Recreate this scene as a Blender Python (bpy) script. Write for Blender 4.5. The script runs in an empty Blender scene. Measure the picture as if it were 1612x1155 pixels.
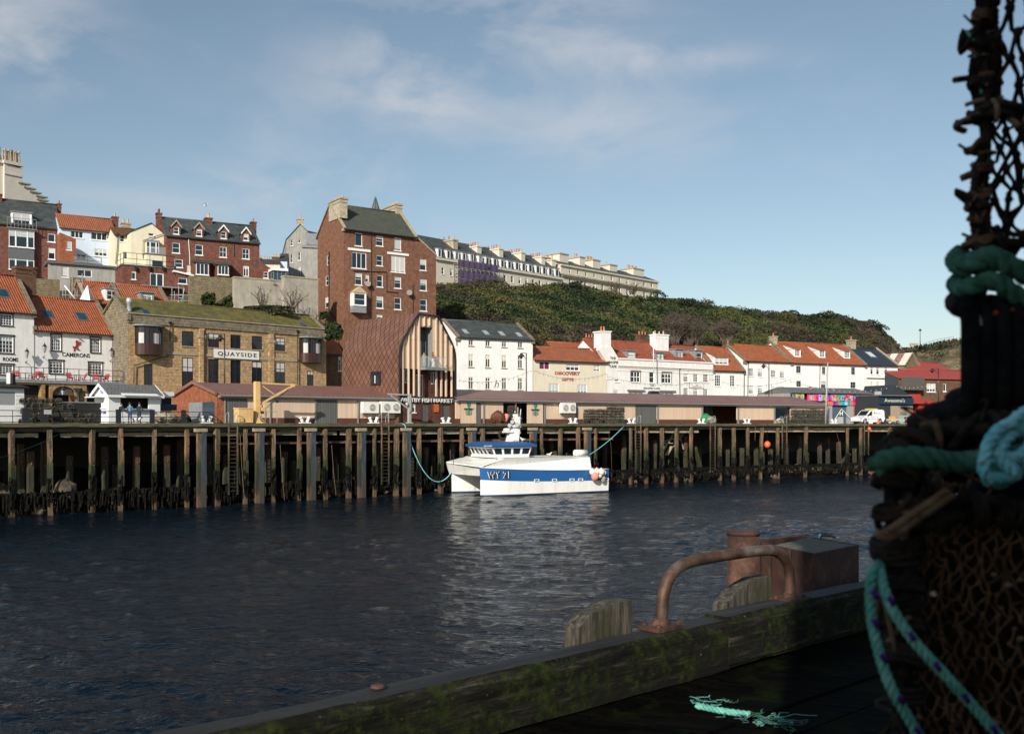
import bpy,bmesh,math,random
import numpy as np
from mathutils import Vector,Matrix,noise as mnoise
R=math.radians
random.seed(7)
SC=bpy.context.scene
COL=SC.collection
# ---------------------------------------------------------------- camera, light, exposure
EYE=7.2;F=1567.0;CX=806.0;HZ=668.0
cd=bpy.data.cameras.new('camera');cam=bpy.data.objects.new('camera',cd);COL.objects.link(cam)
cam.location=(0,0,EYE);cam.rotation_euler=(R(90),0,0)
cd.sensor_width=36;cd.lens=36*F/1612;cd.shift_y=(HZ-577.5)/1612
cd.clip_start=0.05;cd.clip_end=6000
cd.dof.use_dof=True;cd.dof.focus_distance=60;cd.dof.aperture_fstop=7.5
SC.camera=cam
SUN_EL=R(26.0);SUN_TR=Vector((0.316*math.cos(SUN_EL),0.949*math.cos(SUN_EL),-math.sin(SUN_EL)))
sd=bpy.data.lights.new('sun','SUN');sd.energy=4.9;sd.angle=R(0.5);sd.color=(1.0,.93,.82)
so=bpy.data.objects.new('sun',sd);COL.objects.link(so);so.rotation_euler=SUN_TR.to_track_quat('-Z','Y').to_euler()
so.location=(-30,-90,60)
wd=bpy.data.worlds.new('World');SC.world=wd;wd.use_nodes=True
def build_world():
 nt=wd.node_tree;N=nt.nodes;L=nt.links
 bg=N['Background']
 sky=N.new('ShaderNodeTexSky');sky.sky_type='NISHITA';sky.sun_disc=False
 sky.sun_elevation=SUN_EL;sky.sun_rotation=R(198.4);sky.air_density=1.0;sky.dust_density=0.6;sky.ozone_density=1.2
 tc=N.new('ShaderNodeTexCoord');sp=N.new('ShaderNodeSeparateXYZ');L.new(tc.outputs['Generated'],sp.inputs[0])
 def M(op,a,b=None,c=None):
  m=N.new('ShaderNodeMath');m.operation=op
  for i,v in enumerate((a,b,c)):
   if v is None:continue
   if isinstance(v,(int,float)):m.inputs[i].default_value=v
   else:L.new(v,m.inputs[i])
  return m.outputs[0]
 mp=N.new('ShaderNodeMapping');L.new(tc.outputs['Generated'],mp.inputs[0]);mp.inputs['Scale'].default_value=(1,1,2.2)
 mp.inputs['Rotation'].default_value=(0,R(-14),0)
 n1=N.new('ShaderNodeTexNoise');n1.inputs['Scale'].default_value=7.0;n1.inputs['Detail'].default_value=9;n1.inputs['Roughness'].default_value=.56
 n1.inputs['Distortion'].default_value=.35;L.new(mp.outputs[0],n1.inputs['Vector'])
 n2=N.new('ShaderNodeTexNoise');n2.inputs['Scale'].default_value=2.1;n2.inputs['Detail'].default_value=3;L.new(mp.outputs[0],n2.inputs['Vector'])
 tot=None
 # cloud banks: direction of each bank, its spread and its weight
 for(px,py,w,h,a)in((20,60,.07,.04,1.3),(100,115,.05,.03,.6),(620,90,.07,.06,.8),(820,20,.10,.05,.95),(690,150,.05,.03,.6),(1100,95,.07,.014,.8),(150,330,.13,.03,.5),(700,350,.07,.035,.45),(370,200,.05,.03,.35),(930,220,.07,.03,.4),(520,270,.07,.02,.5),(420,320,.09,.03,.4),(1000,160,.1,.04,.35)):
  ax=(px-CX)/F;az=(HZ-py)/F
  q=M('DIVIDE',sp.outputs[0],sp.outputs[1]);r=M('DIVIDE',sp.outputs[2],sp.outputs[1])
  dx=M('DIVIDE',M('SUBTRACT',q,ax),w*1.25);dz=M('DIVIDE',M('SUBTRACT',r,az),h*1.2)
  d2=M('ADD',M('MULTIPLY',dx,dx),M('MULTIPLY',dz,dz))
  g=M('MULTIPLY',M('EXPONENT',M('MULTIPLY',d2,-1.0)),a)
  tot=g if tot is None else M('ADD',tot,g)
 cl=M('MULTIPLY',M('SUBTRACT',n1.outputs[0],.41),4.2)
 cl=M('MULTIPLY',M('MINIMUM',M('MAXIMUM',cl,0),1.0),tot)
 cl2=M('MULTIPLY',M('MAXIMUM',M('SUBTRACT',M('MULTIPLY',M('ADD',n1.outputs[0],n2.outputs[0]),.5),.53),0),.9)
 cf=M('MINIMUM',M('ADD',M('MULTIPLY',cl,.56),cl2),.75)
 hs=N.new('ShaderNodeHueSaturation');hs.inputs['Saturation'].default_value=.87;hs.inputs['Value'].default_value=1.06;hs.inputs['Hue'].default_value=.490
 L.new(sky.outputs[0],hs.inputs['Color'])
 mx=N.new('ShaderNodeMix');mx.data_type='RGBA';L.new(cf,mx.inputs[0]);L.new(hs.outputs[0],mx.inputs[6]);mx.inputs[7].default_value=(6.9,6.8,7.0,1)
 L.new(mx.outputs[2],bg.inputs[0]);bg.inputs[1].default_value=0.091
build_world()
SC.view_settings.view_transform='Standard';SC.view_settings.look='None';SC.view_settings.exposure=0.12;SC.view_settings.gamma=1.0
SC.render.engine='CYCLES';SC.cycles.max_bounces=5;SC.cycles.diffuse_bounces=3;SC.cycles.glossy_bounces=3;SC.cycles.transparent_max_bounces=8
SC.render.resolution_x=1024;SC.render.resolution_y=733
# ---------------------------------------------------------------- geometry helpers
ZK=1.0
def P(px,py,Z):
 Z=Z*ZK;return Vector(((px-CX)/F*Z,Z,EYE+(HZ-py)/F*Z))
class Fac:
 """vertical plane: local x along it, local y away from the viewer, z up"""
 def __init__(s,pxL=None,ZL=None,pxR=None,vp=None,ZR=None,o=None,a=None):
  if o is None:
   ZL*=ZK
   if ZR is not None:ZR*=ZK
   if ZR is None:ZR=ZL*(vp-pxL)/(vp-pxR)
   x0=(pxL-CX)/F*ZL;x1=(pxR-CX)/F*ZR
   s.o=Vector((x0,ZL));s.a=math.atan2(ZR-ZL,x1-x0);s.w=math.hypot(x1-x0,ZR-ZL)
  else:s.o=Vector(o);s.a=a;s.w=0
  s.d=Vector((math.cos(s.a),math.sin(s.a)));s.n=Vector((-s.d.y,s.d.x))
 def sz(s,px,py=HZ,off=0.0):
  m=(px-CX)/F;o=s.o+s.n*off
  t=(m*o.y-o.x)/(s.d.x-m*s.d.y);Z=o.y+s.d.y*t
  return t,EYE+(HZ-py)/F*Z
 def left(s,D):return Fac(o=s.o+s.n*D,a=s.a-math.pi/2)
 def off(s,D):
  f=Fac(o=s.o+s.n*D,a=s.a);f.w=s.w;return f
 def mat(s,zb=0.0):return Matrix.Translation((s.o.x,s.o.y,zb))@Matrix.Rotation(s.a,4,'Z')
 def world(s,x,y,z):p=s.o+s.d*x+s.n*y;return Vector((p.x,p.y,z))
class MB:
 def __init__(s):s.v=[];s.f=[];s.m=[];s.mats=[];s.sm=[]
 def mi(s,m):
  if m not in s.mats:s.mats.append(m)
  return s.mats.index(m)
 def face(s,pts,m,smooth=False):
  n=len(s.v);s.v+=[tuple(p)for p in pts];s.f.append(tuple(range(n,n+len(pts))));s.m.append(s.mi(m));s.sm.append(smooth)
 def box(s,x0,x1,y0,y1,z0,z1,m,skip=''):
  if x1<x0:x0,x1=x1,x0
  if y1<y0:y0,y1=y1,y0
  if z1<z0:z0,z1=z1,z0
  n=len(s.v);k=s.mi(m)
  s.v+=[(x0,y0,z0),(x1,y0,z0),(x1,y1,z0),(x0,y1,z0),(x0,y0,z1),(x1,y0,z1),(x1,y1,z1),(x0,y1,z1)]
  for nm_,q in(('b',(0,3,2,1)),('t',(4,5,6,7)),('f',(0,1,5,4)),('r',(1,2,6,5)),('k',(2,3,7,6)),('l',(3,0,4,7))):
   if nm_ in skip:continue
   s.f.append(tuple(n+i for i in q));s.m.append(k);s.sm.append(False)
 def prism(s,poly,y0,y1,m,mside=None):
  """poly in x,z, counter-clockwise as seen from the front; extruded in y"""
  n=len(s.v);c=len(poly);k=s.mi(m);k2=s.mi(mside or m)
  s.v+=[(x,y0,z)for x,z in poly]+[(x,y1,z)for x,z in poly]
  s.f.append(tuple(n+i for i in range(c)));s.m.append(k);s.sm.append(False)
  s.f.append(tuple(n+c+i for i in range(c))[::-1]);s.m.append(k2);s.sm.append(False)
  for i in range(c):
   j=(i+1)%c;s.f.append((n+i,n+c+i,n+c+j,n+j));s.m.append(k2);s.sm.append(False)
 def hull8(s,a,b,m):
  """hexahedron from two quads a (bottom) and b (top), same winding"""
  n=len(s.v);k=s.mi(m);s.v+=[tuple(p)for p in a]+[tuple(p)for p in b]
  for q in((3,2,1,0),(4,5,6,7),(0,1,5,4),(1,2,6,5),(2,3,7,6),(3,0,4,7)):
   s.f.append(tuple(n+i for i in q));s.m.append(k);s.sm.append(False)
 def tube(s,path,r,m,seg=6,smooth=True,cap=True,closed=False):
  path=[Vector(p)for p in path];n0=len(s.v);k=s.mi(m);N=len(path)
  rr=r if isinstance(r,(list,tuple))else[r]*N
  up=Vector((0,0,1));prev=None
  for i,p in enumerate(path):
   if closed:t=path[(i+1)%N]-path[i-1]
   else:t=path[min(i+1,N-1)]-path[max(i-1,0)]
   if t.length<1e-9:t=Vector((0,0,1))
   t.normalize()
   if prev is None:u=t.cross(up)if abs(t.dot(up))<.95 else t.cross(Vector((1,0,0)))
   else:u=prev-t*prev.dot(t)
   if u.length<1e-6:u=t.orthogonal()
   u.normalize();prev=u;w=t.cross(u)
   for j in range(seg):
    a=2*math.pi*j/seg;q=p+(u*math.cos(a)+w*math.sin(a))*rr[i];s.v.append(tuple(q))
  for i in range(N if closed else N-1):
   for j in range(seg):
    a=n0+i*seg+j;b=n0+i*seg+(j+1)%seg;i2=(i+1)%N
    s.f.append((a,b,n0+i2*seg+(j+1)%seg,n0+i2*seg+j));s.m.append(k);s.sm.append(smooth)
  if cap and not closed:
   s.f.append(tuple(n0+j for j in range(seg))[::-1]);s.m.append(k);s.sm.append(False)
   s.f.append(tuple(n0+(N-1)*seg+j for j in range(seg)));s.m.append(k);s.sm.append(False)
 def bar(s,a,b,w,m,h=None):
  """square bar between two points"""
  a=Vector(a);b=Vector(b);h=h or w;t=(b-a).normalized()
  u=t.cross(Vector((0,0,1)));u=Vector((1,0,0))if u.length<1e-4 else u.normalized();v=u.cross(t)
  q=lambda p:[p-u*w/2-v*h/2,p+u*w/2-v*h/2,p+u*w/2+v*h/2,p-u*w/2+v*h/2]
  s.hull8(q(a),q(b),m)
 def blob(s,c,rx,ry,rz,m,seg=10,rings=6,jit=0.0):
  c=Vector(c);n0=len(s.v);k=s.mi(m)
  for i in range(rings+1):
   th=math.pi*i/rings
   for j in range(seg):
    a=2*math.pi*j/seg;q=1+(random.random()-.5)*jit
    s.v.append((c.x+rx*math.sin(th)*math.cos(a)*q,c.y+ry*math.sin(th)*math.sin(a)*q,c.z+rz*math.cos(th)*q))
  for i in range(rings):
   for j in range(seg):
    a=n0+i*seg+j;b=n0+i*seg+(j+1)%seg
    s.f.append((a,a+seg,b+seg,b));s.m.append(k);s.sm.append(jit<.15)
 def lathe(s,prof,c,m,seg=12,smooth=True):
  n0=len(s.v);k=s.mi(m);c=Vector(c)
  for r,z in prof:
   for j in range(seg):a=2*math.pi*j/seg;s.v.append((c.x+r*math.cos(a),c.y+r*math.sin(a),c.z+z))
  for i in range(len(prof)-1):
   for j in range(seg):
    a=n0+i*seg+j;b=n0+i*seg+(j+1)%seg;s.f.append((a,b,b+seg,a+seg));s.m.append(k);s.sm.append(smooth)
  s.f.append(tuple(n0+(len(prof)-1)*seg+j for j in range(seg)));s.m.append(k);s.sm.append(False)
 def build(s,name,parent=None,loc=None):
  me=bpy.data.meshes.new(name);me.from_pydata(s.v,[],s.f)
  for m in s.mats:me.materials.append(MT[m]if isinstance(m,str)else m)
  me.polygons.foreach_set('material_index',s.m);me.polygons.foreach_set('use_smooth',s.sm);me.update()
  o=bpy.data.objects.new(name,me);COL.objects.link(o)
  if parent is not None:o.parent=parent
  if loc is not None:o.location=loc
  return o
MW={}
def thing(name,label,cat,M=None,group=None):
 o=bpy.data.objects.new(name,None);COL.objects.link(o);o.empty_display_size=.3
 M=M if M is not None else Matrix();o.matrix_basis=M;MW[o]=M.copy()
 o['label']=label;o['category']=cat
 if group:o['group']=group
 return o
def tag(o,label=None,cat=None,group=None,kind=None):
 if label:o['label']=label
 if cat:o['category']=cat
 if group:o['group']=group
 if kind:o['kind']=kind
 return o
def rel(o,parent,M):
 o.parent=parent;L=MW[parent].inverted()@M;o.matrix_basis=L;MW[o]=M.copy();return o
def copy_tree(o,parent=None):
 c=o.copy();COL.objects.link(c)
 if parent is not None:c.parent=parent
 for ch in[x for x in KIDS.get(o,[])]:pass
 for ch in o.children:copy_tree(ch,c)
 return c
KIDS={}
# ---------------------------------------------------------------- materials
MT={}
class G:
 def __init__(s,name):
  s.m=bpy.data.materials.new(name);s.m.use_nodes=True;s.nt=s.m.node_tree;s.N=s.nt.nodes;s.L=s.nt.links
  s.b=s.N['Principled BSDF'];MT[name]=s.m;s.tc=s.N.new('ShaderNodeTexCoord');s.obj=s.tc.outputs['Object']
  s.geo=s.N.new('ShaderNodeNewGeometry');s.pos=s.geo.outputs['Position']
 def set(s,inp,v):
  i=s.b.inputs[inp]
  if hasattr(v,'is_output')or isinstance(v,bpy.types.NodeSocket):s.L.new(v,i)
  else:i.default_value=(*v,1)if isinstance(v,tuple)and len(v)==3 else v
 def math(s,op,a,b=None,c=None,clamp=False):
  m=s.N.new('ShaderNodeMath');m.operation=op;m.use_clamp=clamp
  for i,v in enumerate((a,b,c)):
   if v is None:continue
   if isinstance(v,(int,float)):m.inputs[i].default_value=v
   else:s.L.new(v,m.inputs[i])
  return m.outputs[0]
 def sep(s,v):
  n=s.N.new('ShaderNodeSeparateXYZ');s.L.new(v,n.inputs[0]);return n.outputs
 def comb(s,x,y,z=0.0):
  n=s.N.new('ShaderNodeCombineXYZ')
  for i,v in enumerate((x,y,z)):
   if isinstance(v,(int,float)):n.inputs[i].default_value=v
   else:s.L.new(v,n.inputs[i])
  return n.outputs[0]
 def map(s,v,sc=(1,1,1),rot=(0,0,0)):
  n=s.N.new('ShaderNodeMapping');s.L.new(v,n.inputs[0]);n.inputs['Scale'].default_value=sc;n.inputs['Rotation'].default_value=rot;return n.outputs[0]
 def noise(s,v,scale,detail=4,rough=.6,dist=0.0):
  n=s.N.new('ShaderNodeTexNoise');s.L.new(v,n.inputs['Vector']);n.inputs['Scale'].default_value=scale;n.inputs['Detail'].default_value=detail
  n.inputs['Roughness'].default_value=rough;n.inputs['Distortion'].default_value=dist;return n.outputs[0]
 def ramp(s,f,stops):
  n=s.N.new('ShaderNodeValToRGB');s.L.new(f,n.inputs[0]);e=n.color_ramp.elements
  while len(e)<len(stops):e.new(.5)
  for i,(p,c)in enumerate(stops):
   e[i].position=p;e[i].color=(*c,1)if isinstance(c,tuple)else(c,c,c,1)
  return n.outputs[0]
 def mix(s,f,a,b,mode='MIX'):
  n=s.N.new('ShaderNodeMix');n.data_type='RGBA';n.blend_type=mode
  for i,v in((0,f),(6,a),(7,b)):
   if isinstance(v,(int,float)):n.inputs[i].default_value=v if i==0 else(v,v,v,1)
   elif isinstance(v,tuple):n.inputs[i].default_value=(*v,1)
   else:s.L.new(v,n.inputs[i])
  return n.outputs[2]
 def bump(s,h,dist=.02,st=1.0):
  n=s.N.new('ShaderNodeBump');n.inputs['Distance'].default_value=dist;n.inputs['Strength'].default_value=st;s.L.new(h,n.inputs['Height'])
  s.L.new(n.outputs[0],s.b.inputs['Normal']);return n
 def wallv(s):
  o=s.sep(s.obj);return s.comb(s.math('ADD',o[0],o[1]),o[2])
def sc_(c,k):return tuple(min(1,x*k)for x in c)
def paint(name,col,rough=.7,var=.12,scale=3.0,stain=.0,metal=0.0,bump=0.0,spec=.5,stcol=None):
 g=G(name);n=g.noise(g.obj,scale,5);c=g.ramp(n,[(.3,sc_(col,1-var)),(.7,sc_(col,1+var))])
 if stain>0:
  st=g.noise(g.map(g.obj,(1.6,1.6,.22)),1.6,6,.7);f=g.ramp(st,[(.46,0.0),(.74,stain)])
  c=g.mix(f,c,stcol or sc_(col,.35))
 g.set('Base Color',c);g.set('Roughness',rough);g.set('Metallic',metal);g.set('Specular IOR Level',spec)
 if bump:g.bump(g.noise(g.obj,scale*8,4),bump)
 return g
def brick(name,c1,c2,mortar,bw=.24,bh=.085,ms=.012,wear=.5,wearcol=None,bump=.01,squash=1):
 g=G(name);v=g.wallv()
 b=g.N.new('ShaderNodeTexBrick');g.L.new(v,b.inputs['Vector']);b.inputs['Scale'].default_value=1.0
 b.inputs['Brick Width'].default_value=bw;b.inputs['Row Height'].default_value=bh;b.inputs['Mortar Size'].default_value=ms
 b.inputs['Color1'].default_value=(*c1,1);b.inputs['Color2'].default_value=(*c2,1);b.inputs['Mortar'].default_value=(*mortar,1);b.inputs['Bias'].default_value=-.1
 n=g.noise(g.obj,.55,6,.65);c=g.mix(g.ramp(n,[(.38,0.0),(.72,wear)]),b.outputs[0],wearcol or sc_(c1,.45))
 n2=g.noise(g.map(g.obj,(2.2,2.2,.3)),1.0,5);c=g.mix(g.ramp(n2,[(.55,0.0),(.8,.5)]),c,sc_(c2,.5))
 n3=g.noise(g.obj,4.2,5,.85);c=g.mix(.62,c,g.mix(g.ramp(n3,[(.36,0.0),(.64,1.0)]),sc_(c1,.42),sc_(c2,1.75)),'MIX')
 n5=g.noise(g.obj,1.7,6,.8);c=g.mix(1.0,c,g.ramp(n5,[(.36,.62),(.64,1.3)]),'MULTIPLY')
 g.set('Base Color',c);g.set('Roughness',.9);g.set('Specular IOR Level',.2)
 g.bump(b.outputs['Fac'],-bump)
 return g
def pantile(name,c1,c2,moss=(.12,.1,.03),mossf=.3,pitch=.27,row=.34):
 g=G(name);o=g.sep(g.obj)
 xx=g.math('MULTIPLY',g.math('ADD',o[0],0.0),2*math.pi/pitch);s1=g.math('SINE',xx)
 fr=g.math('FRACT',g.math('MULTIPLY',o[2],1/(row*.62)))
 cell=g.N.new('ShaderNodeTexWhiteNoise');cell.noise_dimensions='2D'
 g.L.new(g.comb(g.math('FLOOR',g.math('MULTIPLY',o[0],1/pitch)),g.math('FLOOR',g.math('MULTIPLY',o[2],1/(row*.62)))),cell.inputs['Vector'])
 c=g.mix(cell.outputs[0],c1,c2)
 n=g.noise(g.obj,.8,6,.7);c=g.mix(g.ramp(n,[(.45,0.0),(.75,mossf)]),c,moss)
 n4=g.noise(g.obj,3.5,4,.8);c=g.mix(g.ramp(n4,[(.5,0.0),(.75,.45)]),c,sc_(c1,.5))
 g.set('Base Color',c);g.set('Roughness',.85);g.set('Specular IOR Level',.17)
 h=g.math('ADD',g.math('MULTIPLY',s1,.5),g.math('MULTIPLY',fr,-.6));g.bump(h,.055)
 return g
def slate(name,c,c2,moss=None,mf=.4,row=.25,rough=.6):
 g=G(name);o=g.sep(g.obj);v=g.comb(g.math('ADD',o[0],0),g.math('MULTIPLY',o[2],1.4))
 b=g.N.new('ShaderNodeTexBrick');g.L.new(v,b.inputs['Vector']);b.inputs['Scale'].default_value=1;b.inputs['Brick Width'].default_value=.32;b.inputs['Row Height'].default_value=row
 b.inputs['Mortar Size'].default_value=.018;b.inputs['Color1'].default_value=(*c,1);b.inputs['Color2'].default_value=(*c2,1);b.inputs['Mortar'].default_value=(*sc_(c,.3),1)
 col=b.outputs[0]
 if moss:
  n=g.noise(g.obj,1.1,7,.75);col=g.mix(g.ramp(n,[(.42,0.0),(.66,mf)]),col,moss)
 n4=g.noise(g.obj,4.0,4,.8);col=g.mix(g.ramp(n4,[(.45,0.0),(.8,.5)]),col,sc_(c,1.9))
 g.set('Base Color',col);g.set('Roughness',rough);g.bump(b.outputs['Fac'],-.02)
 return g
def mats():
# painted and rendered walls
 paint('white_wall',(.80,.79,.76),.8,.06,1.2,.38,stcol=(.42,.40,.35));paint('old_white',(.70,.69,.65),.8,.07,1.2,.34,stcol=(.38,.36,.31))
 paint('cream_wall',(.70,.65,.49),.85,.05,1.0,.25,stcol=(.38,.34,.26));paint('beige_wall',(.66,.60,.47),.85,.06,1,.3,stcol=(.4,.36,.28));paint('stucco',(.62,.57,.47),.85,.07,1,.35,stcol=(.34,.31,.26))
 paint('blue_wall',(.55,.64,.76),.8,.05,1.3,.15);paint('grey_render',(.33,.32,.29),.9,.14,1.0,.5)
 g=paint('concrete_wall',(.36,.33,.27),.95,.2,.7,.55,bump=.02);paint('hotel_render',(.62,.57,.50),.9,.06,.8,.15)
 paint('white_trim',(.8,.8,.78),.45,.04,4);paint('cream_trim',(.75,.70,.58),.5,.05,4);paint('black_trim',(.02,.02,.022),.4,.2,4);paint('brown_trim',(.05,.022,.018),.4,.2,3)
 paint('dark_lead',(.10,.11,.12),.6,.2,3);paint('lead',(.22,.23,.24),.6,.2,3);paint('stone_trim',(.36,.31,.22),.9,.22,3,.4);paint('grey_trim',(.22,.22,.21),.6,.1,3)
 paint('pipe_black',(.018,.018,.02),.5,.2,3);paint('terracotta',(.42,.17,.08),.8,.2,3);paint('buff_pot',(.48,.36,.22),.8,.2,3)
 g=paint('glass',(.012,.022,.032),.06,.3,.8,spec=.7);g=paint('glass_blue',(.02,.05,.075),.08,.4,.6,spec=.7)
 paint('curtain',(.55,.54,.52),.9,.1,8);paint('blind',(.45,.50,.50),.9,.1,5);paint('purple_curtain',(.13,.02,.05),.8,.3,5)
 brick('brick_red',(.21,.075,.052),(.15,.055,.04),(.22,.16,.12),wear=.5,wearcol=(.08,.045,.038));brick('brick_tower',(.255,.12,.072),(.18,.082,.052),(.24,.16,.11),wear=.5,wearcol=(.11,.06,.042))
 brick('brick_orange',(.34,.115,.055),(.27,.088,.044),(.25,.15,.1),wear=.25);brick('brick_brown',(.17,.09,.055),(.12,.06,.04),(.19,.14,.1),wear=.5,wearcol=(.07,.045,.03))
 brick('brick_dark',(.14,.055,.04),(.10,.04,.03),(.12,.08,.06),wear=.3)
 brick('sandstone',(.50,.345,.185),(.39,.26,.135),(.23,.165,.10),.75,.36,.015,wear=.45,wearcol=(.24,.175,.10),bump=.02)
 brick('sandstone_grey',(.27,.225,.155),(.19,.16,.115),(.13,.11,.08),.6,.3,.02,wear=.7,wearcol=(.11,.1,.07),bump=.03)
 brick('rubble',(.30,.235,.14),(.20,.165,.105),(.09,.08,.05),.42,.22,.03,wear=.8,wearcol=(.10,.095,.045),bump=.06)
 brick('arch_stone',(.42,.27,.12),(.30,.19,.09),(.15,.1,.06),.55,.28,.02,wear=.7,wearcol=(.12,.1,.07),bump=.03)
 pantile('pantile',(.40,.125,.06),(.30,.085,.042),mossf=.3);pantile('pantile_dull',(.38,.13,.065),(.28,.09,.05),mossf=.45,moss=(.14,.12,.06));pantile('pantile_mag',(.37,.105,.055),(.26,.07,.04),mossf=.5,moss=(.11,.06,.04))
 pantile('pantile_brown',(.17,.085,.05),(.12,.06,.035),mossf=.4)
 slate('slate_blue',(.045,.055,.07),(.03,.038,.05),(.13,.14,.06),.55);slate('slate_dark',(.05,.052,.055),(.03,.032,.036),(.075,.08,.04),.5);slate('slate_green',(.075,.08,.068),(.05,.055,.045),(.10,.105,.05),.6)
 slate('slate_new',(.022,.034,.05),(.018,.028,.042),rough=.45);slate('slate_grey',(.15,.155,.155),(.12,.125,.125),rough=.75)
 slate('moss_roof',(.10,.085,.03),(.07,.06,.028),(.17,.15,.012),.9,row=.22,rough=.95);slate('blue_slate_roof',(.03,.05,.065),(.02,.035,.05))
 # shed materials
 g=G('cladding');o=g.sep(g.obj);v=g.comb(o[2],g.math('ADD',o[0],o[1]))
 b=g.N.new('ShaderNodeTexBrick');g.L.new(v,b.inputs['Vector']);b.inputs['Scale'].default_value=1;b.inputs['Brick Width'].default_value=9;b.inputs['Row Height'].default_value=.145;b.inputs['Mortar Size'].default_value=.012
 b.inputs['Color1'].default_value=(.80,.60,.43,1);b.inputs['Color2'].default_value=(.70,.51,.36,1);b.inputs['Mortar'].default_value=(.12,.08,.05,1)
 c=g.mix(g.ramp(g.noise(g.map(g.obj,(6,6,.4)),1.5,5),[(.35,0.0),(.75,.5)]),b.outputs[0],(.58,.45,.34));g.set('Base Color',c);g.set('Roughness',.8);g.bump(b.outputs['Fac'],-.015)
 g=G('grey_boards');o=g.sep(g.obj);v=g.comb(o[2],g.math('ADD',o[0],o[1]))
 b=g.N.new('ShaderNodeTexBrick');g.L.new(v,b.inputs['Vector']);b.inputs['Scale'].default_value=1;b.inputs['Brick Width'].default_value=9;b.inputs['Row Height'].default_value=.28;b.inputs['Mortar Size'].default_value=.018
 b.inputs['Color1'].default_value=(.125,.125,.115,1);b.inputs['Color2'].default_value=(.10,.10,.095,1);b.inputs['Mortar'].default_value=(.03,.03,.03,1);g.set('Base Color',b.outputs[0]);g.set('Roughness',.6)
 g=G('seam_roof');o=g.sep(g.obj);fr=g.math('FRACT',g.math('MULTIPLY',o[0],1/.55));ln=g.math('GREATER_THAN',fr,.86)
 c=g.mix(ln,g.ramp(g.noise(g.obj,.7,4),[(.3,(.20,.095,.078)),(.7,(.26,.125,.10))]),(.06,.028,.024));g.set('Base Color',c);g.set('Roughness',.42);g.bump(ln,.03)
 paint('fascia',(.21,.20,.185),.5,.06,2);paint('plinth_brown',(.10,.035,.024),.8,.15,3)
 # diamond shingles
 g=G('diamond');o=g.sep(g.obj)
 hx=g.math('MULTIPLY',o[1],1/.82);hz=g.math('MULTIPLY',o[2],1/1.02)
 a1=g.math('ADD',hx,hz);a2=g.math('SUBTRACT',hx,hz);f1=g.math('FRACT',a1);f2=g.math('FRACT',a2)
 l1=g.math('LESS_THAN',f1,.095);l2=g.math('LESS_THAN',f2,.095);ln=g.math('MAXIMUM',l1,l2)
 wn=g.N.new('ShaderNodeTexWhiteNoise');wn.noise_dimensions='2D';g.L.new(g.comb(g.math('FLOOR',a1),g.math('FLOOR',a2)),wn.inputs['Vector'])
 c=g.mix(wn.outputs[0],(.24,.118,.080),(.17,.082,.056));c=g.mix(g.ramp(g.noise(g.obj,.5,4),[(.4,0.0),(.7,.35)]),c,(.125,.060,.042));c=g.mix(ln,c,(.035,.016,.012));g.set('Base Color',c);g.set('Roughness',.5);g.set('Metallic',.25)
 g.bump(g.math('SUBTRACT',g.math('MULTIPLY',f1,.5),g.math('MULTIPLY',ln,1.0)),.03)
 # timber of the quay: weathered top, green tide band, dark weed below (tide marks, by height over the water)
 g=G('pile');z=g.sep(g.pos)[2];zz=g.math('ADD',z,g.math('MULTIPLY',g.math('SUBTRACT',g.noise(g.pos,1.3,4),.5),2.2));zn=g.math('MULTIPLY',zz,1/7.5)
 grain=g.noise(g.map(g.pos,(9,9,.7)),1.0,5,.7)
 dry=g.ramp(grain,[(.38,(.032,.024,.015)),(.7,(.25,.195,.13))]);tone=g.ramp(g.noise(g.pos,.35,3),[(.4,(.85,.88,.82)),(.6,(1.15,1.0,.85))]);dry=g.mix(1.0,dry,tone,'MULTIPLY')
 rust=g.ramp(g.noise(g.map(g.pos,(3,3,.8)),.8,4),[(.5,0.0),(.68,.8)]);dry=g.mix(rust,dry,(.30,.14,.06))
 green=g.ramp(grain,[(.34,(.010,.016,.004)),(.7,(.05,.055,.018))]);weed=g.ramp(grain,[(.35,(.008,.009,.008)),(.7,(.05,.045,.028))]);low=g.ramp(grain,[(.3,(.04,.026,.014)),(.7,(.18,.105,.06))])
 c=g.mix(g.ramp(zn,[(.50,1.0),(.66,0.0)]),dry,green);c=g.mix(g.ramp(zn,[(.30,1.0),(.42,0.0)]),c,weed);c=g.mix(g.ramp(zn,[(.09,.8),(.15,0.0)]),c,low)
 g.set('Base Color',c);g.set('Roughness',.85);g.bump(grain,.03)
 g=G('pile_back');z=g.sep(g.pos)[2];grain=g.noise(g.map(g.pos,(7,7,.8)),1.0,5,.7);zn=g.math('MULTIPLY',z,1/7.5)
 c=g.ramp(grain,[(.34,(.03,.018,.012)),(.7,(.14,.08,.05))]);c=g.mix(g.ramp(zn,[(.40,1.0),(.6,0.0)]),c,g.ramp(grain,[(.35,(.012,.014,.01)),(.7,(.06,.06,.03))]));g.set('Base Color',c);g.set('Roughness',.9);g.bump(grain,.03)
 g=G('steel_fender');z=g.sep(g.pos)[2];zn=g.math('MULTIPLY',z,1/7.5);c=g.ramp(g.noise(g.map(g.pos,(3,3,.8)),1.2,5),[(.3,(.02,.03,.042)),(.7,(.06,.08,.10))])
 c=g.mix(g.ramp(zn,[(.15,.8),(.5,0.0)]),c,(.05,.042,.03));g.set('Base Color',c);g.set('Roughness',.55)
 g=G('quay_beam');gr=g.noise(g.map(g.pos,(.6,.6,6)),1.6,6,.7);c=g.ramp(gr,[(.36,(.028,.024,.015)),(.7,(.17,.14,.095))])
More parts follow.
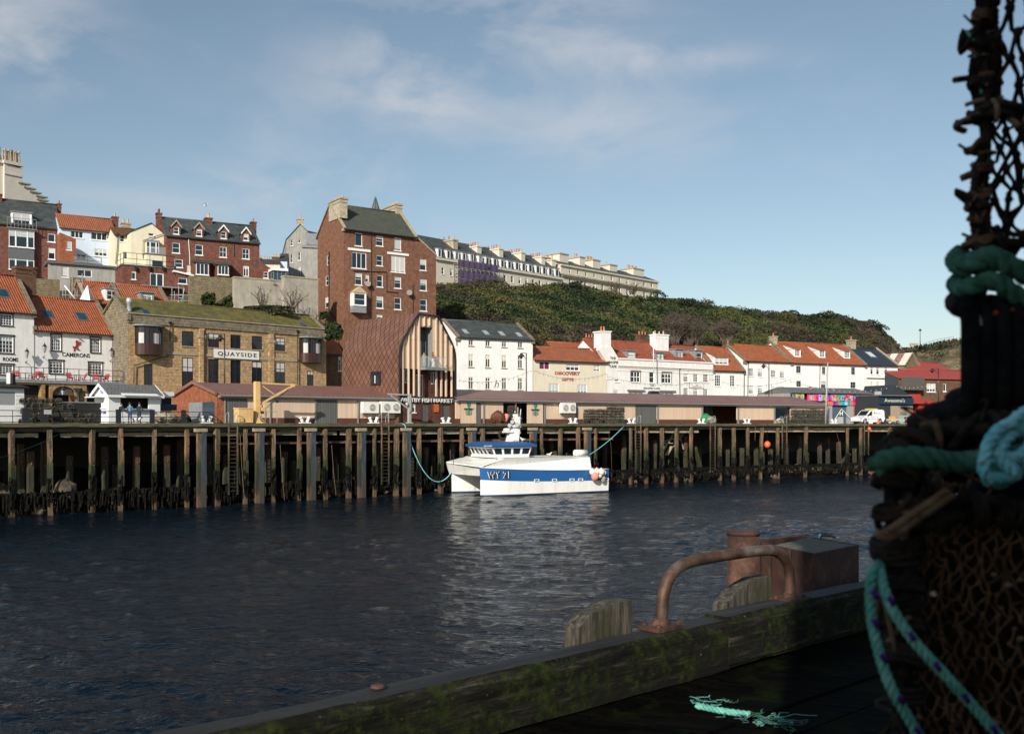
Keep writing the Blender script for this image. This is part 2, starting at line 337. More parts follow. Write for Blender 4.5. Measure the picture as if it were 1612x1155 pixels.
 c=g.mix(g.ramp(g.noise(g.pos,.9,5),[(.45,0.0),(.65,.75)]),c,(.085,.095,.035));g.set('Base Color',c);g.set('Roughness',.9);g.bump(gr,.04)
 paint('pale_beam',(.34,.28,.19),.9,.35,1.5,.5,stcol=(.06,.05,.03));paint('rust_rail',(.15,.09,.06),.8,.4,1.5,.4);paint('deck_under',(.03,.026,.02),.9,.3)
 g=G('weed');n=g.noise(g.pos,3.0,5,.7);c=g.ramp(n,[(.35,(.003,.003,.003)),(.55,(.008,.007,.006)),(.74,(.028,.02,.012))]);g.set('Base Color',c);g.set('Specular IOR Level',.1);g.set('Roughness',.95);g.bump(n,.1)
 g=G('rock');n=g.noise(g.pos,1.2,6,.7);c=g.ramp(n,[(.35,(.03,.025,.018)),(.7,(.16,.11,.07))]);g.set('Base Color',c);g.set('Roughness',.8);g.bump(n,.15)
 g=G('mud');n=g.noise(g.pos,.8,6,.7);c=g.ramp(n,[(.35,(.003,.003,.0025)),(.7,(.014,.012,.009))]);g.set('Base Color',c);g.set('Roughness',.5);g.bump(n,.15)
 g=G('paving');n=g.noise(g.pos,.7,6);c=g.ramp(n,[(.35,(.12,.11,.10)),(.7,(.20,.19,.17))]);g.set('Base Color',c);g.set('Roughness',.9)
 # water
 g=G('water');g.set('Base Color',(.002,.007,.013));g.set('Roughness',.08);g.set('IOR',1.33);g.set('Specular IOR Level',.17)
 v=g.map(g.pos,(.6,1.0,1),(0,0,R(-24)));n1=g.noise(v,.5,3,.55,.5);n2=g.noise(v,1.5,4,.62,.6);n3=g.noise(g.map(g.pos,(.8,1.1,1),(0,0,R(18))),5.5,3,.6)
 big=g.noise(g.pos,.05,3)
 h=g.math('ADD',g.math('MULTIPLY',n1,1.0),g.math('ADD',g.math('MULTIPLY',n2,.62),g.math('MULTIPLY',n3,.20)));h=g.math('MULTIPLY',h,g.ramp(big,[(.35,.72),(.65,1.15)]));g.bump(h,.30,1.0)
 # vegetation
 for nm_,a,b_ in(('leaf_green',(.022,.040,.009),(.07,.10,.022)),('leaf_dark',(.007,.016,.006),(.022,.038,.012)),('leaf_olive',(.04,.045,.014),(.11,.10,.036)),('leaf_brown',(.03,.022,.016),(.085,.06,.042))):
  g=G(nm_);c=g.ramp(g.noise(g.pos,.35,5,.7),[(.35,a),(.65,b_)]);g.set('Base Color',c);g.set('Roughness',.75);g.set('Specular IOR Level',.3)
 g=G('hill_soil');n=g.noise(g.pos,.12,7,.7);c=g.ramp(n,[(.35,(.016,.022,.008)),(.52,(.05,.055,.02)),(.68,(.12,.085,.045))]);g.set('Base Color',c);g.set('Roughness',.95);g.bump(g.noise(g.pos,.8,6,.7),.5)
 g=G('cliff');n=g.noise(g.map(g.pos,(1,1,2.6)),.22,8,.7);c=g.ramp(n,[(.33,(.045,.042,.022)),(.48,(.13,.10,.058)),(.66,(.26,.19,.11))]);c=g.mix(g.ramp(g.noise(g.pos,.16,6,.7),[(.48,0.0),(.58,.85)]),c,(.055,.052,.022));g.set('Base Color',c);g.set('Roughness',.95);g.bump(n,1.2)
 g=G('bark');n=g.noise(g.obj,6,4);g.set('Base Color',g.ramp(n,[(.3,(.06,.045,.033)),(.7,(.15,.115,.085))]));g.set('Roughness',.9)
 # foreground
 g=G('near_timber');v=g.map(g.pos,(1,1,1),(0,0,R(-42)));gr=g.noise(g.map(v,(1.4,12,22)),1.3,9,.8,.5);c=g.ramp(gr,[(.43,(.003,.003,.002)),(.55,(.016,.014,.010)),(.68,(.11,.097,.073))])
 c=g.mix(g.ramp(g.noise(g.pos,7.5,10,.85),[(.48,0.0),(.54,.9)]),c,g.ramp(g.noise(g.pos,22,4),[(.38,(.006,.010,.001)),(.7,(.04,.055,.009))]));c=g.mix(g.ramp(g.noise(g.pos,2.3,7,.7),[(.40,.85),(.52,0.0)]),c,(.008,.007,.006))
 lich=g.ramp(g.noise(g.pos,38,3,.6),[(.68,0.0),(.76,.7)]);g.set('Specular IOR Level',.15);c=g.mix(lich,c,(.20,.20,.13));g.set('Base Color',c);g.set('Roughness',.85);g.bump(g.math('ADD',gr,g.math('MULTIPLY',g.noise(g.pos,30,4),.5)),.02)
 g=G('near_timber_top');v=g.map(g.pos,(1,1,1),(0,0,R(-42)));gr=g.noise(g.map(v,(1.0,16,6)),1.0,7,.75,.3);c=g.ramp(gr,[(.40,(.006,.006,.006)),(.6,(.022,.022,.021)),(.78,(.10,.097,.09))]);g.set('Base Color',c);g.set('Roughness',.7);g.bump(gr,.02)
 g=G('post_wood');gr=g.noise(g.map(g.pos,(34,34,2.4)),1.2,8,.8,.6);c=g.ramp(gr,[(.42,(.014,.012,.008)),(.68,(.18,.155,.115))]);c=g.mix(g.ramp(g.noise(g.pos,5,6),[(.53,0.0),(.62,.8)]),c,(.03,.035,.010));g.set('Base Color',c);g.set('Roughness',.9);g.bump(gr,.015)
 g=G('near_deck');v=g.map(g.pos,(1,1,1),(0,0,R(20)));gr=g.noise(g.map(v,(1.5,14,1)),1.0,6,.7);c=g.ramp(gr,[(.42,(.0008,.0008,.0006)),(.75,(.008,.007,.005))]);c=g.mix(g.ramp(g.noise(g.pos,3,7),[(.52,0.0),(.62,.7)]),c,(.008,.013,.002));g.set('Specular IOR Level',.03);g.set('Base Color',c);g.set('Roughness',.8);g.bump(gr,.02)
 g=G('rust');n=g.noise(g.obj,9,7,.75);c=g.ramp(n,[(.34,(.016,.008,.005)),(.5,(.055,.024,.014)),(.7,(.15,.07,.042))]);g.set('Base Color',c);g.set('Roughness',.85);g.bump(n,.008)
 g=G('rust_dark');n=g.noise(g.obj,7,7,.75);c=g.ramp(n,[(.35,(.018,.008,.005)),(.55,(.06,.022,.014)),(.74,(.17,.07,.04))]);g.set('Base Color',c);g.set('Roughness',.8);g.bump(n,.01)
 g=G('old_galv');n=g.noise(g.obj,10,7,.75);z=g.noise(g.map(g.obj,(2,2,2)),1.6,4);c=g.mix(g.ramp(z,[(.50,0.0),(.62,.8)]),g.ramp(n,[(.34,(.02,.010,.006)),(.66,(.12,.06,.036))]),g.ramp(n,[(.34,(.06,.043,.034)),(.66,(.26,.22,.19))]));g.set('Base Color',c);g.set('Roughness',.6);g.set('Metallic',.15);g.bump(n,.004)
 g=G('tar_lid');n=g.noise(g.obj,20,6,.7);c=g.ramp(n,[(.35,(.05,.05,.04)),(.7,(.16,.155,.11))]);g.set('Base Color',c);g.set('Roughness',.9);g.bump(n,.006)
 for nm_,a,b_ in(('rope_teal',(.06,.26,.21),(.24,.58,.48)),('rope_green',(.018,.07,.048),(.10,.24,.165)),('rope_cyan',(.06,.45,.55),(.45,.88,.93)),('twine_brown',(.10,.065,.04),(.30,.20,.13)),('rope_black',(.008,.007,.006),(.06,.048,.04)),('net_dark',(.006,.005,.004),(.05,.036,.025)),('net_brown',(.03,.018,.010),(.24,.14,.085)),('rubber',(.004,.004,.005),(.022,.022,.024)),('rope_rusty',(.06,.026,.018),(.24,.11,.075)),('purple_fleck',(.05,.01,.12),(.10,.03,.25))):
  g=G(nm_);n=g.noise(g.pos,26,6,.75);g.set('Base Color',g.ramp(n,[(.35,a),(.68,b_)]));g.set('Roughness',.95);g.set('Specular IOR Level',.06);g.bump(g.noise(g.pos,140,3),.002)
  # small things
 paint('crane_yellow',(.72,.47,.20),.5,.1,2,.3);paint('boat_white',(.80,.80,.77),.32,.03,1.4,.34,stcol=(.52,.44,.34));paint('boat_blue',(.018,.105,.30),.3,.06,1);paint('antifoul',(.012,.04,.08),.5,.2)
 paint('boat_roof_blue',(.02,.085,.24),.45,.06);paint('buoy_orange',(.78,.13,.05),.5,.08);paint('buoy_pink',(.72,.26,.18),.5,.1);paint('fender_white',(.72,.70,.62),.5,.1,3,.3)
 paint('lens',(.35,.38,.38),.15,.1,3);paint('navy',(.008,.028,.06),.6,.1);paint('mast_galv',(.36,.37,.36),.5,.15,3,.3);paint('pot_frame',(.085,.078,.06),.8,.4,6);paint('pot_net',(.12,.105,.075),.9,.5,6);paint('pot_green',(.02,.16,.08),.8,.3)
 paint('pot_teal',(.03,.12,.10),.8,.4);paint('tarp_green',(.01,.22,.07),.6,.2);paint('red_paint',(.42,.035,.02),.6,.1,2,.2);paint('red_roof',(.30,.05,.035),.55,.08,1);paint('navy_wall',(.025,.032,.04),.6,.1);paint('brown_panel',(.085,.08,.072),.6,.08)
 paint('tyre',(.012,.012,.013),.8,.2);paint('hub',(.35,.35,.35),.4,.1);paint('car_white',(.80,.81,.82),.25,.02);paint('car_black',(.012,.013,.016),.2,.1);paint('car_blue',(.02,.027,.04),.25,.1);paint('car_glass',(.01,.013,.016),.05,.1)
 paint('cone_orange',(.85,.18,.05),.6,.1);paint('plate_yellow',(.7,.55,.04),.5,.05);paint('lamp_red',(.5,.02,.02),.3,.1);paint('crate_yellow',(.75,.36,.06),.6,.1);paint('shirt_dark',(.02,.02,.022),.9,.2);paint('shirt_blue',(.10,.22,.38),.9,.12);paint('navy_cloth',(.012,.03,.06),.9,.2)
 paint('jeans',(.03,.055,.10),.9,.2);paint('jeans_light',(.42,.45,.52),.9,.1);paint('skin',(.55,.33,.24),.6,.05);paint('hair',(.06,.04,.03),.8,.2);paint('hair_red',(.20,.06,.03),.8,.2);paint('trousers_white',(.75,.72,.68),.9,.05);paint('top_rust',(.28,.06,.04),.9,.1);paint('cloth_grey',(.25,.24,.22),.9,.1)
 paint('lion_red',(.30,.03,.02),.7,.1);paint('sign_white',(.78,.77,.72),.5,.04);paint('sign_blue',(.03,.10,.40),.5,.05);paint('sign_black',(.02,.018,.016),.6,.1);paint('gift_red',(.35,.05,.045),.7,.1);paint('chair_red',(.42,.05,.06),.6,.15);paint('logo_green',(.02,.24,.16),.6,.1);paint('sign_gold',(.55,.50,.33),.5,.1)
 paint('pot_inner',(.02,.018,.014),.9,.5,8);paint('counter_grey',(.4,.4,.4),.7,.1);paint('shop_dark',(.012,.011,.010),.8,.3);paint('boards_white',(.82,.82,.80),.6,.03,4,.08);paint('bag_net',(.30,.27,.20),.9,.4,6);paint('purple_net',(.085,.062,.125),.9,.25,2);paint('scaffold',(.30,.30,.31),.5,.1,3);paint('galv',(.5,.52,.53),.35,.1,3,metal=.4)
 paint('trailer',(.45,.43,.38),.7,.2,4);paint('shutter',(.30,.31,.31),.6,.05,4);paint('steel_blue',(.07,.10,.14),.5,.1);paint('wood_fence',(.30,.25,.18),.9,.2,5);paint('corr_rust',(.22,.10,.075),.8,.35,2,.5,stcol=(.45,.40,.33));paint('cyan_net',(.30,.42,.40),.8,.1);paint('slab_dark',(.05,.05,.05),.8,.2)
 for i,c in enumerate(((.75,.03,.18),(.12,.04,.45),(.02,.35,.55),(.85,.16,.03),(.04,.45,.12),(.80,.02,.30),(.75,.45,.05),(.2,.55,.75))):paint('candy_%s'%'rose violet sky orange green pink amber ice'.split()[i],c,.5,.35,2.2)
 g=G('glass_clear');g.set('Base Color',(.75,.85,.85));g.set('Roughness',.05);g.set('Alpha',.12);g.set('Specular IOR Level',.6)
mats()
# ---------------------------------------------------------------- building helpers
def K(c,x,y):return(c[0]+x/c[2],c[1]+y/c[2])
C1=(0,240,5.757);C2=(0,420,5.757);C3=(180,320,5.757);C4=(180,460,4.606);C5=(430,300,5.757);C6=(500,480,5.757)
C7=(680,370,4.478);C8=(680,490,5.757);C9=(920,500,5.757);C10=(1140,500,5.757);C11=(1280,500,5.757);C12=(690,640,5.373);CK=(130,590,10.747)
CM=(960,555,10.747);CS=(1330,600,12.4);CF=(1240,600,16.12)
def wall_panel(mb,x0,x1,z0,z1,holes,m,reveal=.2,y=0.0,mrev=None):
 xs=sorted({x0,x1}|{min(max(v,x0),x1)for h in holes for v in(h[0],h[1])})
 zs=sorted({z0,z1}|{min(max(v,z0),z1)for h in holes for v in(h[2],h[3])})
 for i in range(len(xs)-1):
  for j in range(len(zs)-1):
   cx=(xs[i]+xs[i+1])/2;cz=(zs[j]+zs[j+1])/2
   if xs[i+1]-xs[i]<1e-5 or zs[j+1]-zs[j]<1e-5:continue
   if any(h[0]<cx<h[1]and h[2]<cz<h[3]for h in holes):continue
   mb.face([(xs[i],y,zs[j]),(xs[i+1],y,zs[j]),(xs[i+1],y,zs[j+1]),(xs[i],y,zs[j+1])],m)
 for a,b,c,d in holes:
  c=max(c,z0);r=mrev or m
  mb.face([(a,y,c),(a,y+reveal,c),(a,y+reveal,d),(a,y,d)],r);mb.face([(b,y,c),(b,y,d),(b,y+reveal,d),(b,y+reveal,c)],r)
  mb.face([(a,y,d),(a,y+reveal,d),(b,y+reveal,d),(b,y,d)],r);mb.face([(a,y,c),(b,y,c),(b,y+reveal,c),(a,y+reveal,c)],r)
STY={'sash':dict(nx=1,nz=2,fm='white_trim',fw=.09,bw=.05,sill='white_trim'),'sashx':dict(nx=2,nz=2,fm='white_trim',fw=.09,bw=.05,sill='white_trim'),'six':dict(nx=4,nz=4,fm='white_trim',fw=.08,bw=.045,sill='black_trim',surround='black_trim'),'two':dict(nx=2,nz=1,fm='white_trim',fw=.09,bw=.07,sill=None),'three':dict(nx=3,nz=1,fm='white_trim',fw=.09,bw=.08,sill='white_trim'),'one':dict(nx=1,nz=1,fm='white_trim',fw=.09,bw=.05,sill='white_trim'),'brown':dict(nx=2,nz=2,fm='brown_trim',fw=.07,bw=.05,sill='stone_trim',rail=.72),'browntall':dict(nx=2,nz=2,fm='brown_trim',fw=.07,bw=.06,sill=None,rail=.7),'cream':dict(nx=2,nz=2,fm='cream_trim',fw=.10,bw=.12,sill='grey_trim',rail=.72),'creams':dict(nx=2,nz=1,fm='cream_trim',fw=.10,bw=.12,sill='grey_trim'),'geo':dict(nx=3,nz=4,fm='white_trim',fw=.09,bw=.05,sill='white_trim'),'geo2':dict(nx=3,nz=4,fm='white_trim',fw=.07,bw=.045,sill='white_trim',rails=True),'dark':dict(nx=1,nz=1,fm='black_trim',fw=.06,bw=.05,sill=None),'magpie':dict(nx=3,nz=2,fm='white_trim',fw=.10,bw=.10,sill='white_trim',surround='black_trim'),'slot':dict(nx=1,nz=2,fm='white_trim',fw=.04,bw=.06,sill='stone_trim'),'french':dict(nx=2,nz=1,fm='white_trim',fw=.13,bw=.12,sill=None),'bare':dict(nx=2,nz=2,fm='grey_trim',fw=.06,bw=.05,sill='white_trim'),}
WR=random.Random(77)
def window(parent,rect,style,recess=.12,name='window',cover=None,glass=None):
 if cover is None and style!='dark':k_=WR.random();cover=('curtain',WR.uniform(.15,.5))if k_<.22 else(('blind',WR.uniform(.2,.6))if k_<.36 else None)
 """rect = x0,x1,z0,z1 in the parent's frame; frame mesh with its pane (and sill) below it"""
 s=STY[style];x0,x1,z0,z1=rect;fw=min(s['fw'],(x1-x0)*.16);bw=min(s['bw'],(x1-x0)*.12);m=s['fm'];mb=MB();y0=recess-.06;y1=recess+.02
 mb.box(x0,x0+fw,y0,y1,z0,z1,m);mb.box(x1-fw,x1,y0,y1,z0,z1,m);mb.box(x0+fw,x1-fw,y0,y1,z0,z0+fw,m);mb.box(x0+fw,x1-fw,y0,y1,z1-fw,z1,m)
 ix0,ix1,iz0,iz1=x0+fw,x1-fw,z0+fw,z1-fw
 zr=[]
 for j in range(1,s['nz']):
  zj=iz0+(iz1-iz0)*(s.get('rail')or j/s['nz']);zr.append(zj);k=1.6 if s.get('rails')and j==2 else 1
  mb.box(ix0,ix1,y0+.01,y1-.01,zj-bw*k/2,zj+bw*k/2,m)
 for i in range(1,s['nx']):
  xi=ix0+(ix1-ix0)*i/s['nx'];cuts=[iz0]+zr+[iz1]
  for a,b in zip(cuts[:-1],cuts[1:]):mb.box(xi-bw/2,xi+bw/2,y0+.012,y1-.012,a+(bw/2 if a>iz0 else 0),b-(bw/2 if b<iz1 else 0),m)
 o=mb.build(name,parent)
 g=MB();gm=glass or 'glass';g.box(ix0,ix1,recess-.01,recess+.005,iz0,iz1,gm)
 if cover:
  cm,fr=cover;zc=iz1-(iz1-iz0)*fr;g.box(ix0+.02,ix1-.02,recess-.022,recess-.012,zc,iz1,cm)
 g.build('pane',o)
 if s.get('sill'):
  t=MB();t.box(x0-.08,x1+.08,-.10,y0-.003,z0-.11,z0+.0,s['sill']);t.build('sill',o)
 if s.get('surround'):
  t=MB();w=.11;sm=s['surround']
  t.box(x0-w,x0-.003,-.03,.02,z0,z1,sm);t.box(x1+.003,x1+w,-.03,.02,z0,z1,sm);t.box(x0-w-.04,x1+w+.04,-.07,.02,z1+.002,z1+w+.03,sm);t.build('surround',o)
 return o
def prect(fac,r,zb,off=0.0):
 """pixel rect -> x0,x1,z0,z1 in the facade frame"""
 x0,_=fac.sz(r[0],HZ,off);x1,_=fac.sz(r[2],HZ,off);xm=(r[0]+r[2])/2;_,za=fac.sz(xm,r[3],off);_,zc=fac.sz(xm,r[1],off)
 return(x0,x1,za-zb,zc-zb)
def kr(c,r):a=K(c,r[0],r[1]);b=K(c,r[2],r[3]);return(a[0],a[1],b[0],b[1])
class House:pass
def house(name,label,fac,zb,eave,depth,wall,roofm=None,ridge=None,wins=(),kind='gable',cat='building',group=None,oh=.25,coping=None,side=None,chim=(),wside=None,w=None,gutter='pipe_black',trim=None,verge=.12,shoulders=None,sidewins=(),gm='gutter'):
 """kind: gable (ridge along the front), front (gable faces the viewer), flat, none. wins: (rect px, style, options)"""
 h=House();h.fac=fac;h.zb=zb;W=w or fac.w;M=fac.mat(zb);t=thing(name,label,cat,M,group);h.t=t;h.W=W;h.D=depth
 _,ze=fac.sz(*eave);ze-=zb;h.ze=ze;hd=depth/2;h.hd=hd
 rects=[(prect(fac,r,zb),st,o)for r,st,o in wins]
 mb=MB();ws=wside or wall
 holes=[r for r,st,o in rects]
 if kind=='gable':
  _,zr=fac.sz(ridge[0],ridge[1],hd);zr-=zb;h.zr=zr
  wall_panel(mb,0,W,0,ze,holes,wall)
  for x,flip in((0,False),(W,True)):
   pts=[(x,0,0),(x,0,ze),(x,hd,zr),(x,depth,ze),(x,depth,0)]
   mb.face(pts[::-1]if flip else pts,ws)
  mb.face([(W,depth,0),(0,depth,0),(0,depth,ze),(W,depth,ze)],wall);mb.build('wall',t)
  r=MB();th=.14;sl=(zr-ze)/hd;xo=verge
  def slab(ya,za,yb,zb_,x0,x1,mm):
   r.hull8([(x0,ya,za),(x1,ya,za),(x1,yb,zb_),(x0,yb,zb_)],[(x0,ya,za+th),(x1,ya,za+th),(x1,yb,zb_+th),(x0,yb,zb_+th)],mm)
  slab(-oh,ze-oh*sl+.01,hd,zr+.01,-xo,W+xo,roofm);slab(hd,zr+.01,depth+oh,ze-oh*sl+.01,-xo,W+xo,roofm)
  h.roof=r.build('roof',t);h.th=th;h.sl=sl
  rt=MB();rt.tube([(-xo,hd,zr+th+.02),(W+xo,hd,zr+th+.02)],.13,roofm if not trim else trim,6);rt.build('ridge',h.roof)
  if gutter:
   g=MB();g.box(-xo,W+xo,-oh-.14,-oh-.005,ze-oh*sl-.05,ze-oh*sl+.09,gutter);g.build(gm,t)
  if coping:
   cm,sides=coping
   for x in[0.0]*('l' in sides)+[W]*('r' in sides):
    c=MB()
    a,b=(x-.18,x+.22)if x==0 else(x-.22,x+.18)
    for(ya,za,yb,z2)in((-.28,ze-.28*sl,hd,zr),(hd,zr,depth+.2,ze-.2*sl)):
     c.hull8([(a,ya,za+th),(b,ya,za+th),(b,yb,z2+th),(a,yb,z2+th)],[(a,ya,za+th+.2),(b,ya,za+th+.2),(b,yb,z2+th+.2),(a,yb,z2+th+.2)],cm)
    c.box(a,b,-.30,.25,ze-.5,ze-.28*sl+th-.02,cm)
    c.build('coping',t)
 elif kind=='front':
  zr=fac.sz(*ridge)[1]-zb;h.zr=zr;xr=fac.sz(*ridge)[0]
  wall_panel(mb,0,W,0,ze,holes,wall)
  zeR=shoulders if shoulders is not None else ze
  gh=[q for q in holes if q[3]>ze]
  mb.face([(0,0,ze),(W,0,ze),(xr,0,zr)],wall)
  mb.face([(0,depth,0),(0,0,0),(0,0,ze),(0,depth,ze)],ws);mb.face([(W,0,0),(W,depth,0),(W,depth,ze),(W,0,ze)],ws);mb.face([(W,depth,0),(0,depth,0),(0,depth,ze),(xr,depth,zr),(W,depth,ze)],wall)
  mb.build('wall',t);r=MB();th=.14
  for(xa,za,xb,zb_)in((-oh,ze-oh*(zr-ze)/max(xr,.1),xr,zr),(xr,zr,W+oh,ze-oh*(zr-ze)/max(W-xr,.1))):
   r.hull8([(xa,-verge,za),(xb,-verge,zb_),(xb,depth,zb_),(xa,depth,za)],[(xa,-verge,za+th),(xb,-verge,zb_+th),(xb,depth,zb_+th),(xa,depth,za+th)],roofm)
  h.roof=r.build('roof',t)
  if trim:
   c=MB()
   for(xa,za,xb,zb_)in((-oh,ze-oh*(zr-ze)/max(xr,.1),xr,zr),(xr,zr,W+oh,ze-oh*(zr-ze)/max(W-xr,.1))):
    c.hull8([(xa,-verge-.05,za-.1),(xb,-verge-.05,zb_-.1),(xb,-verge-.005,zb_-.1),(xa,-verge-.005,za-.1)],[(xa,-verge-.05,za+th+.03),(xb,-verge-.05,zb_+th+.03),(xb,-verge-.005,zb_+th+.03),(xa,-verge-.005,za+th+.03)],trim)
   c.build('bargeboard',h.roof)
 else:
  wall_panel(mb,0,W,0,ze,holes,wall)
  mb.face([(0,depth,0),(0,0,0),(0,0,ze),(0,depth,ze)],ws);mb.face([(W,0,0),(W,depth,0),(W,depth,ze),(W,0,ze)],ws);mb.face([(W,depth,0),(0,depth,0),(0,depth,ze),(W,depth,ze)],wall)
  mb.build('wall',t)
  if kind=='flat':
   r=MB();r.box(-.12,W+.12,-.12,depth+.1,ze+.003,ze+.16,roofm or 'lead');h.roof=r.build('roof',t)
 for rc,st,o in rects:
  window(t,rc,st,**o)
 for c in chim:chimney(h,*c)
 if sidewins:
  lf=fac.left(depth);h.lf=lf
  sm=thing('side_windows','','',lf.mat(zb))if False else None
  for r,st,o in sidewins:
   rc=prect(lf,r,zb);op=MB()
   e=window(t,rc,st,recess=-.03,**{k:v for k,v in o.items()})
   rel_local(e,t,lf,zb)
 return h
def rel_local(o,t,fac,zb):
 """put a part modelled in another plane's frame under its thing"""
 o.parent=t;o.matrix_basis=MW[t].inverted()@fac.mat(zb)
def chimney(h,rect,pots=2,m='brick_brown',off=None,depth=.9,potm='terracotta',cap=None,down=1.2,poth=.55,base=None,pod=0):
 fac=h.fac;off=h.hd if off is None else off;x0,x1,z0,z1=prect(fac,rect,h.zb,off);mb=MB()
 capm=cap or m
 mb.box(x0,x1,off-depth/2,off+depth/2,z0-down,z1,m);mb.box(x0-.09,x1+.09,off-depth/2-.09,off+depth/2+.09,z1+.003,z1+.22,capm)
 mb.box(x0-.05,x1+.05,off-depth/2-.05,off+depth/2+.05,z1-.45,z1-.3,capm)
 c=mb.build('chimney',h.t)
 for i in range(pots):
  p=MB();ax=x0+(x1-x0)*(i+.5)/pots;ay=off
  if depth>(x1-x0):ax=(x0+x1)/2;ay=off-depth/2+depth*(i+.5)/pots
  hh=poth*random.uniform(.8,1.2);p.lathe([(.15,z1+.2),(.17,z1+.27),(.125,z1+.35),(.12,z1+.2+hh),(.155,z1+.25+hh),(.10,z1+.26+hh)],(ax,ay,0),potm,8);p.build('chimney_pot',c)
 return c
def roof_hit(h,px,py):
 """point of the front roof slope seen at a pixel, in the facade frame (x, y, z)"""
 lo,hi=-1.0,h.hd
 for _ in range(40):
  y=(lo+hi)/2;x,z=h.fac.sz(px,py,y);z-=h.zb
  zr=h.ze+h.sl*y+h.th
  if z>zr:lo=y
  else:hi=y
 return x,y,z
def skylight(h,rect,glass='glass_blue',frame='dark_lead'):
 cx=(rect[0]+rect[2])/2;xa,ya,za=roof_hit(h,cx,rect[3]);xb,yb,zb=roof_hit(h,cx,rect[1]);w=(h.fac.sz(rect[2],HZ,ya)[0]-h.fac.sz(rect[0],HZ,ya)[0])/2*.8;x=(xa+xb)/2
 mb=MB();q=lambda k,up:[(x-w*k,ya+(yb-ya)*(1-k)/2,za+(zb-za)*(1-k)/2+up),(x+w*k,ya+(yb-ya)*(1-k)/2,za+(zb-za)*(1-k)/2+up),(x+w*k,yb-(yb-ya)*(1-k)/2,zb-(zb-za)*(1-k)/2+up),(x-w*k,yb-(yb-ya)*(1-k)/2,zb-(zb-za)*(1-k)/2+up)]
 mb.hull8(q(1,.0),q(1,.10),frame);o=mb.build('skylight',h.t);g=MB();g.hull8(q(.8,.102),q(.8,.115),glass);g.build('pane',o)
def dormer(h,rect,off,style='sash',kind='flat',wallm='dark_lead',roofm='lead',grow=(.25,.2,.25),trim=None,opts=None,rise=.7,side=None):
 off=max(.15,roof_hit(h,(rect[0]+rect[2])/2,rect[3]+1.0)[1]);fac=h.fac;x0,x1,z0,z1=prect(fac,rect,h.zb,off);gx,gt,gb=grow;X0,X1=x0-gx,x1+gx;Z0=h.ze+h.sl*off-.3;Z1=z1+gt;back=off+(Z1-(h.ze+h.sl*off))/h.sl+.6
 mb=MB()
 hol=[(x0,x1,z0,z1)];hh=MB();sm=side or wallm
 pts=[]
 wall_panel(mb,X0,X1,Z0,Z1,hol,wallm,.12,off)
 mb.face([(X0,back,Z0),(X0,off,Z0),(X0,off,Z1),(X0,back,Z1)],sm);mb.face([(X1,off,Z0),(X1,back,Z0),(X1,back,Z1),(X1,off,Z1)],sm)
 xc=(X0+X1)/2
 if kind=='gable':mb.face([(X0,off,Z1),(X1,off,Z1),(xc,off,Z1+rise)],wallm)
 d=mb.build('dormer',h.t)
 r=MB();o_=.15
 if kind=='gable':
  bk=back+rise/h.sl;k=rise/(xc-X0)
  for xa,za,xb,zb in((X0-o_,Z1-o_*k,xc,Z1+rise),(xc,Z1+rise,X1+o_,Z1-o_*k)):
   r.hull8([(xa,off-.15,za),(xb,off-.15,zb),(xb,bk,zb),(xa,bk,za)],[(xa,off-.15,za+.1),(xb,off-.15,zb+.1),(xb,bk,zb+.1),(xa,bk,za+.1)],roofm)
   if trim:r.hull8([(xa,off-.20,za-.14),(xb,off-.20,zb-.14),(xb,off-.155,zb-.14),(xa,off-.155,za-.14)],[(xa,off-.20,za+.12),(xb,off-.20,zb+.12),(xb,off-.155,zb+.12),(xa,off-.155,za+.12)],trim)
 elif kind=='cat':
  k=h.sl*.45;L=(Z1-h.ze-h.sl*off)/(h.sl-k);bk=off+L+.1
  r.hull8([(X0-o_,off-.2,Z1-.2*k),(X1+o_,off-.2,Z1-.2*k),(X1+o_,bk,Z1+L*k),(X0-o_,bk,Z1+L*k)],[(X0-o_,off-.2,Z1+.12-.2*k),(X1+o_,off-.2,Z1+.12-.2*k),(X1+o_,bk,Z1+L*k+.12),(X0-o_,bk,Z1+L*k+.12)],roofm)
  c=MB()
  for X in(X0,X1):c.face([(X,off,Z1),(X,bk,Z1+L*k),(X,bk,Z1-.6)]if X==X1 else[(X,off,Z1),(X,bk,Z1-.6),(X,bk,Z1+L*k)],sm)
  c.build('cheek',d)
 else:r.box(X0-o_,X1+o_,off-.2,back,Z1+.003,Z1+.1,roofm)
 r.build('dormer_roof',d)
 w=window(d,(x0,x1,z0,z1),style,**(opts or{}))
 for q in(w,):shift_y(q,off)
 return d
def shift_y(o,dy):o.location.y+=dy
_tc={}
def text_mesh(s,bold=0.0,shear=0.0,spacing=1.0):
 k=(s,bold,shear,spacing)
 cu=bpy.data.curves.new('lettering','FONT');cu.body=s;cu.extrude=.5;cu.offset=bold;cu.shear=shear;cu.space_character=spacing;cu.resolution_u=3
 o=bpy.data.objects.new('lettering',cu);COL.objects.link(o);dg=bpy.context.evaluated_depsgraph_get();me=bpy.data.meshes.new_from_object(o.evaluated_get(dg))
 bpy.data.objects.remove(o);bpy.data.curves.remove(cu);return me
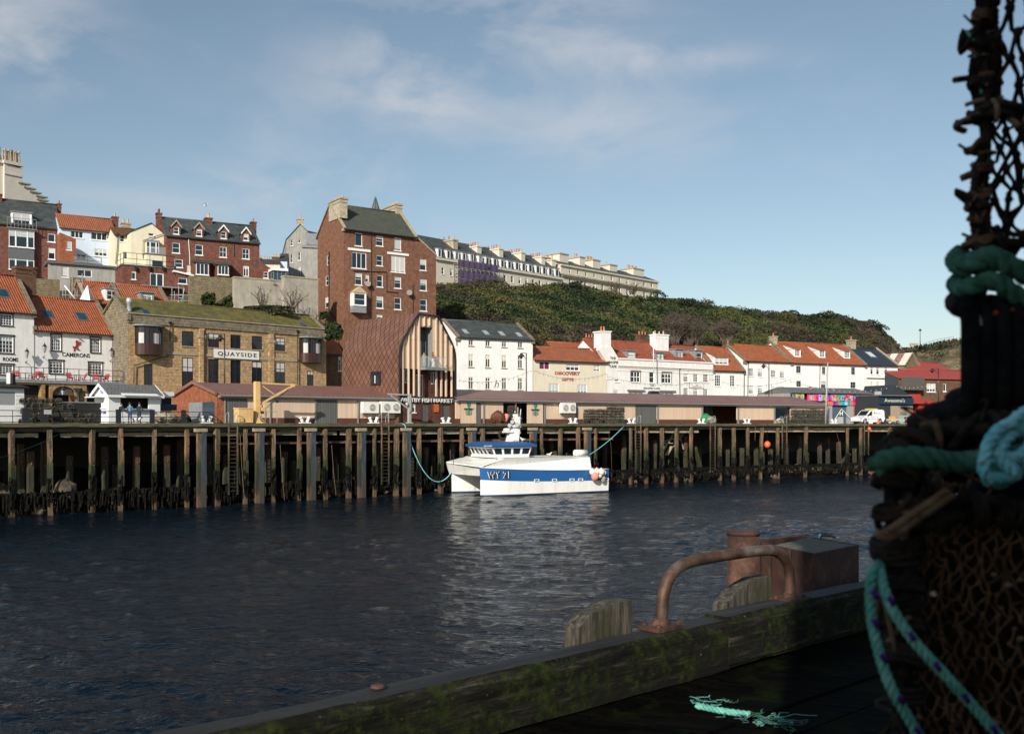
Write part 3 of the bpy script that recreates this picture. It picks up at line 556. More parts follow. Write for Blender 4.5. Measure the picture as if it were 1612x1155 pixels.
def lettering(parent,s,x0,x1,z0,z1,m,y=-.014,th=.01,bold=0.0,shear=0.0,spacing=1.0,name='lettering',fac=None,zb=0,slope=0.0):
 me=text_mesh(s,bold,shear,spacing);n=len(me.vertices);a=np.empty(n*3);me.vertices.foreach_get('co',a);a=a.reshape(n,3)
 lo=a.min(0);hi=a.max(0);q=np.empty_like(a);u=(a[:,0]-lo[0])/(hi[0]-lo[0]);q[:,0]=x0+u*(x1-x0)
 q[:,2]=z0+(a[:,1]-lo[1])/(hi[1]-lo[1])*(z1-z0)+u*slope;q[:,1]=y-np.where(a[:,2]>0,th,0)
 me.vertices.foreach_set('co',q.ravel());me.materials.clear();me.materials.append(MT[m]);me.update();me.name=name
 o=bpy.data.objects.new(name,me);COL.objects.link(o);o.parent=parent
 if fac is not None:rel_local(o,parent,fac,zb)
 return o
def ptext(h,s,rect,m,**k):
 fac=k.pop('pf',None)or h.fac;x0,x1,z0,z1=prect(fac,rect,h.zb);return lettering(h.t,s,x0,x1,z0,z1,m,**k)
def rope_path(mb,pts,rad,m,strands=3,pitch=.06,seg=6,per=8,fleck=None):
 """laid rope: twisted strands round a smooth path"""
 P_=[Vector(p)for p in pts];out=[]
 for i in range(len(P_)-1):
  p0=P_[max(i-1,0)];p1=P_[i];p2=P_[i+1];p3=P_[min(i+2,len(P_)-1)];L=(p2-p1).length;n=max(2,int(L/pitch*per))
  for j in range(n):
   t=j/n;out.append(.5*((2*p1)+(p2-p0)*t+(2*p0-5*p1+4*p2-p3)*t*t+(3*p1-p0-3*p2+p3)*t**3))
 out.append(P_[-1]);d=0;prev=None;ax=[]
 for i,p in enumerate(out):
  t=(out[min(i+1,len(out)-1)]-out[max(i-1,0)]).normalized()
  if prev is None:u=t.orthogonal().normalized()
  else:u=(prev-t*prev.dot(t)).normalized()
  prev=u;w=t.cross(u)
  if i:d+=(p-out[i-1]).length
  ax.append((p,u,w,d))
 for s in range(strands):
  path=[]
  for p,u,w,dd in ax:
   a=2*math.pi*(dd/pitch+s/strands);path.append(p+(u*math.cos(a)+w*math.sin(a))*rad*.5)
  mb.tube(path,rad*.56,(fleck if fleck and s==0 else m),seg)
def smooth(pts,n=6):
 P_=[Vector(p)for p in pts];out=[]
 for i in range(len(P_)-1):
  p0=P_[max(i-1,0)];p1=P_[i];p2=P_[i+1];p3=P_[min(i+2,len(P_)-1)]
  for j in range(n):
   t=j/n;out.append(.5*((2*p1)+(p2-p0)*t+(2*p0-5*p1+4*p2-p3)*t*t+(3*p1-p0-3*p2+p3)*t**3))
 out.append(P_[-1]);return out
def sag(a,b,s,n=14):
 a=Vector(a);b=Vector(b);return[a.lerp(b,i/n)-Vector((0,0,s*4*(i/n)*(1-i/n)))for i in range(n+1)]
def lamp_post(name,label,px,pbase,ptop,Z,armpx,lamppy,group='black street lamps along the quay road'):
 b=P(px,pbase,Z);b.z=max(DECK,b.z-9);top=P(px,ptop,Z).z;b=P(px,HZ,Z);b.z=DECK if pbase>500 else b.z
 if pbase<=560 and group is None:b.z=P(px,pbase,Z).z
 t=thing(name,label,'street lamp',Matrix.Translation(b),group);H=top-b.z;r=.09
 m=MB();m.tube([(0,0,0),(0,0,1.2)],.14,'black_trim',8);m.tube([(0,0,1.2),(0,0,H)],[r,r*.7],'black_trim',8);m.build('post',t)
 ax=(armpx-px)/F*Z
 if abs(ax)>.05:
  a=MB();a.tube([(0,0,H-.06),(ax*.4,0,H+.02),(ax,0,H-.05)],.045,'black_trim',6);a.tube([(0,0,H-.9),(ax*.55,0,H-.25),(ax*.8,0,H-.06)],.03,'black_trim',5);a.build('arm',t)
 lz=P(px,lamppy,Z).z-b.z
 s=MB();s.lathe([(.06,.45),(.10,.42),(.16,.26),(.42,.02),(.42,-.02),(.2,-.04),(.17,-.2),(.04,-.28)],(ax,0,lz),'black_trim',10);s.build('lamp_shade',t)
 return t
 # ---------------------------------------------------------------- quay line and ground
DECK=7.3
WL=[(0,146.5),(120,140),(190,136),(295,129.5),(365,125),(430,121),(550,115),(660,110),(760,105),(993,93.7),(1060,90.5),(1130,87.5),(1200,84.8),(1270,82.3),(1355,79.6),(1500,75.5),(1700,70)]
WF=np.polyfit([a/1000 for a,b in WL],[b for a,b in WL],3)
def edge(px):return 7.2*F/float(np.polyval(WF,min(px,1900)/1000))
def Q(px,off=0.0,z=DECK):
 """point on the quay edge seen at px, moved inland by off metres"""
 Z=edge(px);e=Vector(((px-CX)/F*Z,Z));Za,Z2=edge(px-20),edge(px+20);q=Vector(((px+20-CX)/F*Z2,Z2));t=(q-Vector(((px-20-CX)/F*Za,Za))).normalized();n=Vector((-t.y,t.x));m=(px-CX)/F;Zr=Z+off/(m*n.x+n.y)
 return Vector((m*Zr,Zr,z))
def qang(px):
 a=Q(px);b=Q(px+12);return math.atan2(b.y-a.y,b.x-a.x)
def QM(px,off=0.0,z=DECK):return Matrix.Translation(Q(px,off,z))@Matrix.Rotation(qang(px),4,'Z')
# ---------------------------------------------------------------- setting: water, quay floor, hills
def grid_mesh(name,pts,nx,ny,m,smooth=True):
 me=bpy.data.meshes.new(name);f=[]
 for j in range(ny-1):
  for i in range(nx-1):a=j*nx+i;f.append((a,a+1,a+nx+1,a+nx))
 me.from_pydata([tuple(p)for p in pts],[],f);me.materials.append(MT[m]);me.polygons.foreach_set('use_smooth',[smooth]*len(f));me.update()
 o=bpy.data.objects.new(name,me);COL.objects.link(o);return o
def flat(name,pts,m,kind='structure'):
 mb=MB();mb.face(pts,m);o=mb.build(name);o['kind']=kind;return o
 # water: one sheet to the horizon, gently displaced where it is near
def water():
 nx,ny=760,860;rng=np.random.default_rng(3);Z=6*30**(np.arange(ny)/(ny-1));t_=np.linspace(-1,1,nx);u=.60*t_+.9*t_**7;X=Z[:,None]*u[None,:];Y=np.repeat(Z[:,None],nx,1);H=np.zeros_like(X);dz=Y*math.log(30)/ny
 patch=.72+.38*np.sin(X*.045+Y*.09+1)*np.sin(Y*.05-X*.07)+.15*np.sin(X*.21+Y*.16)
 for k in range(90):
  lam=.42*(5.5/.42)**rng.random();a=R(90-24)+rng.normal(0,.62);kx,ky=math.cos(a)*2*math.pi/lam,math.sin(a)*2*math.pi/lam;amp=lam**.6*.0050*rng.uniform(.5,1.3)
  w=np.sin(kx*X+ky*Y+rng.uniform(0,6.28)+.8*np.sin(X*rng.uniform(.05,.3)+Y*rng.uniform(.05,.3)));H+=amp*(w-.25*(1-w*w))*np.clip((lam/dz-2.2)/2.5,0,1)
 H*=np.clip(patch,.45,1.2);v=np.stack([X,Y,H],-1).reshape(-1,3);me=bpy.data.meshes.new('water');n=nx*ny;me.vertices.add(n);me.vertices.foreach_set('co',v.ravel())
 i_=(np.arange(ny-1)[:,None]*nx+np.arange(nx-1)[None,:]).ravel();q=np.stack([i_,i_+1,i_+nx+1,i_+nx],-1).astype(np.int32);m=len(q);me.loops.add(m*4);me.loops.foreach_set('vertex_index',q.ravel());me.polygons.add(m);me.polygons.foreach_set('loop_start',np.arange(0,m*4,4,dtype=np.int32));me.polygons.foreach_set('loop_total',np.full(m,4,np.int32));me.polygons.foreach_set('use_smooth',np.ones(m,bool));me.materials.append(MT['water']);me.update(calc_edges=True)
 o=bpy.data.objects.new('water',me);COL.objects.link(o);o['kind']='structure'
 mb=MB()
 for a in((-4000,-1500,4000,5000),):
  mb.face([(a[0],a[1],-.4),(a[2],a[1],-.4),(a[2],a[3],-.4),(a[0],a[3],-.4)],'water')
 mb.build('sea')['kind']='structure'
water()
# quay deck slab: follows the curved edge
def quay():
 pxs=list(range(-160,1840,20));mb=MB()
 for a,b in zip(pxs[:-1],pxs[1:]):
  p,q=Q(a,.35),Q(b,.35);r,s=P(b,HZ,230),P(a,HZ,230);r.z=s.z=DECK
  mb.face([p,q,r,s],'paving')
  lo=lambda v,z:Vector((v.x,v.y,z))
  mb.face([lo(p,DECK-.3),lo(s,DECK-.3),lo(r,DECK-.3),lo(q,DECK-.3)],'deck_under')
 o=mb.build('quay_deck');o['kind']='structure'
 # mud bank and back wall below the deck
 pts=[];nx=120;prof=[(-2.5,-.6),(0,-.25),(2,.35),(5,.9),(8.5,1.5),(9.5,3.2),(9.8,5.4),(10,7.0)]
 for off,z in prof:
  for i in range(nx):
   px=-150+i*15.5;k=0 if px<930 else min(1,(px-930)/80);o2=off+(6*(1-k)if off>4 else 0);q=Q(px,o2,z+mnoise.noise(Vector((px*.05,off,3)))*.7*(1 if z<6 else 0));pts.append(q)
 b=grid_mesh('river_bank',pts,nx,len(prof),'mud',False);b['kind']='structure'
quay()
# ground behind the houses: the stepped left bank, the green hill, the far cliff; each column holds (distance, pixel row)
COLS=[(-260,[(112,655),(118,560),(124,470),(131,440),(150,425),(190,400),(420,420)]),(0,[(112,655),(118,540),(122,455),(131,446),(150,440),(190,425),(420,440)]),(150,[(112,655),(117,540),(121,480),(131,448),(150,446),(190,440),(420,450)]),(300,[(112,650),(117,560),(121.5,496),(124,447),(150,452),(190,450),(420,470)]),(440,[(112,650),(117,560),(120.5,500),(124,462),(150,462),(190,455),(420,480)]),(520,[(124,655),(127,600),(129,555),(131,520),(150,470),(190,455),(420,480)]),(640,[(124,650),(127,570),(130,520),(138,480),(155,456),(185,452),(420,480)]),(690,[(118,600),(122,545),(127,515),(142,475),(160,450),(185,452),(420,480)]),(780,[(120,600),(124,555),(129,528),(146,480),(166,452),(190,452),(420,500)]),(870,[(124,600),(128,565),(133,540),(150,486),(170,451),(200,452),(420,500)]),(960,[(130,620),(134,580),(139,552),(156,500),(174,463),(205,462),(420,510)]),(1050,[(138,620),(142,585),(148,556),(164,510),(180,474),(210,476),(420,520)]),(1150,[(147,620),(151,590),(157,560),(170,520),(184,482),(215,486),(420,530)]),(1250,[(157,620),(161,590),(167,560),(178,528),(190,494),(215,505),(420,540)]),(1330,[(165,620),(169,590),(174,562),(184,535),(196,507),(215,520),(420,550)]),(1385,[(170,630),(174,600),(178,570),(188,545),(198,513),(215,530),(420,560)]),(1402,[(172,650),(176,615),(180,590),(190,560),(199,528),(215,545),(420,570)]),(1420,[(176,660),(182,625),(190,590),(196,572),(202,553),(225,556),(420,585)]),(1450,[(182,665),(190,625),(198,590),(203,568),(208,550),(230,552),(420,590)]),(1500,[(184,665),(192,620),(197,580),(202,556),(207,538),(240,540),(420,600)]),(1560,[(186,665),(192,610),(197,565),(203,545),(210,531),(245,534),(420,600)]),(1900,[(190,665),(198,620),(203,575),(208,550),(216,528),(250,532),(420,600)])]
def hprof(px):
 s=1.085+.145*min(1,max(0,(px-590)/100))
 for(a,A),(b,B)in zip(COLS[:-1],COLS[1:]):
  if a<=px<=b:
   t=(px-a)/(b-a);return[((u[0]+(v[0]-u[0])*t)*s,u[1]+(v[1]-u[1])*t)for u,v in zip(A,B)]
 return COLS[0][1]if px<COLS[0][0]else COLS[-1][1]
def hpoint(px,v,rough=1.0):
 pr=hprof(px);i=min(int(v),len(pr)-2);t=v-i;Z=pr[i][0]+(pr[i+1][0]-pr[i][0])*t;py=pr[i][1]+(pr[i+1][1]-pr[i][1])*t
 p=P(px,py,Z);k=rough*(mnoise.noise(p*.07)*1.5+mnoise.noise(p*.25)*.5+mnoise.noise(p*.7)*.2)
 if v>4.6 or px<560:k*=.12
 p.z+=k;p.y+=-k*.8;return p
def hills():
 vs=[0,.33,.66]+[1+.125*i for i in range(25)]+[4.3,5,6];pxs=np.linspace(-260,1900,420)
 left=[p for p in pxs if p<1404];right=[p for p in pxs if p>1396]
 for nm_,sel,m in(('hill',left,'hill_soil'),('cliff',right,'cliff')):
  pts=[hpoint(px,v)for v in vs for px in sel];o=grid_mesh(nm_,pts,len(sel),len(vs),m);o['kind']='structure'
hills()
def leaf_cloud(name,centres,sizes,mats_,label,kind='stuff',parent=None,cat=None,flat_=.0):
 """many small leaf-clump faces, each a bent quad"""
 n=len(centres);rng=np.random.default_rng(len(name)*7+n);C=np.array(centres);S=np.array(sizes)[:,None]
 a=rng.normal(size=(n,3));a/=np.linalg.norm(a,axis=1)[:,None];b=rng.normal(size=(n,3));b-=(b*a).sum(1)[:,None]*a;b/=np.linalg.norm(b,axis=1)[:,None]
 asp=rng.uniform(.45,.9,(n,1));v=np.empty((n,4,3));bend=np.cross(a,b)*S*rng.uniform(-.25,.25,(n,1))
 v[:,0]=C-a*S;v[:,1]=C-b*S*asp+bend;v[:,2]=C+a*S;v[:,3]=C+b*S*asp+bend
 me=bpy.data.meshes.new(name);me.vertices.add(n*4);me.vertices.foreach_set('co',v.ravel());me.loops.add(n*4);me.loops.foreach_set('vertex_index',np.arange(n*4,dtype=np.int32))
 me.polygons.add(n);me.polygons.foreach_set('loop_start',np.arange(0,n*4,4,dtype=np.int32));me.polygons.foreach_set('loop_total',np.full(n,4,dtype=np.int32))
 for m in mats_:me.materials.append(MT[m])
 pr=np.array([mnoise.noise(Vector(c)*.11)+.5*mnoise.noise(Vector(c)*.5)for c in C[:,:]])if n<200000 else np.zeros(n)
 q=pr+rng.normal(0,.16,n);k=np.digitize(q,np.linspace(-.28,.34,len(mats_)+1)[1:-1]);me.polygons.foreach_set('material_index',k.astype(np.int32));me.update(calc_edges=True)
 o=bpy.data.objects.new(name,me);COL.objects.link(o)
 if kind:o['kind']=kind
 if label:o['label']=label
 if cat:o['category']=cat
 if parent is not None:o.parent=parent
 return o
def hill_scrub():
 rng=random.Random(5);cs=[];ss=[];cb=[];sb=[]
 while len(cs)<105000:
  px=rng.uniform(684,1403);v=rng.uniform(.9,4.25);p=hpoint(px,v)
  d=mnoise.noise(p*.16+Vector((9,2,4)))+.6*mnoise.noise(p*.45)
  if px>1150 and v>3.3 and d<.05 and rng.random()<.7:continue
  if d<-.55:continue
  mound=max(0,mnoise.noise(p*.30)+.25)*.8+max(0,mnoise.noise(p*.8))*.35;hgt=rng.random()**1.3*(.2+mound);s=rng.uniform(.10,.27)*1.15
  q=(p.x+rng.gauss(0,.15),p.y-hgt*.55,p.z+hgt)
  br=mnoise.noise(p*.06+Vector((3,8,1)))+(0.28 if 900<px<1120 and v<2.6 else 0)+(.24 if px>1130 and v>2.6 else 0)+(.15 if 700<px<860 and v>3.3 else 0)
  if br>.22+rng.gauss(0,.08):cb.append(q);sb.append(s*.8)
  else:cs.append(q);ss.append(s)
 for _ in range(85):
  px=rng.uniform(700,1398);v=rng.choice((rng.uniform(1.2,3.9),rng.uniform(3.7,4.1)));c=hpoint(px,v);r=rng.uniform(.8,2.3);tgt=(cs,ss)if rng.random()<.62 else(cb,sb)
  for _k in range(int(170*r)):
   a=rng.uniform(0,6.283);t=rng.random()**.5;e=(1+.35*mnoise.noise(Vector((a*1.3,t*2,px))));tgt[0].append((c.x+r*e*t*math.cos(a),c.y-.4+r*e*t*math.sin(a)*.8,c.z+r*.85*e*math.sqrt(max(0,1-t*t))*rng.uniform(.75,1.05)));tgt[1].append(rng.uniform(.09,.22))
 leaf_cloud('ivy_scrub',cs,ss,['leaf_dark','leaf_dark','leaf_green','leaf_green','leaf_olive'],'dark green ivy and scrub covering the steep hillside')
 leaf_cloud('dry_scrub',cb,sb,['leaf_brown','leaf_dark','leaf_brown','leaf_olive'],'brown leafless brambles between the green scrub on the hillside')
 # grass and low scrub on the far cliff
 cs=[];ss=[]
 for _ in range(9000):
  px=rng.uniform(1402,1640);v=rng.choice((rng.uniform(3.6,4.3),rng.uniform(1,4)));p=hpoint(px,v)
  if mnoise.noise(p*.2)+.4*mnoise.noise(p*.6)<.0 and v<3.8:continue
  cs.append((p.x,p.y-.3,p.z+rng.random()*.8));ss.append(rng.uniform(.12,.35))
 leaf_cloud('cliff_grass',cs,ss,['leaf_brown','leaf_olive','leaf_dark'],'rough brown grass and scrub along the top of the far cliff')
hill_scrub()
# ---------------------------------------------------------------- the houses
O={}
def wins(c,rects,st,**o):return[(kr(c,r),st,o)for r in rects]
TER=11.85
# pub, left part
ZK=1.1
f=Fac(-60,91.5,53.5,vp=2200)
pubL=house('pub','white rendered inn with the word ROOMS on its wall, at the left edge',f,TER-4.1,(20,489.5),8.6,'white_wall','pantile',(10,436),cat='pub',wins=wins(C2,[(0,430,112,530)],'six')+wins(C2,[(-10,625,120,780)],'six')+wins(C2,[(-10,885,118,975)],'six'),coping=('sandstone_grey','r'),chim=[((22,425,48,452),0,'brick_brown',None,1.0)])
skylight(pubL,(-6,456,16,469));ptext(pubL,'ROOMS',(4.5,562.6,28.5,568.8),'sign_black',bold=.025)
# pub, right part
f=Fac(53.5,96.4,178.5,vp=2250)
pub=house('pub','white inn with the word CAMERONS and a red lion between its upper windows',f,TER-4.1,(119,522),8.4,'white_wall','pantile',(110,473.5),cat='pub',wins=wins(C2,[(465,615,552,758),(822,642,908,776)],'six')+wins(C2,[(448,850,572,965),(805,868,925,978)],'six',cover=('curtain',.12)),coping=('sandstone_grey','lr'))
skylight(pub,kr(C2,(372,398,490,465)));skylight(pub,kr(C2,(680,420,800,490)))
ptext(pub,'CAMERONS',kr(C2,(562,781,815,818)),'sign_black',bold=.02)
def lion(h):
 x0,x1,z0,z1=prect(h.fac,kr(C2,(655,665,735,768)),h.zb);m=MB();S=lambda a,b:(x0+(x1-x0)*a,z0+(z1-z0)*b)
 for poly in([(.30,.40),(.55,.34),(.70,.62),(.72,.85),(.60,.98),(.40,.99),(.34,.80),(.42,.68)],[(.30,.42),(.45,.36),(.30,.12),(.22,.02),(.10,.02),(.16,.14),(.20,.28)],[(.46,.40),(.60,.36),(.62,.22),(.80,.20),(.80,.13),(.54,.12)],[(.66,.66),(.70,.56),(.86,.66),(.90,.60),(.95,.66),(.86,.74)],[(.68,.80),(.70,.70),(.86,.82),(.98,.78),(.98,.86),(.84,.90)],[(.32,.40),(.28,.46),(.12,.34),(.08,.48),(.02,.46),(.06,.28),(.14,.27)]):
  m.prism([S(*p)for p in poly],-.06-.004*len(m.f)/10,-.02,'lion_red')
 m.build('lion_emblem',h.t)
lion(pub)
def drain(h,pts,name='drainpipe',m='pipe_black',r=.055,hopper=True,y=-.09):
 b=MB();q=[h.fac.sz(px,py)for px,py in pts];path=[(x,y,z-h.zb)for x,z in q];b.tube(path,r,m,6,smooth=False)
 if hopper:x,_,z=path[0];b.hull8([(x-.08,y-.08,z-.1),(x+.08,y-.08,z-.1),(x+.08,y+.06,z-.1),(x-.08,y+.06,z-.1)],[(x-.16,y-.16,z+.16),(x+.16,y-.16,z+.16),(x+.16,y+.06,z+.16),(x-.16,y+.06,z+.16)],m)
 return b.build(name,h.t)
drain(pub,[K(C2,1018,640),K(C2,1018,1010)],hopper=False)
def wall_lantern(h,c,group='lanterns on the pub walls'):
 px,pt,pb=c;x,z1=h.fac.sz(px,pt);_,z0=h.fac.sz(px,pb);M=h.fac.mat(0)@Matrix.Translation((x,-.55,z0));t=O.setdefault('x',None)
 o=MB();H=z1-z0;o.tube([(0,.5,.0),(0,.25,-.2),(0,0,.1)],.035,'black_trim',5);o.lathe([(.05,H*.25),(.08,H*.28),(.03,H*.33)],(0,0,0),'black_trim',6)
 return M,o,H
def lantern(name,label,h,px,pt,pb,cat='lantern',group='lanterns on the pub walls'):
 M,o,H=wall_lantern(h,(px,pt,pb));t=thing(name,label,cat,M,group);o.build('bracket',t)
 g=MB();g.lathe([(.10,H*.33),(.20,H*.72),(.20,H*.73)],(0,0,0),'lens',6,False);g.build('glass',t);k=MB();k.lathe([(.25,H*.73),(.12,H*.86),(.04,H*.92),(.05,H)],(0,0,0),'black_trim',6,False)
 for i in range(6):a=math.pi*i/3;k.bar((.10*math.cos(a),.10*math.sin(a),H*.33),(.205*math.cos(a),.205*math.sin(a),H*.73),.02,'black_trim')
 k.build('cap',t)
lantern('wall_lantern','black wall lantern beside the word ROOMS',pubL,39,548,569);lantern('wall_lantern','black wall lantern left of the word CAMERONS',pub,67,540,561);lantern('wall_lantern','black wall lantern at the right corner of the pub',pub,172,547,567)
for i,px in enumerate((69,113,134,170)):
 x,z=pub.fac.sz(px,520+(px-69)*.08);z-=pub.zb;lt=MB();lt.bar((x,0,z+.05),(x,-.5,z-.12),.04,'black_trim');lt.lathe([(.05,.08),(.16,-.06)],(x,-.5,z-.16),'black_trim',7);lt.build('floodlight',pub.t)
 # Quayside
fQ=Fac(201.5,99.6,513.5,vp=2330)
qs=house('quayside_restaurant','long sandstone building with the QUAYSIDE sign and mossy slate roof',fQ,DECK,(202,497),7,'sandstone','moss_roof',(300,481.5),oh=.0,wside='sandstone_grey',gutter=None,wins=wins(C4,[(490,282,577,390),(680,297,762,400),(842,308,918,408),(997,318,1073,416),(1167,330,1240,427)],'brown')+wins(C4,[(490,473,574,700),(680,484,758,660),(842,492,918,660),(997,500,1073,660),(1167,507,1240,668)],'browntall')+wins(C4,[(215,520,280,672),(1397,570,1446,680)],'browntall'),coping=('sandstone_grey','lr'))
x0,x1,z0,z1=prect(fQ,kr(C4,(718,420,1045,482)),DECK);
def qs_extra():
 W=qs.W;m=MB();ze=qs.ze
 m.box(-.05,W+.05,-.16,.25,ze-.75,ze+.25,'sandstone_grey');m.box(-.1,W+.1,-.28,.3,ze+.253,ze+.36,'stone_trim');m.build('parapet',qs.t)
 zb=fQ.sz(400,K(C4,0,432)[1])[1]-DECK
 for px0,px1 in((K(C4,385,0)[0],K(C4,715,0)[0]),(K(C4,1050,0)[0],K(C4,1335,0)[0])):
  a,c=fQ.sz(px0)[0],fQ.sz(px1)[0];zz=fQ.sz(px0,K(C4,0,430)[1]+(px0-263)*.062)[1]-DECK;b=MB();b.box(a,c,-.09,0,zz-.3,zz,'stone_trim');b.build('string_course',qs.t)
 for xp in(632,1137):
  p=MB();a,_=fQ.sz(K(C4,xp-18,0)[0]);c,_=fQ.sz(K(C4,xp+18,0)[0]);p.box(a,c,-.14,0,0,ze-.76,'sandstone');p.box(a-.15,c+.15,-.2,0,ze-1.9,ze-1.55,'stone_trim');p.build('pilaster',qs.t)
 s=MB();s.box(x0,x1,-.16,-.04,z0,z1,'sign_white');s.box(x0-.05,x1+.05,-.13,-.02,z0-.05,z1+.05,'grey_trim');sg=s.build('sign_board',qs.t)
 ptext(qs,'QUAYSIDE',kr(C4,(745,436,1025,470)),'sign_black',bold=.015,y=-.17,spacing=1.3,slope=-.0)
 drain(qs,[K(C4,398,225),K(C4,398,455),K(C4,138,530),K(C4,134,665)],y=-.22);drain(qs,[K(C4,1322,285),K(C4,1322,668)],y=-.22);drain(qs,[K(C4,645,280),K(C4,645,650)],y=-.22,hopper=False)
 # the two rounded oriels
 for(xa,xb,zt,zs,zm,zb_,zr)in((152,352,245,290,370,452,232),(1347,1500,330,365,440,508,320)):
  a,c=fQ.sz(K(C4,xa,0)[0])[0],fQ.sz(K(C4,xb,0)[0])[0];xm=K(C4,(xa+xb)/2,0)[0];zz=lambda y:fQ.sz(xm,K(C4,0,y)[1],-.9)[1]-DECK
  cx=(a+c)/2-.15;rx=(c-a)/2*.93;ry=1.15;n=10
  arc=[(cx-rx*math.cos(math.pi*i/n),-ry*math.sin(math.pi*i/n)**.7)for i in range(n+1)]
  def ring(m,z_0,z_1,mt,k=1.0,mm=None):
   for i in range(n):
    p,q=arc[i],arc[i+1];m.face([(cx+(p[0]-cx)*k,p[1]*k,z_0),(cx+(q[0]-cx)*k,q[1]*k,z_0),(cx+(q[0]-cx)*k,q[1]*k,z_1),(cx+(p[0]-cx)*k,p[1]*k,z_1)],mt)
  def disc(m,z,mt,k=1.0,up=True):pts=[(cx+(p[0]-cx)*k,p[1]*k,z)for p in arc];m.face(pts if up else pts[::-1],mt)
  o=MB();ring(o,zz(zb_),zz(zm),'brown_trim');disc(o,zz(zb_),'brown_trim',1,False);disc(o,zz(zm),'brown_trim');ori=o.build('oriel',qs.t)
  g=MB();ring(g,zz(zm),zz(zt),'glass',.95)
  for i in(1,2,5,6,7):
   p,q=arc[i],arc[i+1];k=.965;g.face([(cx+(p[0]-cx)*k,p[1]*k,zz(zm)),(cx+(q[0]-cx)*k,q[1]*k,zz(zm)),(cx+(q[0]-cx)*k,q[1]*k,zz(zs)),(cx+(p[0]-cx)*k,p[1]*k,zz(zs))],'curtain')
  g.build('pane',ori)
  fr=MB()
  for i in range(0,n+1,1):
   p=arc[i];
   if i in(2,6):continue
   fr.box(cx+(p[0]-cx)*.98-.05,cx+(p[0]-cx)*.98+.05,p[1]*.98-.05,p[1]*.98+.05,zz(zm)-.02,zz(zt),'brown_trim')
  ring(fr,zz(zs)-.05,zz(zs)+.05,'brown_trim',.985);ring(fr,zz(zt)-.12,zz(zt),'brown_trim',1.0);fr.build('frame',ori)
  r=MB();ring(r,zz(zt),zz(zt)+.16,'lead',1.22);disc(r,zz(zt),'lead',1.22,False);disc(r,zz(zt)+.16,'lead',1.22);r.build('oriel_roof',ori)
 v=MB();x,y,z=roof_hit(qs,*K(C4,108,135));v.lathe([(.25,0),(.25,.9),(.34,.95),(.36,1.25),(.30,1.5),(.2,1.55)],(x,y,z-.1),'galv',10);v.build('flue',qs.t)
 skylight(qs,kr(C4,(190,128,262,164)));skylight(qs,kr(C4,(1335,220,1400,262)))
qs_extra()
# brown brick cottage with hipped orange roof between the sandstone building and the shingled one
ZK=1.0
f=Fac(513.6,131,541,vp=2600)
cot=house('cottage','small brown brick cottage with an orange hipped roof beside the shingled market hall',f,DECK,(525,556),6.5,'brick_brown','pantile',(534,529),wins=wins(C6,[(188,468,214,596)],'sash'))
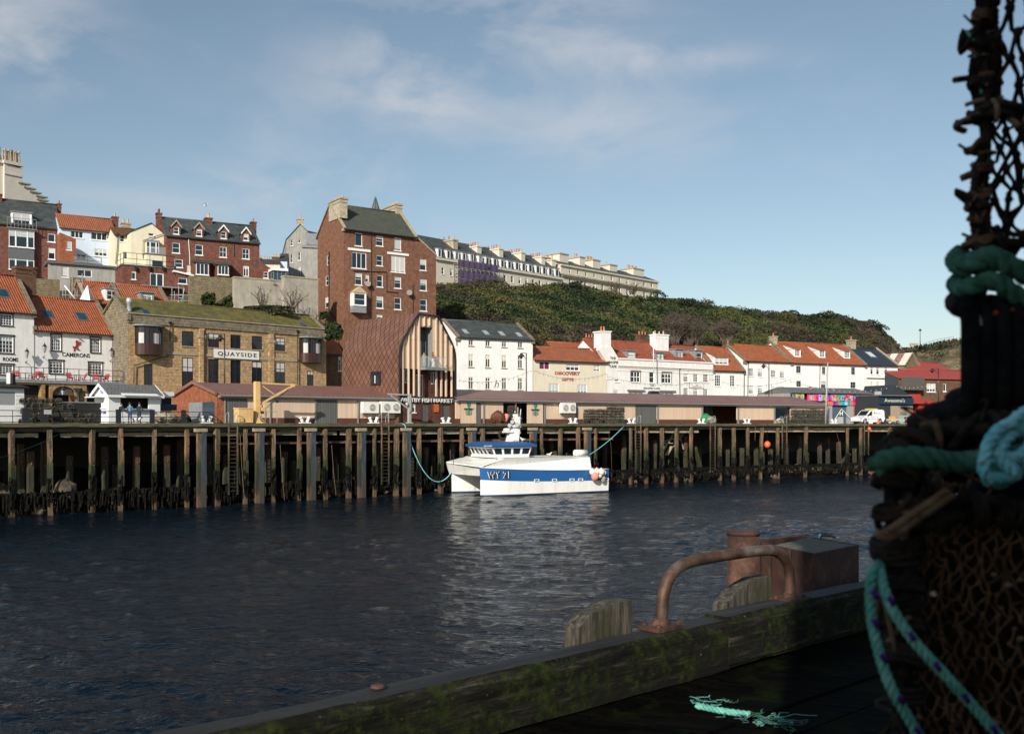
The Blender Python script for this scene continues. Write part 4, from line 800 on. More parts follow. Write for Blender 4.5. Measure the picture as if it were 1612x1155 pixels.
# ---- fish market hall: gable to the water, shingled curved sides
fF=Fac(627.3,105.6,716.5,vp=2400)
def fish_hall():
 zb=DECK;fac=fF;W=fac.w;D=10.4;t=thing('market_hall','tall market hall with copper diamond shingles, timber fins and the WHITBY FISH MARKET lettering','building',fac.mat(zb))
 z=lambda px,py,off=0:fac.sz(px,py,off)[1]-zb;x=lambda px,off=0:fac.sz(px,HZ,off)[0]
 zs=z(627.3,552);zk=z(672,494.5);xa=x(657.5);xb=x(689);zl=z(627.3,626)
 # outline of the gable, left to right
 Lp=[(0,0),(0,zs-.6),(.06,zs+.1),(.22,zs+.7),(.5,zs+1.25)]+[(.5+(xa-.5)*k,zs+1.25+(zk-zs-1.25)*k**.96)for k in(.25,.5,.75,1)]
 Rp=[(xb,zk-.05)]+[(xb+(W-.5-xb)*k,zk-.05+(zs+1.25-zk)*k)for k in(.25,.5,.75,1)]+[(W-.22,zs+.6),(W-.06,zs),(W,zs-.8),(W,0)]
 out=Lp+Rp
 sh=MB();n=len(out)
 for i in range(n-1):
  p,q=out[i],out[i+1]
  mt='diamond'
  sh.face([(p[0],D,p[1]),(p[0],0,p[1]),(q[0],0,q[1]),(q[0],D,q[1])],mt,smooth=1<i<6 or 9<i<13)
 ka=(.0,D);sh.face([(p[0],D,p[1])for p in out],'diamond');shell=sh.build('shingle_cladding',t)
 rim=MB()
 for i in range(n-1):
  p,q=out[i],out[i+1];c=Vector((W/2,5));
  ip=(p[0]+(c.x-p[0])*.025,p[1]+(c.y-p[1])*.015);iq=(q[0]+(c.x-q[0])*.025,q[1]+(c.y-q[1])*.02)
  rim.hull8([(ip[0],-.25,ip[1]),(p[0],-.25,p[1]),(q[0],-.25,q[1]),(iq[0],-.25,iq[1])],[(ip[0],-.003,ip[1]),(p[0],-.003,p[1]),(q[0],-.003,q[1]),(iq[0],-.003,iq[1])],'black_trim')
 rim.build('verge',t)
 # front wall: brick below, timber above, tall opening in the middle
 z1=z(640,580);g=MB();ox0,ox1=x(K(C6,932,0)[0]),x(K(C6,1045,0)[0]);oz0,oz1=z(672,K(C6,0,570)[1]),z(672,K(C6,0,200)[1])
 inner=[(a,b)for a,b in out if b>=z1-.01]
 def zl_at(xx):
  for p,q in zip(out[:-1],out[1:]):
   if min(p[0],q[0])-1e-6<=xx<=max(p[0],q[0])+1e-6 and abs(q[0]-p[0])>1e-6:return p[1]+(q[1]-p[1])*(xx-p[0])/(q[0]-p[0])
  return zs
 cols=sorted({0.02,W-.02,ox0,ox1}|{o[0]for o in out if.05<o[0]<W-.05}|{W*i/12 for i in range(1,12)})
 for a,b in zip(cols[:-1],cols[1:]):
  if b-a<1e-4:continue
  mid=(a+b)/2
  if ox0<mid<ox1:g.face([(a,.1,oz1),(b,.1,oz1),(b,.1,zl_at(b)),(a,.1,zl_at(a))],'cladding')
  else:g.face([(a,.1,z1),(b,.1,z1),(b,.1,zl_at(b)),(a,.1,zl_at(a))],'cladding')
 g.build('gable_boarding',t)
 # projecting timber fins
 fins=[633.8,643.2,651.5,659.5,702,710.8,686.5,694.5,668,676]
 for px in fins:
  xx=x(px);fb=MB();top=zl_at(xx)-.25 if True else 0;bot=zl+.25 if px not in(668,676)else z(px,K(C6,0,190)[1])
  if px in(668,676):top=zl_at(xx)-.3
  fb.box(xx-.07,xx+.07,-.12,.095,bot,top,'cladding');fb.build('fin',t)
  # recessed lower storey
 lo=MB();hol=[(x(K(C6,812,0)[0]),x(K(C6,862,0)[0]),z(645,K(C6,0,705)[1]),z(645,K(C6,0,585)[1])),(x(K(C6,1072,0)[0]),x(K(C6,1135,0)[0]),z(690,K(C6,0,715)[1]),z(690,K(C6,0,605)[1])),(x(K(C6,938,0)[0]),x(K(C6,1005,0)[0]),z(670,K(C6,0,830)[1]),z(670,K(C6,0,630)[1]))]
 wall_panel(lo,.05,W-.05,zl,z1,hol,'brick_dark',.3,.9);lo.face([(.05,.1,z1),(W-.05,.1,z1),(W-.05,.9,z1),(.05,.9,z1)][::-1],'dark_lead');lo.build('upper_wall',t)
 for h_,st in((hol[0],'two'),(hol[1],'two'),(hol[2],'two')):
  e=window(t,h_,st,glass='glass_blue');shift_y(e,.9)
 gl=MB();gl.box(ox0,ox1,1.3,1.33,oz0-.8,oz1,'brown_panel');e=gl.build('balcony_recess',t);gm=MB();gm.box(ox0+.1,ox1-.15,1.2,1.24,oz0,z(672,K(C6,0,325)[1]),'glass_blue');gm.build('pane',e)
 fr=MB();
 for xx in(ox0+.05,(ox0+ox1)/2+.1,ox1-.1):fr.box(xx-.05,xx+.05,1.14,1.19,oz0,z(672,K(C6,0,320)[1]),'sign_white')
 fr.build('frame',e)
 cheeks=MB();cheeks.face([(ox0,.1,oz0-.5),(ox0,1.3,oz0-.5),(ox0,1.3,oz1),(ox0,.1,oz1)],'grey_trim');cheeks.face([(ox1,.1,oz0-.5),(ox1,.1,oz1),(ox1,1.3,oz1),(ox1,1.3,oz0-.5)],'grey_trim');cheeks.face([(ox0,.1,oz1),(ox1,.1,oz1),(ox1,1.3,oz1),(ox0,1.3,oz1)],'grey_trim');cheeks.build('reveal',t)
 b=MB();bx0,bx1=x(K(C6,925,0)[0]),x(K(C6,1115,0)[0]);bx0=ox0-.05;b.box(bx0,bx1,-.95,.09,oz0-.25,oz0,'lead');ba=b.build('balcony',t)
 gb=MB();gb.box(bx0,bx1,-.93,-.91,oz0+.02,oz0+1.15,'glass_clear');gb.box(bx0+.003,bx0+.02,-.9,.0,oz0+.02,oz0+1.15,'glass_clear');gb.build('glass_railing',ba);hr=MB();hr.box(bx0,bx1,-.95,-.89,oz0+1.153,oz0+1.2,'galv');hr.build('handrail',ba)
 # ground floor
 gd=[(x(K(C6,945,0)[0]),x(K(C6,1003,0)[0]),0,z(668,K(C6,0,895)[1])),(x(K(C6,1135,0)[0]),x(K(C6,1198,0)[0]),0,z(700,K(C6,0,900)[1])),(x(K(C6,858,0)[0]),x(K(C6,888,0)[0]),.02+z(650,K(C6,0,975)[1]),z(650,K(C6,0,895)[1]))]
 g0=MB();wall_panel(g0,0,W,0,zl,gd,'brick_dark',.25,.0);g0.box(0,W,-.12,-.003,zl-.02-.35,zl+.0,'dark_lead');g0.face([(0,0,zl),(W,0,zl),(W,.9,zl),(0,.9,zl)],'dark_lead');g0.build('lower_wall',t)
 for q in gd[:2]:d=MB();d.box(q[0],q[1],.1,.14,0,q[3],'grey_boards');d.build('door',t)
 q=gd[2];window(t,q,'one')
 sg=MB();a=prect(fac,kr(C6,(1042,900,1100,975)),zb);sg.box(a[0],a[1],-.08,-.03,a[2],a[3],'lion_red');s2=sg.build('notice_board',t)
 for i in range(4):zz=a[3]-(i+.75)*(a[3]-a[2])/4.3;lettering(s2,('FRESH FISH','LOBSTER','CRAB AND COD','MARKET')[i],a[0]+.12,a[1]-.12,zz,zz+.16,'crate_yellow',y=-.085,th=.01)
 lx0,lx1,lz0,lz1=prect(fac,kr(C6,(732,845,1215,882)),zb);lettering(t,'WHITBY FISH MARKET',lx0,lx1,lz0,lz1,'sign_white',y=-.18,th=.05,bold=.008)
 # window in the shingled side
 lf=fac.left(D);r=prect(lf,kr(C6,(495,612,568,714)),zb);o=MB();o.box(r[0]-.12,r[1]+.12,-.16,-.02,r[2]-.12,r[3]+.12,'black_trim');w=o.build('window',t);rel_local(w,t,lf,zb)
 p=MB();p.box(r[0],r[1],-.18,-.165,r[2],r[3],'glass');pp=p.build('pane',w);q=MB();q.box((r[0]+r[1])/2-.04,(r[0]+r[1])/2+.08,-.2,-.185,r[2]+.05,r[2]+.9,'sign_white');q.build('frame',w)
 O['hall']=(t,fac,zb,oz0)
fish_hall()
# ---- brick tower block of flats
ZK=1.1
fT=Fac(541,124,686.5,vp=3060)
def tower():
 h=house('brick_tower_house','tall red brick house with slate roof and stone chimneys standing above the market hall',fT,17.0,(541,358),8.7,'brick_tower','slate_green',(548,326),w=fT.sz(654)[0],wside='brick_tower',oh=.35,wins=wins(C5,[(742,385,808,503),],'one')+wins(C5,[(932,412,998,503)],'sash',cover=('blind',.25))+wins(C5,[(1097,428,1160,545)],'one',cover=('blind',.9))+wins(C5,[(712,562,845,706)],'three')+wins(C5,[(1067,595,1197,742)],'three',cover=('curtain',.96))+wins(C5,[(935,588,993,682),(938,766,994,874),(742,748,806,856),(833,764,868,832)],'sash')+wins(C5,[(1098,783,1160,886)],'sash',cover=('blind',.3))+wins(C5,[(934,958,998,1066)],'sash',cover=('blind',.35))+wins(C5,[(1098,970,1160,1078),(935,1125,990,1190)],'sash'),sidewins=[(kr(C5,r),'slot',{})for r in((494,592,510,676),(483,776,506,860),(480,968,506,1062))],coping=('stone_trim','lr'))
 # stone chimneys on both gables
 chimney(h,kr(C5,(462,95,572,215)),0,'sandstone_grey',h.hd,3.4,cap='stone_trim',down=1.5)if False else None
 for(xx,ya,yb,top)in((-.1,h.hd-3.4,h.hd+.3,314.5),(h.W-1.0,h.hd-.2,h.hd+3.6,325)):
  c=MB();zt=h.fac.sz(518 if xx<1 else 636,top,h.hd-2 if xx<1 else h.hd)[1]-h.zb;m='chimney_stone'
  c.box(xx,xx+1.1,ya,yb,h.zr-2.4,zt,m);c.box(xx-.12,xx+1.22,ya-.12,yb+.12,zt+.003,zt+.25,'stone_trim');c.box(xx-.06,xx+1.16,ya-.06,yb+.06,zt-.45,zt-.3,'stone_trim');cc=c.build('chimney',h.t)
  for i in range(5):
   p=MB();p.lathe([(.16,zt+.25),(.17,zt+.4),(.13,zt+.5),(.13,zt+.62)],(xx+.55,ya+.5+i*.68,0),'buff_pot',8);p.build('chimney_pot',cc)
   # lower right wing: wall running on under a falling verge
 x0=h.W;x1=fT.w;zA=fT.sz(656,373)[1]-h.zb;zm=fT.sz(684,403)[1]-h.zb;w=MB();hol=[prect(fT,kr(C5,r),h.zb)for r in((1328,622,1388,724),(1330,803,1392,908),(1330,985,1393,1092))]
 zt=max(q[3]for q in hol)+.4;wall_panel(w,x0,x1,0,zt,hol,'brick_tower',.2);w.face([(x0,0,zt),(x1,0,zt),(x1,0,zm),(x1-.25,0,zm+.5),(x0,0,zA)],'brick_tower')
 w.face([(x1,0,0),(x1,7,0),(x1,7,zm),(x1,0,zm)],'brick_tower');w.build('wing_wall',h.t)
 for q,cv in zip(hol,(None,('blind',.4),None)):window(h.t,q,'sash',cover=cv)
 r=MB();r.hull8([(x0,-.1,zA),(x1+.1,-.1,zm),(x1+.1,7,zm),(x0,7,zA)],[(x0,-.1,zA+.25),(x1+.1,-.1,zm+.25),(x1+.1,7,zm+.25),(x0,7,zA+.25)],'stone_trim');r.build('verge',h.t)
 # lintels over the wide windows
 for r_ in((677,528,880,562),(1035,565,1227,598)):
  a=prect(fT,kr(C5,r_),h.zb);l=MB();l.box(a[0],a[1],-.12,-.003,a[3]-(a[3]-a[2])*.62,a[3],'white_trim');l.build('lintel',h.t)
  # box bay with pitched hood
 a=prect(fT,kr(C5,(727,925,845,1045)),h.zb,-1.0);b=prect(fT,kr(C5,(727,1045,845,1105)),h.zb,-1.0);B=MB();y0=-1.0
 wall_panel(B,a[0],a[1],a[2],a[3],[(a[0]+.15,a[1]-.15,a[2]+.1,a[3]-.1)],'white_trim',.1,y0);B.face([(a[0],0,a[2]),(a[0],y0,a[2]),(a[0],y0,a[3]),(a[0],0,a[3])],'white_trim');B.face([(a[1],y0,a[2]),(a[1],0,a[2]),(a[1],0,a[3]),(a[1],y0,a[3])],'white_trim')
 B.box(a[0],a[1],y0,-.003,b[2],a[2]-.003,'lead');bay=B.build('bay',h.t);xc=(a[0]+a[1])/2;zt=a[3];C=MB();C.prism([(a[0]-.1,zt),(a[1]+.1,zt),(xc,zt+.85)],y0-.1,0,'buff_pot');C.build('bay_roof',bay)
 e=window(bay,(a[0]+.15,a[1]-.15,a[2]+.1,a[3]-.1),'sash');shift_y(e,y0)
 for p in([K(C5,885,375),K(C5,885,1190)],[K(C5,1265,850),K(C5,1265,1110)],[K(C5,725,728),K(C5,1025,738),K(C5,1025,915),K(C5,1130,925)]):drain(h,p,hopper=(p[0][1]<370),r=.06 if p[0][0]<584 else.035)
 for q in((715,1060),(845,850),(1220,930)):
  x,z=fT.sz(*K(C5,*q));s=MB();s.lathe([(.02,-.1),(.3,0),(.42,.12)],(0,0,0),'grey_trim',10);d=s.build('satellite_dish',h.t,(x,-.45,z-h.zb));d.rotation_euler=(R(75),0,R(-20))
  q=MB();q.bar((0,0,-.1),(0,.1,-.45),.04,'grey_trim');q.build('bracket',d)
 L=fT.left(8.7);bd=MB();pts=[K(C5,512,555),K(C5,510,1090),K(C5,570,1160)];bd.tube([(L.sz(*p)[0],-.1,L.sz(*p)[1]-h.zb)for p in pts],.08,'pipe_black',6);o=bd.build('drainpipe',h.t);rel_local(o,h.t,L,h.zb)
paint('chimney_stone',(.40,.35,.26),.9,.35,3.0,.5);tower()
# stone house behind with chimney
f=Fac(450.8,150,500,vp=6500)
gh=house('stone_house','tall grey-brown stone house with small white sash windows behind the long garden wall',f,22,(451,377),14,'grey_render','blue_slate_roof',(472.5,353.5),kind='front',w=f.sz(498)[0],oh=.1,wins=wins(C5,[(160,448,180,500),(230,425,248,475),(298,403,316,456),(160,578,178,652),(226,556,248,632),(293,537,312,612),(160,718,180,782),(226,690,248,788),(293,680,314,778)],'sash'))
chimney(gh,kr(C5,(218,270,272,312)),2,'chimney_stone',.8,1.0,'buff_pot')
gw=MB();xR=f.sz(506)[0];ze=f.sz(490,383)[1]-22;pq=[(f.sz(a_,b_)[0],f.sz(a_,b_)[1]-22)for a_,b_ in((481,366),(506,382),(506,361.5),(477,354.5))]
gw.hull8([(pq[0][0],-.2,pq[0][1]),(pq[1][0],-.2,pq[1][1]),(pq[1][0],8,pq[1][1]),(pq[0][0],8,pq[0][1])],[(pq[3][0],3.5,pq[3][1]),(pq[2][0],3.5,pq[2][1]),(pq[2][0],4.5,pq[2][1]),(pq[3][0],4.5,pq[3][1])],'blue_slate_roof');gw.build('wing_roof',gh.t)
q=MB();q.box(xR-3.2,xR-.2,-.75,-.21,0,ze-.35,'grey_render');q.build('wing_wall',gh.t);q=MB();q.box(xR-3.3,xR-.1,-1.0,-.76,ze-.9,ze-.5,'lead');q.box(xR-2.6,xR-.6,-.9,-.76,ze-.4,ze+1.5,'lead');q.build('wing_dormer',gh.t)
# spire behind the tower
def spire():
 b=P(591,340,165);t=thing('church_spire','thin grey slated spire rising behind the brick tower house','spire',Matrix.Translation(b));m=MB();H=P(591,309,165).z-b.z
 m.lathe([(1.25,-6),(1.25,-1),(1.0,0),(.15,H*.86)],(0,0,0),'slate_grey',8,False);m.build('roof',t);k=MB()
 for i in range(8):a=math.pi*i/4;k.tube([(1.28*math.cos(a),1.28*math.sin(a),-.6),(.14*math.cos(a),.14*math.sin(a),H*.87)],.07,'dark_lead',4)
 k.lathe([(.1,H*.86),(.22,H*.9),(.08,H*.95),(.05,H)],(0,0,0),'dark_lead',8);k.build('ribs',t)
spire()
# ---- white building with the letter h
ZK=1.0
fH=Fac(720,133,838.6,vp=3850)
cr=[]
for x in(352,505,653,798):
 y={352:250,505:258,653:265,798:272}[x];dy=y-250
 cr+=wins(C8,[(x-21,255+dy*.9,x+24,312+dy*.9)],'creams')+wins(C8,[(x-21,388+dy*.6,x+24,505+dy*.6),(x-21,595+dy*.35,x+24,705+dy*.35)],'cream')
hb=house('white_house','tall white four-storey building with the letter h and a dark slate roof',fH,DECK,(780,533),9.5,'white_wall','slate_blue',(745,507.5),wins=cr,oh=.2,coping=('sandstone_grey','lr'))
for x in(302,488,632,788):skylight(hb,kr(C8,(x-30,166+(x-302)*.06,x+30,206+(x-302)*.06)),'lens')
ptext(hb,'h',kr(C8,(565,622,606,692)),'sign_black',shear=.3,bold=-.01);drain(hb,[K(C8,222,235),K(C8,222,310)],hopper=False)
# ---- Discovery gifts
f=Fac(840.5,138.3,955.5,vp=3550)
dg=house('gift_shop','cream gift shop with an orange tiled roof and red DISCOVERY GIFTS lettering',f,DECK,(897,568),8,'beige_wall','pantile_dull',(880,549),cat='shop',oh=.3,wins=wins(C8,[(972,455,1067,528)],'two',cover=('purple_curtain',.97))+wins(C8,[(1215,468,1335,537)],'three',cover=('curtain',.6))+wins(C8,[(1465,478,1522,545)],'two',cover=('curtain',.8))+wins(C8,[(1058,655,1150,732),(1318,662,1405,740)],'three',glass='glass_blue',cover=('blind',.9)))
ptext(dg,'DISCOVERY',kr(C8,(1115,548,1342,578)),'gift_red',bold=.05);ptext(dg,'GIFTS',kr(C8,(1172,603,1285,632)),'gift_red',bold=.05)
f=Fac(884,149,950,vp=3550)
house('back_house','low orange-roofed house with a brick chimney tucked behind the gift shop',f,DECK,(915,561),8,'brick_brown','pantile',(912,542),chim=[(kr(C8,(1385,250,1462,300)),3,'brick_brown',5.5,1.2)],cat='house')
# ---- Magpie cafe
fM=Fac(955.5,144.5,1122.5,vp=3100)
mg=house('cafe','white cafe with THE MAGPIE CAFE lettering, white chimneys and tiled roof behind its parapet',fM,DECK,(1040,578),11,'white_wall','pantile_mag',(1010,541),cat='cafe',gutter=None,oh=0,wins=wins(C9,[(278,480,310,582)],'geo')+wins(C9,[(422,487,505,585)],'magpie')+wins(C9,[(588,490,632,590)],'sash')+wins(C9,[(703,497,787,594)],'magpie')+wins(C9,[(898,487,942,582),(988,490,1030,585),(1078,490,1122,586),(898,636,942,708),(988,642,1030,712),(1078,644,1120,714),(262,655,310,694)],'geo')+wins(C9,[(398,662,536,697),(680,668,816,702)],'three',cover=('curtain',.7)))
def magpie():
 h=mg;W=h.W;a=MB();zt=fM.sz(972,562.5)[1]-DECK;x0=fM.sz(972)[0];zc=fM.sz(975,571)[1]-DECK
 wl=MB();wl.box(x0,W,-.06,.3,h.ze-.8,zt-.25,'white_wall');wl.box(x0-.1,W+.1,-.2,.35,zt-.247,zt-.05,'white_trim');wl.build('parapet',h.t)
 c=MB();zz=zt-1.35;c.box(x0,W+.1,-.22,-.065,zz,zz+.14,'stone_trim');c.box(x0,W+.05,-.15,-.065,zz-.16,zz-.02,'white_trim');c.build('cornice',h.t)
 # left gable end facing the river, with its shaped chimney
 g=MB();zg=lambda x,y:(fM.sz(*K(C9,x,y))[0],fM.sz(*K(C9,x,y))[1]-DECK);g.prism([zg(196,560),zg(300,560),zg(298,355),zg(243,262),zg(142,262),zg(128,292),zg(196,400)],-.08,.6,'white_wall');g.prism([(zg(145,270)),zg(241,270),zg(241,125),zg(145,125)],.02,1.5,'white_wall');g.prism([(zg(138,132)),zg(247,132),zg(247,120),zg(138,120)],-.06,1.6,'white_trim');gc=g.build('gable_chimney',h.t)
 for i,x in enumerate((180,205)):p=MB();q=zg(x,120);p.lathe([(.16,0),(.17,.2),(.12,.35),(.12,.7)],(q[0],.7,q[1]),'terracotta',8);p.build('chimney_pot',gc)
 chimney(h,kr(C9,(620,165,735,240)),3,'white_wall',4.5,1.4,'buff_pot',down=3.2);chimney(h,kr(C9,(482,165,565,235)),3,'brick_brown',9,1.2,'terracotta')
 dormer(h,kr(C9,(397,313,455,357)),2.2,'geo','flat','lead','lead');dormer(h,kr(C9,(660,330,712,370)),2.2,'geo','flat','lead','lead')
 for s_,r_ in(('THE',(230,356,280,378)),('MAGPIE',(208,392,302,416)),('CAFE',(225,430,288,454))):ptext(h,s_,kr(C9,r_),'sign_black',bold=.03,y=-.095)
 for s_,r_ in(('THE',(672,545,745,568)),('MAGPIE CAFE',(570,590,845,618))):ptext(h,s_,kr(CM,r_),'sign_black',bold=.03)
 b=prect(fM,kr(CM,(1345,520,1578,598)),DECK);s=MB();s.box(b[0]-.05,b[1]+.05,-.08,-.03,b[2]-.05,b[3]+.05,'sign_black');s.box(b[0],b[1],-.1,-.082,b[2],b[3],'sign_white');sb=s.build('sign_board',h.t)
 ptext(h,'THE',kr(CM,(1440,540,1485,560)),'sign_black',y=-.11);ptext(h,'MAGPIE CAFE',kr(CM,(1385,568,1540,586)),'sign_black',y=-.11)
 for r_ in((385,652,540,663),(675,658,818,669)):q=prect(fM,kr(C9,r_),DECK);s=MB();s.box(q[0],q[1],-.3,-.01,q[2],q[3],'grey_trim');s.build('shop_hood',h.t)
 q=prect(fM,kr(C9,(568,664,662,690)),DECK);s=MB();s.prism([(q[0],q[2]),(q[1],q[2]),(q[1]-.3,q[3]),(q[0]+.3,q[3])],-.6,-.01,'black_trim');s.build('canopy',h.t);drain(h,[K(C9,858,470),K(C9,862,705)])
magpie()
f=Fac(1050,153.5,1122,vp=3100)
m1=house('house','orange-roofed house with a wide lead dormer rising behind the cafe parapet',f,DECK,(1085,574),9,'white_wall','pantile_mag',(1078,545),cat='house',gutter=None,verge=0)
dormer(m1,kr(C9,(1015,318,1065,395)),1.6,'sash','flat','lead','lead',grow=(.2,.35,.2));dormer(m1,kr(C9,(835,308,888,385)),1.6,'geo','flat','lead','lead',grow=(.2,.35,.3))
ml=MB();q=prect(f,kr(C9,(890,318,1013,398)),DECK,1.7);ml.box(q[0],q[1],1.8,4.5,q[2],q[3]+.3,'lead');mm=ml.build('dormer',m1.t)
q2=prect(f,kr(C9,(925,355,965,392)),DECK,1.6);ac=MB();ac.box(q2[0],q2[1],1.4,1.79,q2[2],q2[3],'sign_white');ac.tube([((q2[0]+q2[1])/2,1.38,(q2[2]+q2[3])/2),((q2[0]+q2[1])/2,1.41,(q2[2]+q2[3])/2)],.28,'brown_panel',12,False);ac.build('condenser',m1.t)
# ---- white house between cafe and the long row
f=Fac(1122.5,156.8,1171,vp=3700)
a=house('house','narrow white house with an orange roof and a wide tiled dormer right of the cafe',f,DECK,(1147,582.5),8.5,'white_wall','pantile',(1130,548),cat='house',wins=wins(C9,[(1182,520,1236,622),(1318,522,1366,624)],'geo'),coping=('sandstone_grey','lr'))
dormer(a,kr(C9,(1185,358,1300,422)),1.5,'three','cat','white_wall','pantile',grow=(.1,.1,.1),opts=dict(cover=('curtain',.8)))
drain(a,[K(C9,1445,490),K(C9,1443,715)])
f=Fac(1172.5,160,1245.5,vp=4000)
w3=[]
for x in(244,326,445,525):y=(x-244)*.03;w3+=wins(C10,[(x-21,458+y*3,x+21,530+y*1.8),(x-21,615+y,x+21,690+y)],'geo2')
b=house('house','white house with eight small-paned windows and a plain orange roof',f,DECK,(1209,568.8),9.5,'white_wall','pantile',(1190,545.2),cat='house',wins=w3,chim=[(kr(C9,(1270,245,1330,285)),1,'brick_brown',5,1.0)],coping=('sandstone_grey','lr'))
drain(b,[K(C10,215,410),K(C10,211,715)])
f=Fac(1245.8,164.3,1362.5,vp=4300)
c_=house('terrace_house','long white house with three tiled dormers in its orange roof',f,DECK,(1304,572.3),10.5,'white_wall','pantile',(1280,542),cat='house',coping=('sandstone_grey','lr'),wins=wins(C10,[(653,437,695,500),(888,445,918,512),(1152,450,1187,516),(655,572,697,626),(878,576,920,636),(1145,583,1192,638)],'bare'),chim=[(kr(C10,(428,180,462,225)),1,'stone_trim',5.2,1.2,'terracotta',None,1.5),(kr(C10,(1128,212,1172,258)),1,'stone_trim',5.2,1.2,'terracotta',None,1.5)])
for r_ in((642,287,690,350),(865,297,913,358),(1090,304,1138,364)):dormer(c_,kr(C10,r_),1.9,'geo','cat','white_wall','pantile',grow=(.08,.1,.08))
drain(c_,[K(C10,866,415),K(C10,863,640)],hopper=False)
f=Fac(1363,170.9,1413.5,vp=4300)
d_=house('end_house','white end house with a dark slate roof and pale skylight',f,DECK,(1388,574.8),10,'white_wall','slate_new',(1370,549.5),cat='house',coping=('stone_trim','r'),wins=wins(C10,[(1325,443,1352,515),(1378,448,1408,516),(1455,448,1482,518)],'sash',cover=('curtain',.3))+wins(C10,[(1325,580,1352,652),(1378,582,1408,656),(1455,584,1482,656)],'sash',cover=('curtain',.95)))
skylight(d_,kr(C10,(1292,312,1365,362)),'blind');q=prect(f,kr(C10,(1290,547,1572,556)),DECK);s=MB();s.box(q[0],q[1]+.3,-.1,0,q[2],q[2]+.16,'black_trim');s.build('string_course',d_.t)
# ---------------------------------------------------------------- upper left terrace
ZK=1.085
f=Fac(-12,130,94,vp=3330)
u2=house('brick_house','dark red brick house with a white bay and rooftop balcony dormer at the left edge',f,24.5,(40,355.5),9,'brick_red','slate_blue',(50,320),cat='house',oh=.15,wins=wins(C1,[(432,737,500,812),(436,866,500,968),(445,1018,490,1060)],'one'),chim=[(kr(C1,(517,480,552,540)),1,'brick_red'),(kr(C1,(-30,395,15,470)),0,'brick_red',None,1.2)])
dormer(u2,kr(C1,(118,557,275,665)),.8,'two','flat','white_trim','lead',grow=(.2,.2,.1))
def u2x():
 q=prect(f,kr(C1,(80,710,310,860)),u2.zb,-.9);p=prect(f,kr(C1,(80,930,310,1065)),u2.zb,-.9);b=MB();x0,x1=q[0],q[1];y=-.9
 b.box(x0,x1,y,-.003,q[2]-1.7,q[2]-.003,'dark_lead');b.box(x0-.1,x1+.1,y-.1,-.003,q[3]+.003,q[3]+.2,'lead');bay=b.build('bay',u2.t)
 for s_ in(q,p):
  w=x1-x0
  for a,b_ in((x0,x0+w*.27),(x0+w*.27,x0+w*.73),(x0+w*.73,x1)):e=window(bay,(a,b_,s_[2],s_[3]),'one',cover=('blind',.35));shift_y(e,y-.05)
 k=MB();k.box(x0+.02,x1-.02,y+.1,0,p[2],q[3],'shop_dark');k.build('bay_core',bay)
 r=MB();a=prect(f,kr(C1,(65,600,330,685)),u2.zb,-1.2);r.box(a[0],a[1],-1.2,.6,a[2]-.12,a[2],'lead')
 for i in range(9):xx=a[0]+(a[1]-a[0])*i/8;r.box(xx-.03,xx+.03,-1.2,-1.14,a[2],a[3],'grey_trim')
 r.box(a[0],a[1],-1.22,-1.16,a[3]+.003,a[3]+.07,'grey_trim');r.build('balcony',u2.t)
u2x()
f2=Fac(94.3,128.5,119.5,vp=3330)
x=House();t=thing('lean_to','small brick lean-to with one white window between the brick house and the pale blue house','building',f2.mat(24.5));x.t=t;m=MB();zz=lambda x_,y_:f2.sz(*K(C1,x_,y_))[1]-24.5
q=prect(f2,kr(C1,(603,805,650,885)),24.5);zt=zz(690,785);W2=f2.w;zmid=zz(560,790)
wall_panel(m,0,W2,0,zt,[q],'brick_orange');m.face([(0,0,zt),(W2,0,zt),(0,0,zz(548,725))],'brick_orange');m.face([(W2,0,0),(W2,3,0),(W2,3,zt),(W2,0,zt)],'brick_orange');m.face([(0,0,0),(0,0,zz(548,725)),(0,3,zz(548,725)),(0,3,0)],'brick_orange');m.face([(W2,0,zt),(W2,3,zt),(0,3,zz(548,725)),(0,0,zz(548,725))],'dark_lead');m.build('wall',t);window(t,q,'one',cover=('blind',.9))
f=Fac(94.5,132,181,vp=3330)
u3=house('blue_house','pale blue rendered house with an orange pantile roof high on the left bank',f,24.5,(138,362),8,'blue_wall','pantile_dull',(140,343.5),cat='house',wins=wins(C1,[(640,710,755,775)],'three')+wins(C1,[(825,725,972,795),(857,873,973,940)],'three')+wins(C1,[(690,920,780,975)],'two')+wins(C1,[(790,1010,850,1035)],'one'),chim=[(kr(C1,(1015,598,1068,655)),1,'brick_red',None,.9,'buff_pot')])
def railing(name,label,pts,h=1.05,m='black_trim',n=None,mesh=False,group=None,cat='railing',r=.028,glassy=None):
 """posts and two rails through world points"""
 b=Vector(pts[0]);t=thing(name,label,cat,Matrix.Translation(b),group);posts=MB();rails=MB()
 for a,c in zip(pts[:-1],pts[1:]):
  a=Vector(a)-b;c=Vector(c)-b;L=(c-a).length;k=n or max(1,round(L/1.8))
  for i in range(k+1):p=a.lerp(c,i/k);posts.box(p.x-.03,p.x+.03,p.y-.03,p.y+.03,p.z,p.z+h,m)
  for zz in(h,h*.5,.12):rails.tube([a+Vector((0,0,zz)),c+Vector((0,0,zz))],r,m,4)
  if mesh:
   k2=int(L/.28)
   for i in range(k2):p=a.lerp(c,(i+.5)/k2);rails.box(p.x-.018,p.x+.018,p.y-.018,p.y+.018,p.z+.12,p.z+h,m)
  if glassy:rails.face([a+Vector((0,0,.15)),c+Vector((0,0,.15)),c+Vector((0,0,h-.05)),a+Vector((0,0,h-.05))],glassy)
 posts.build('post',t);rails.build('rail',t);return t
u=Fac(115,127.5,186,vp=3330)
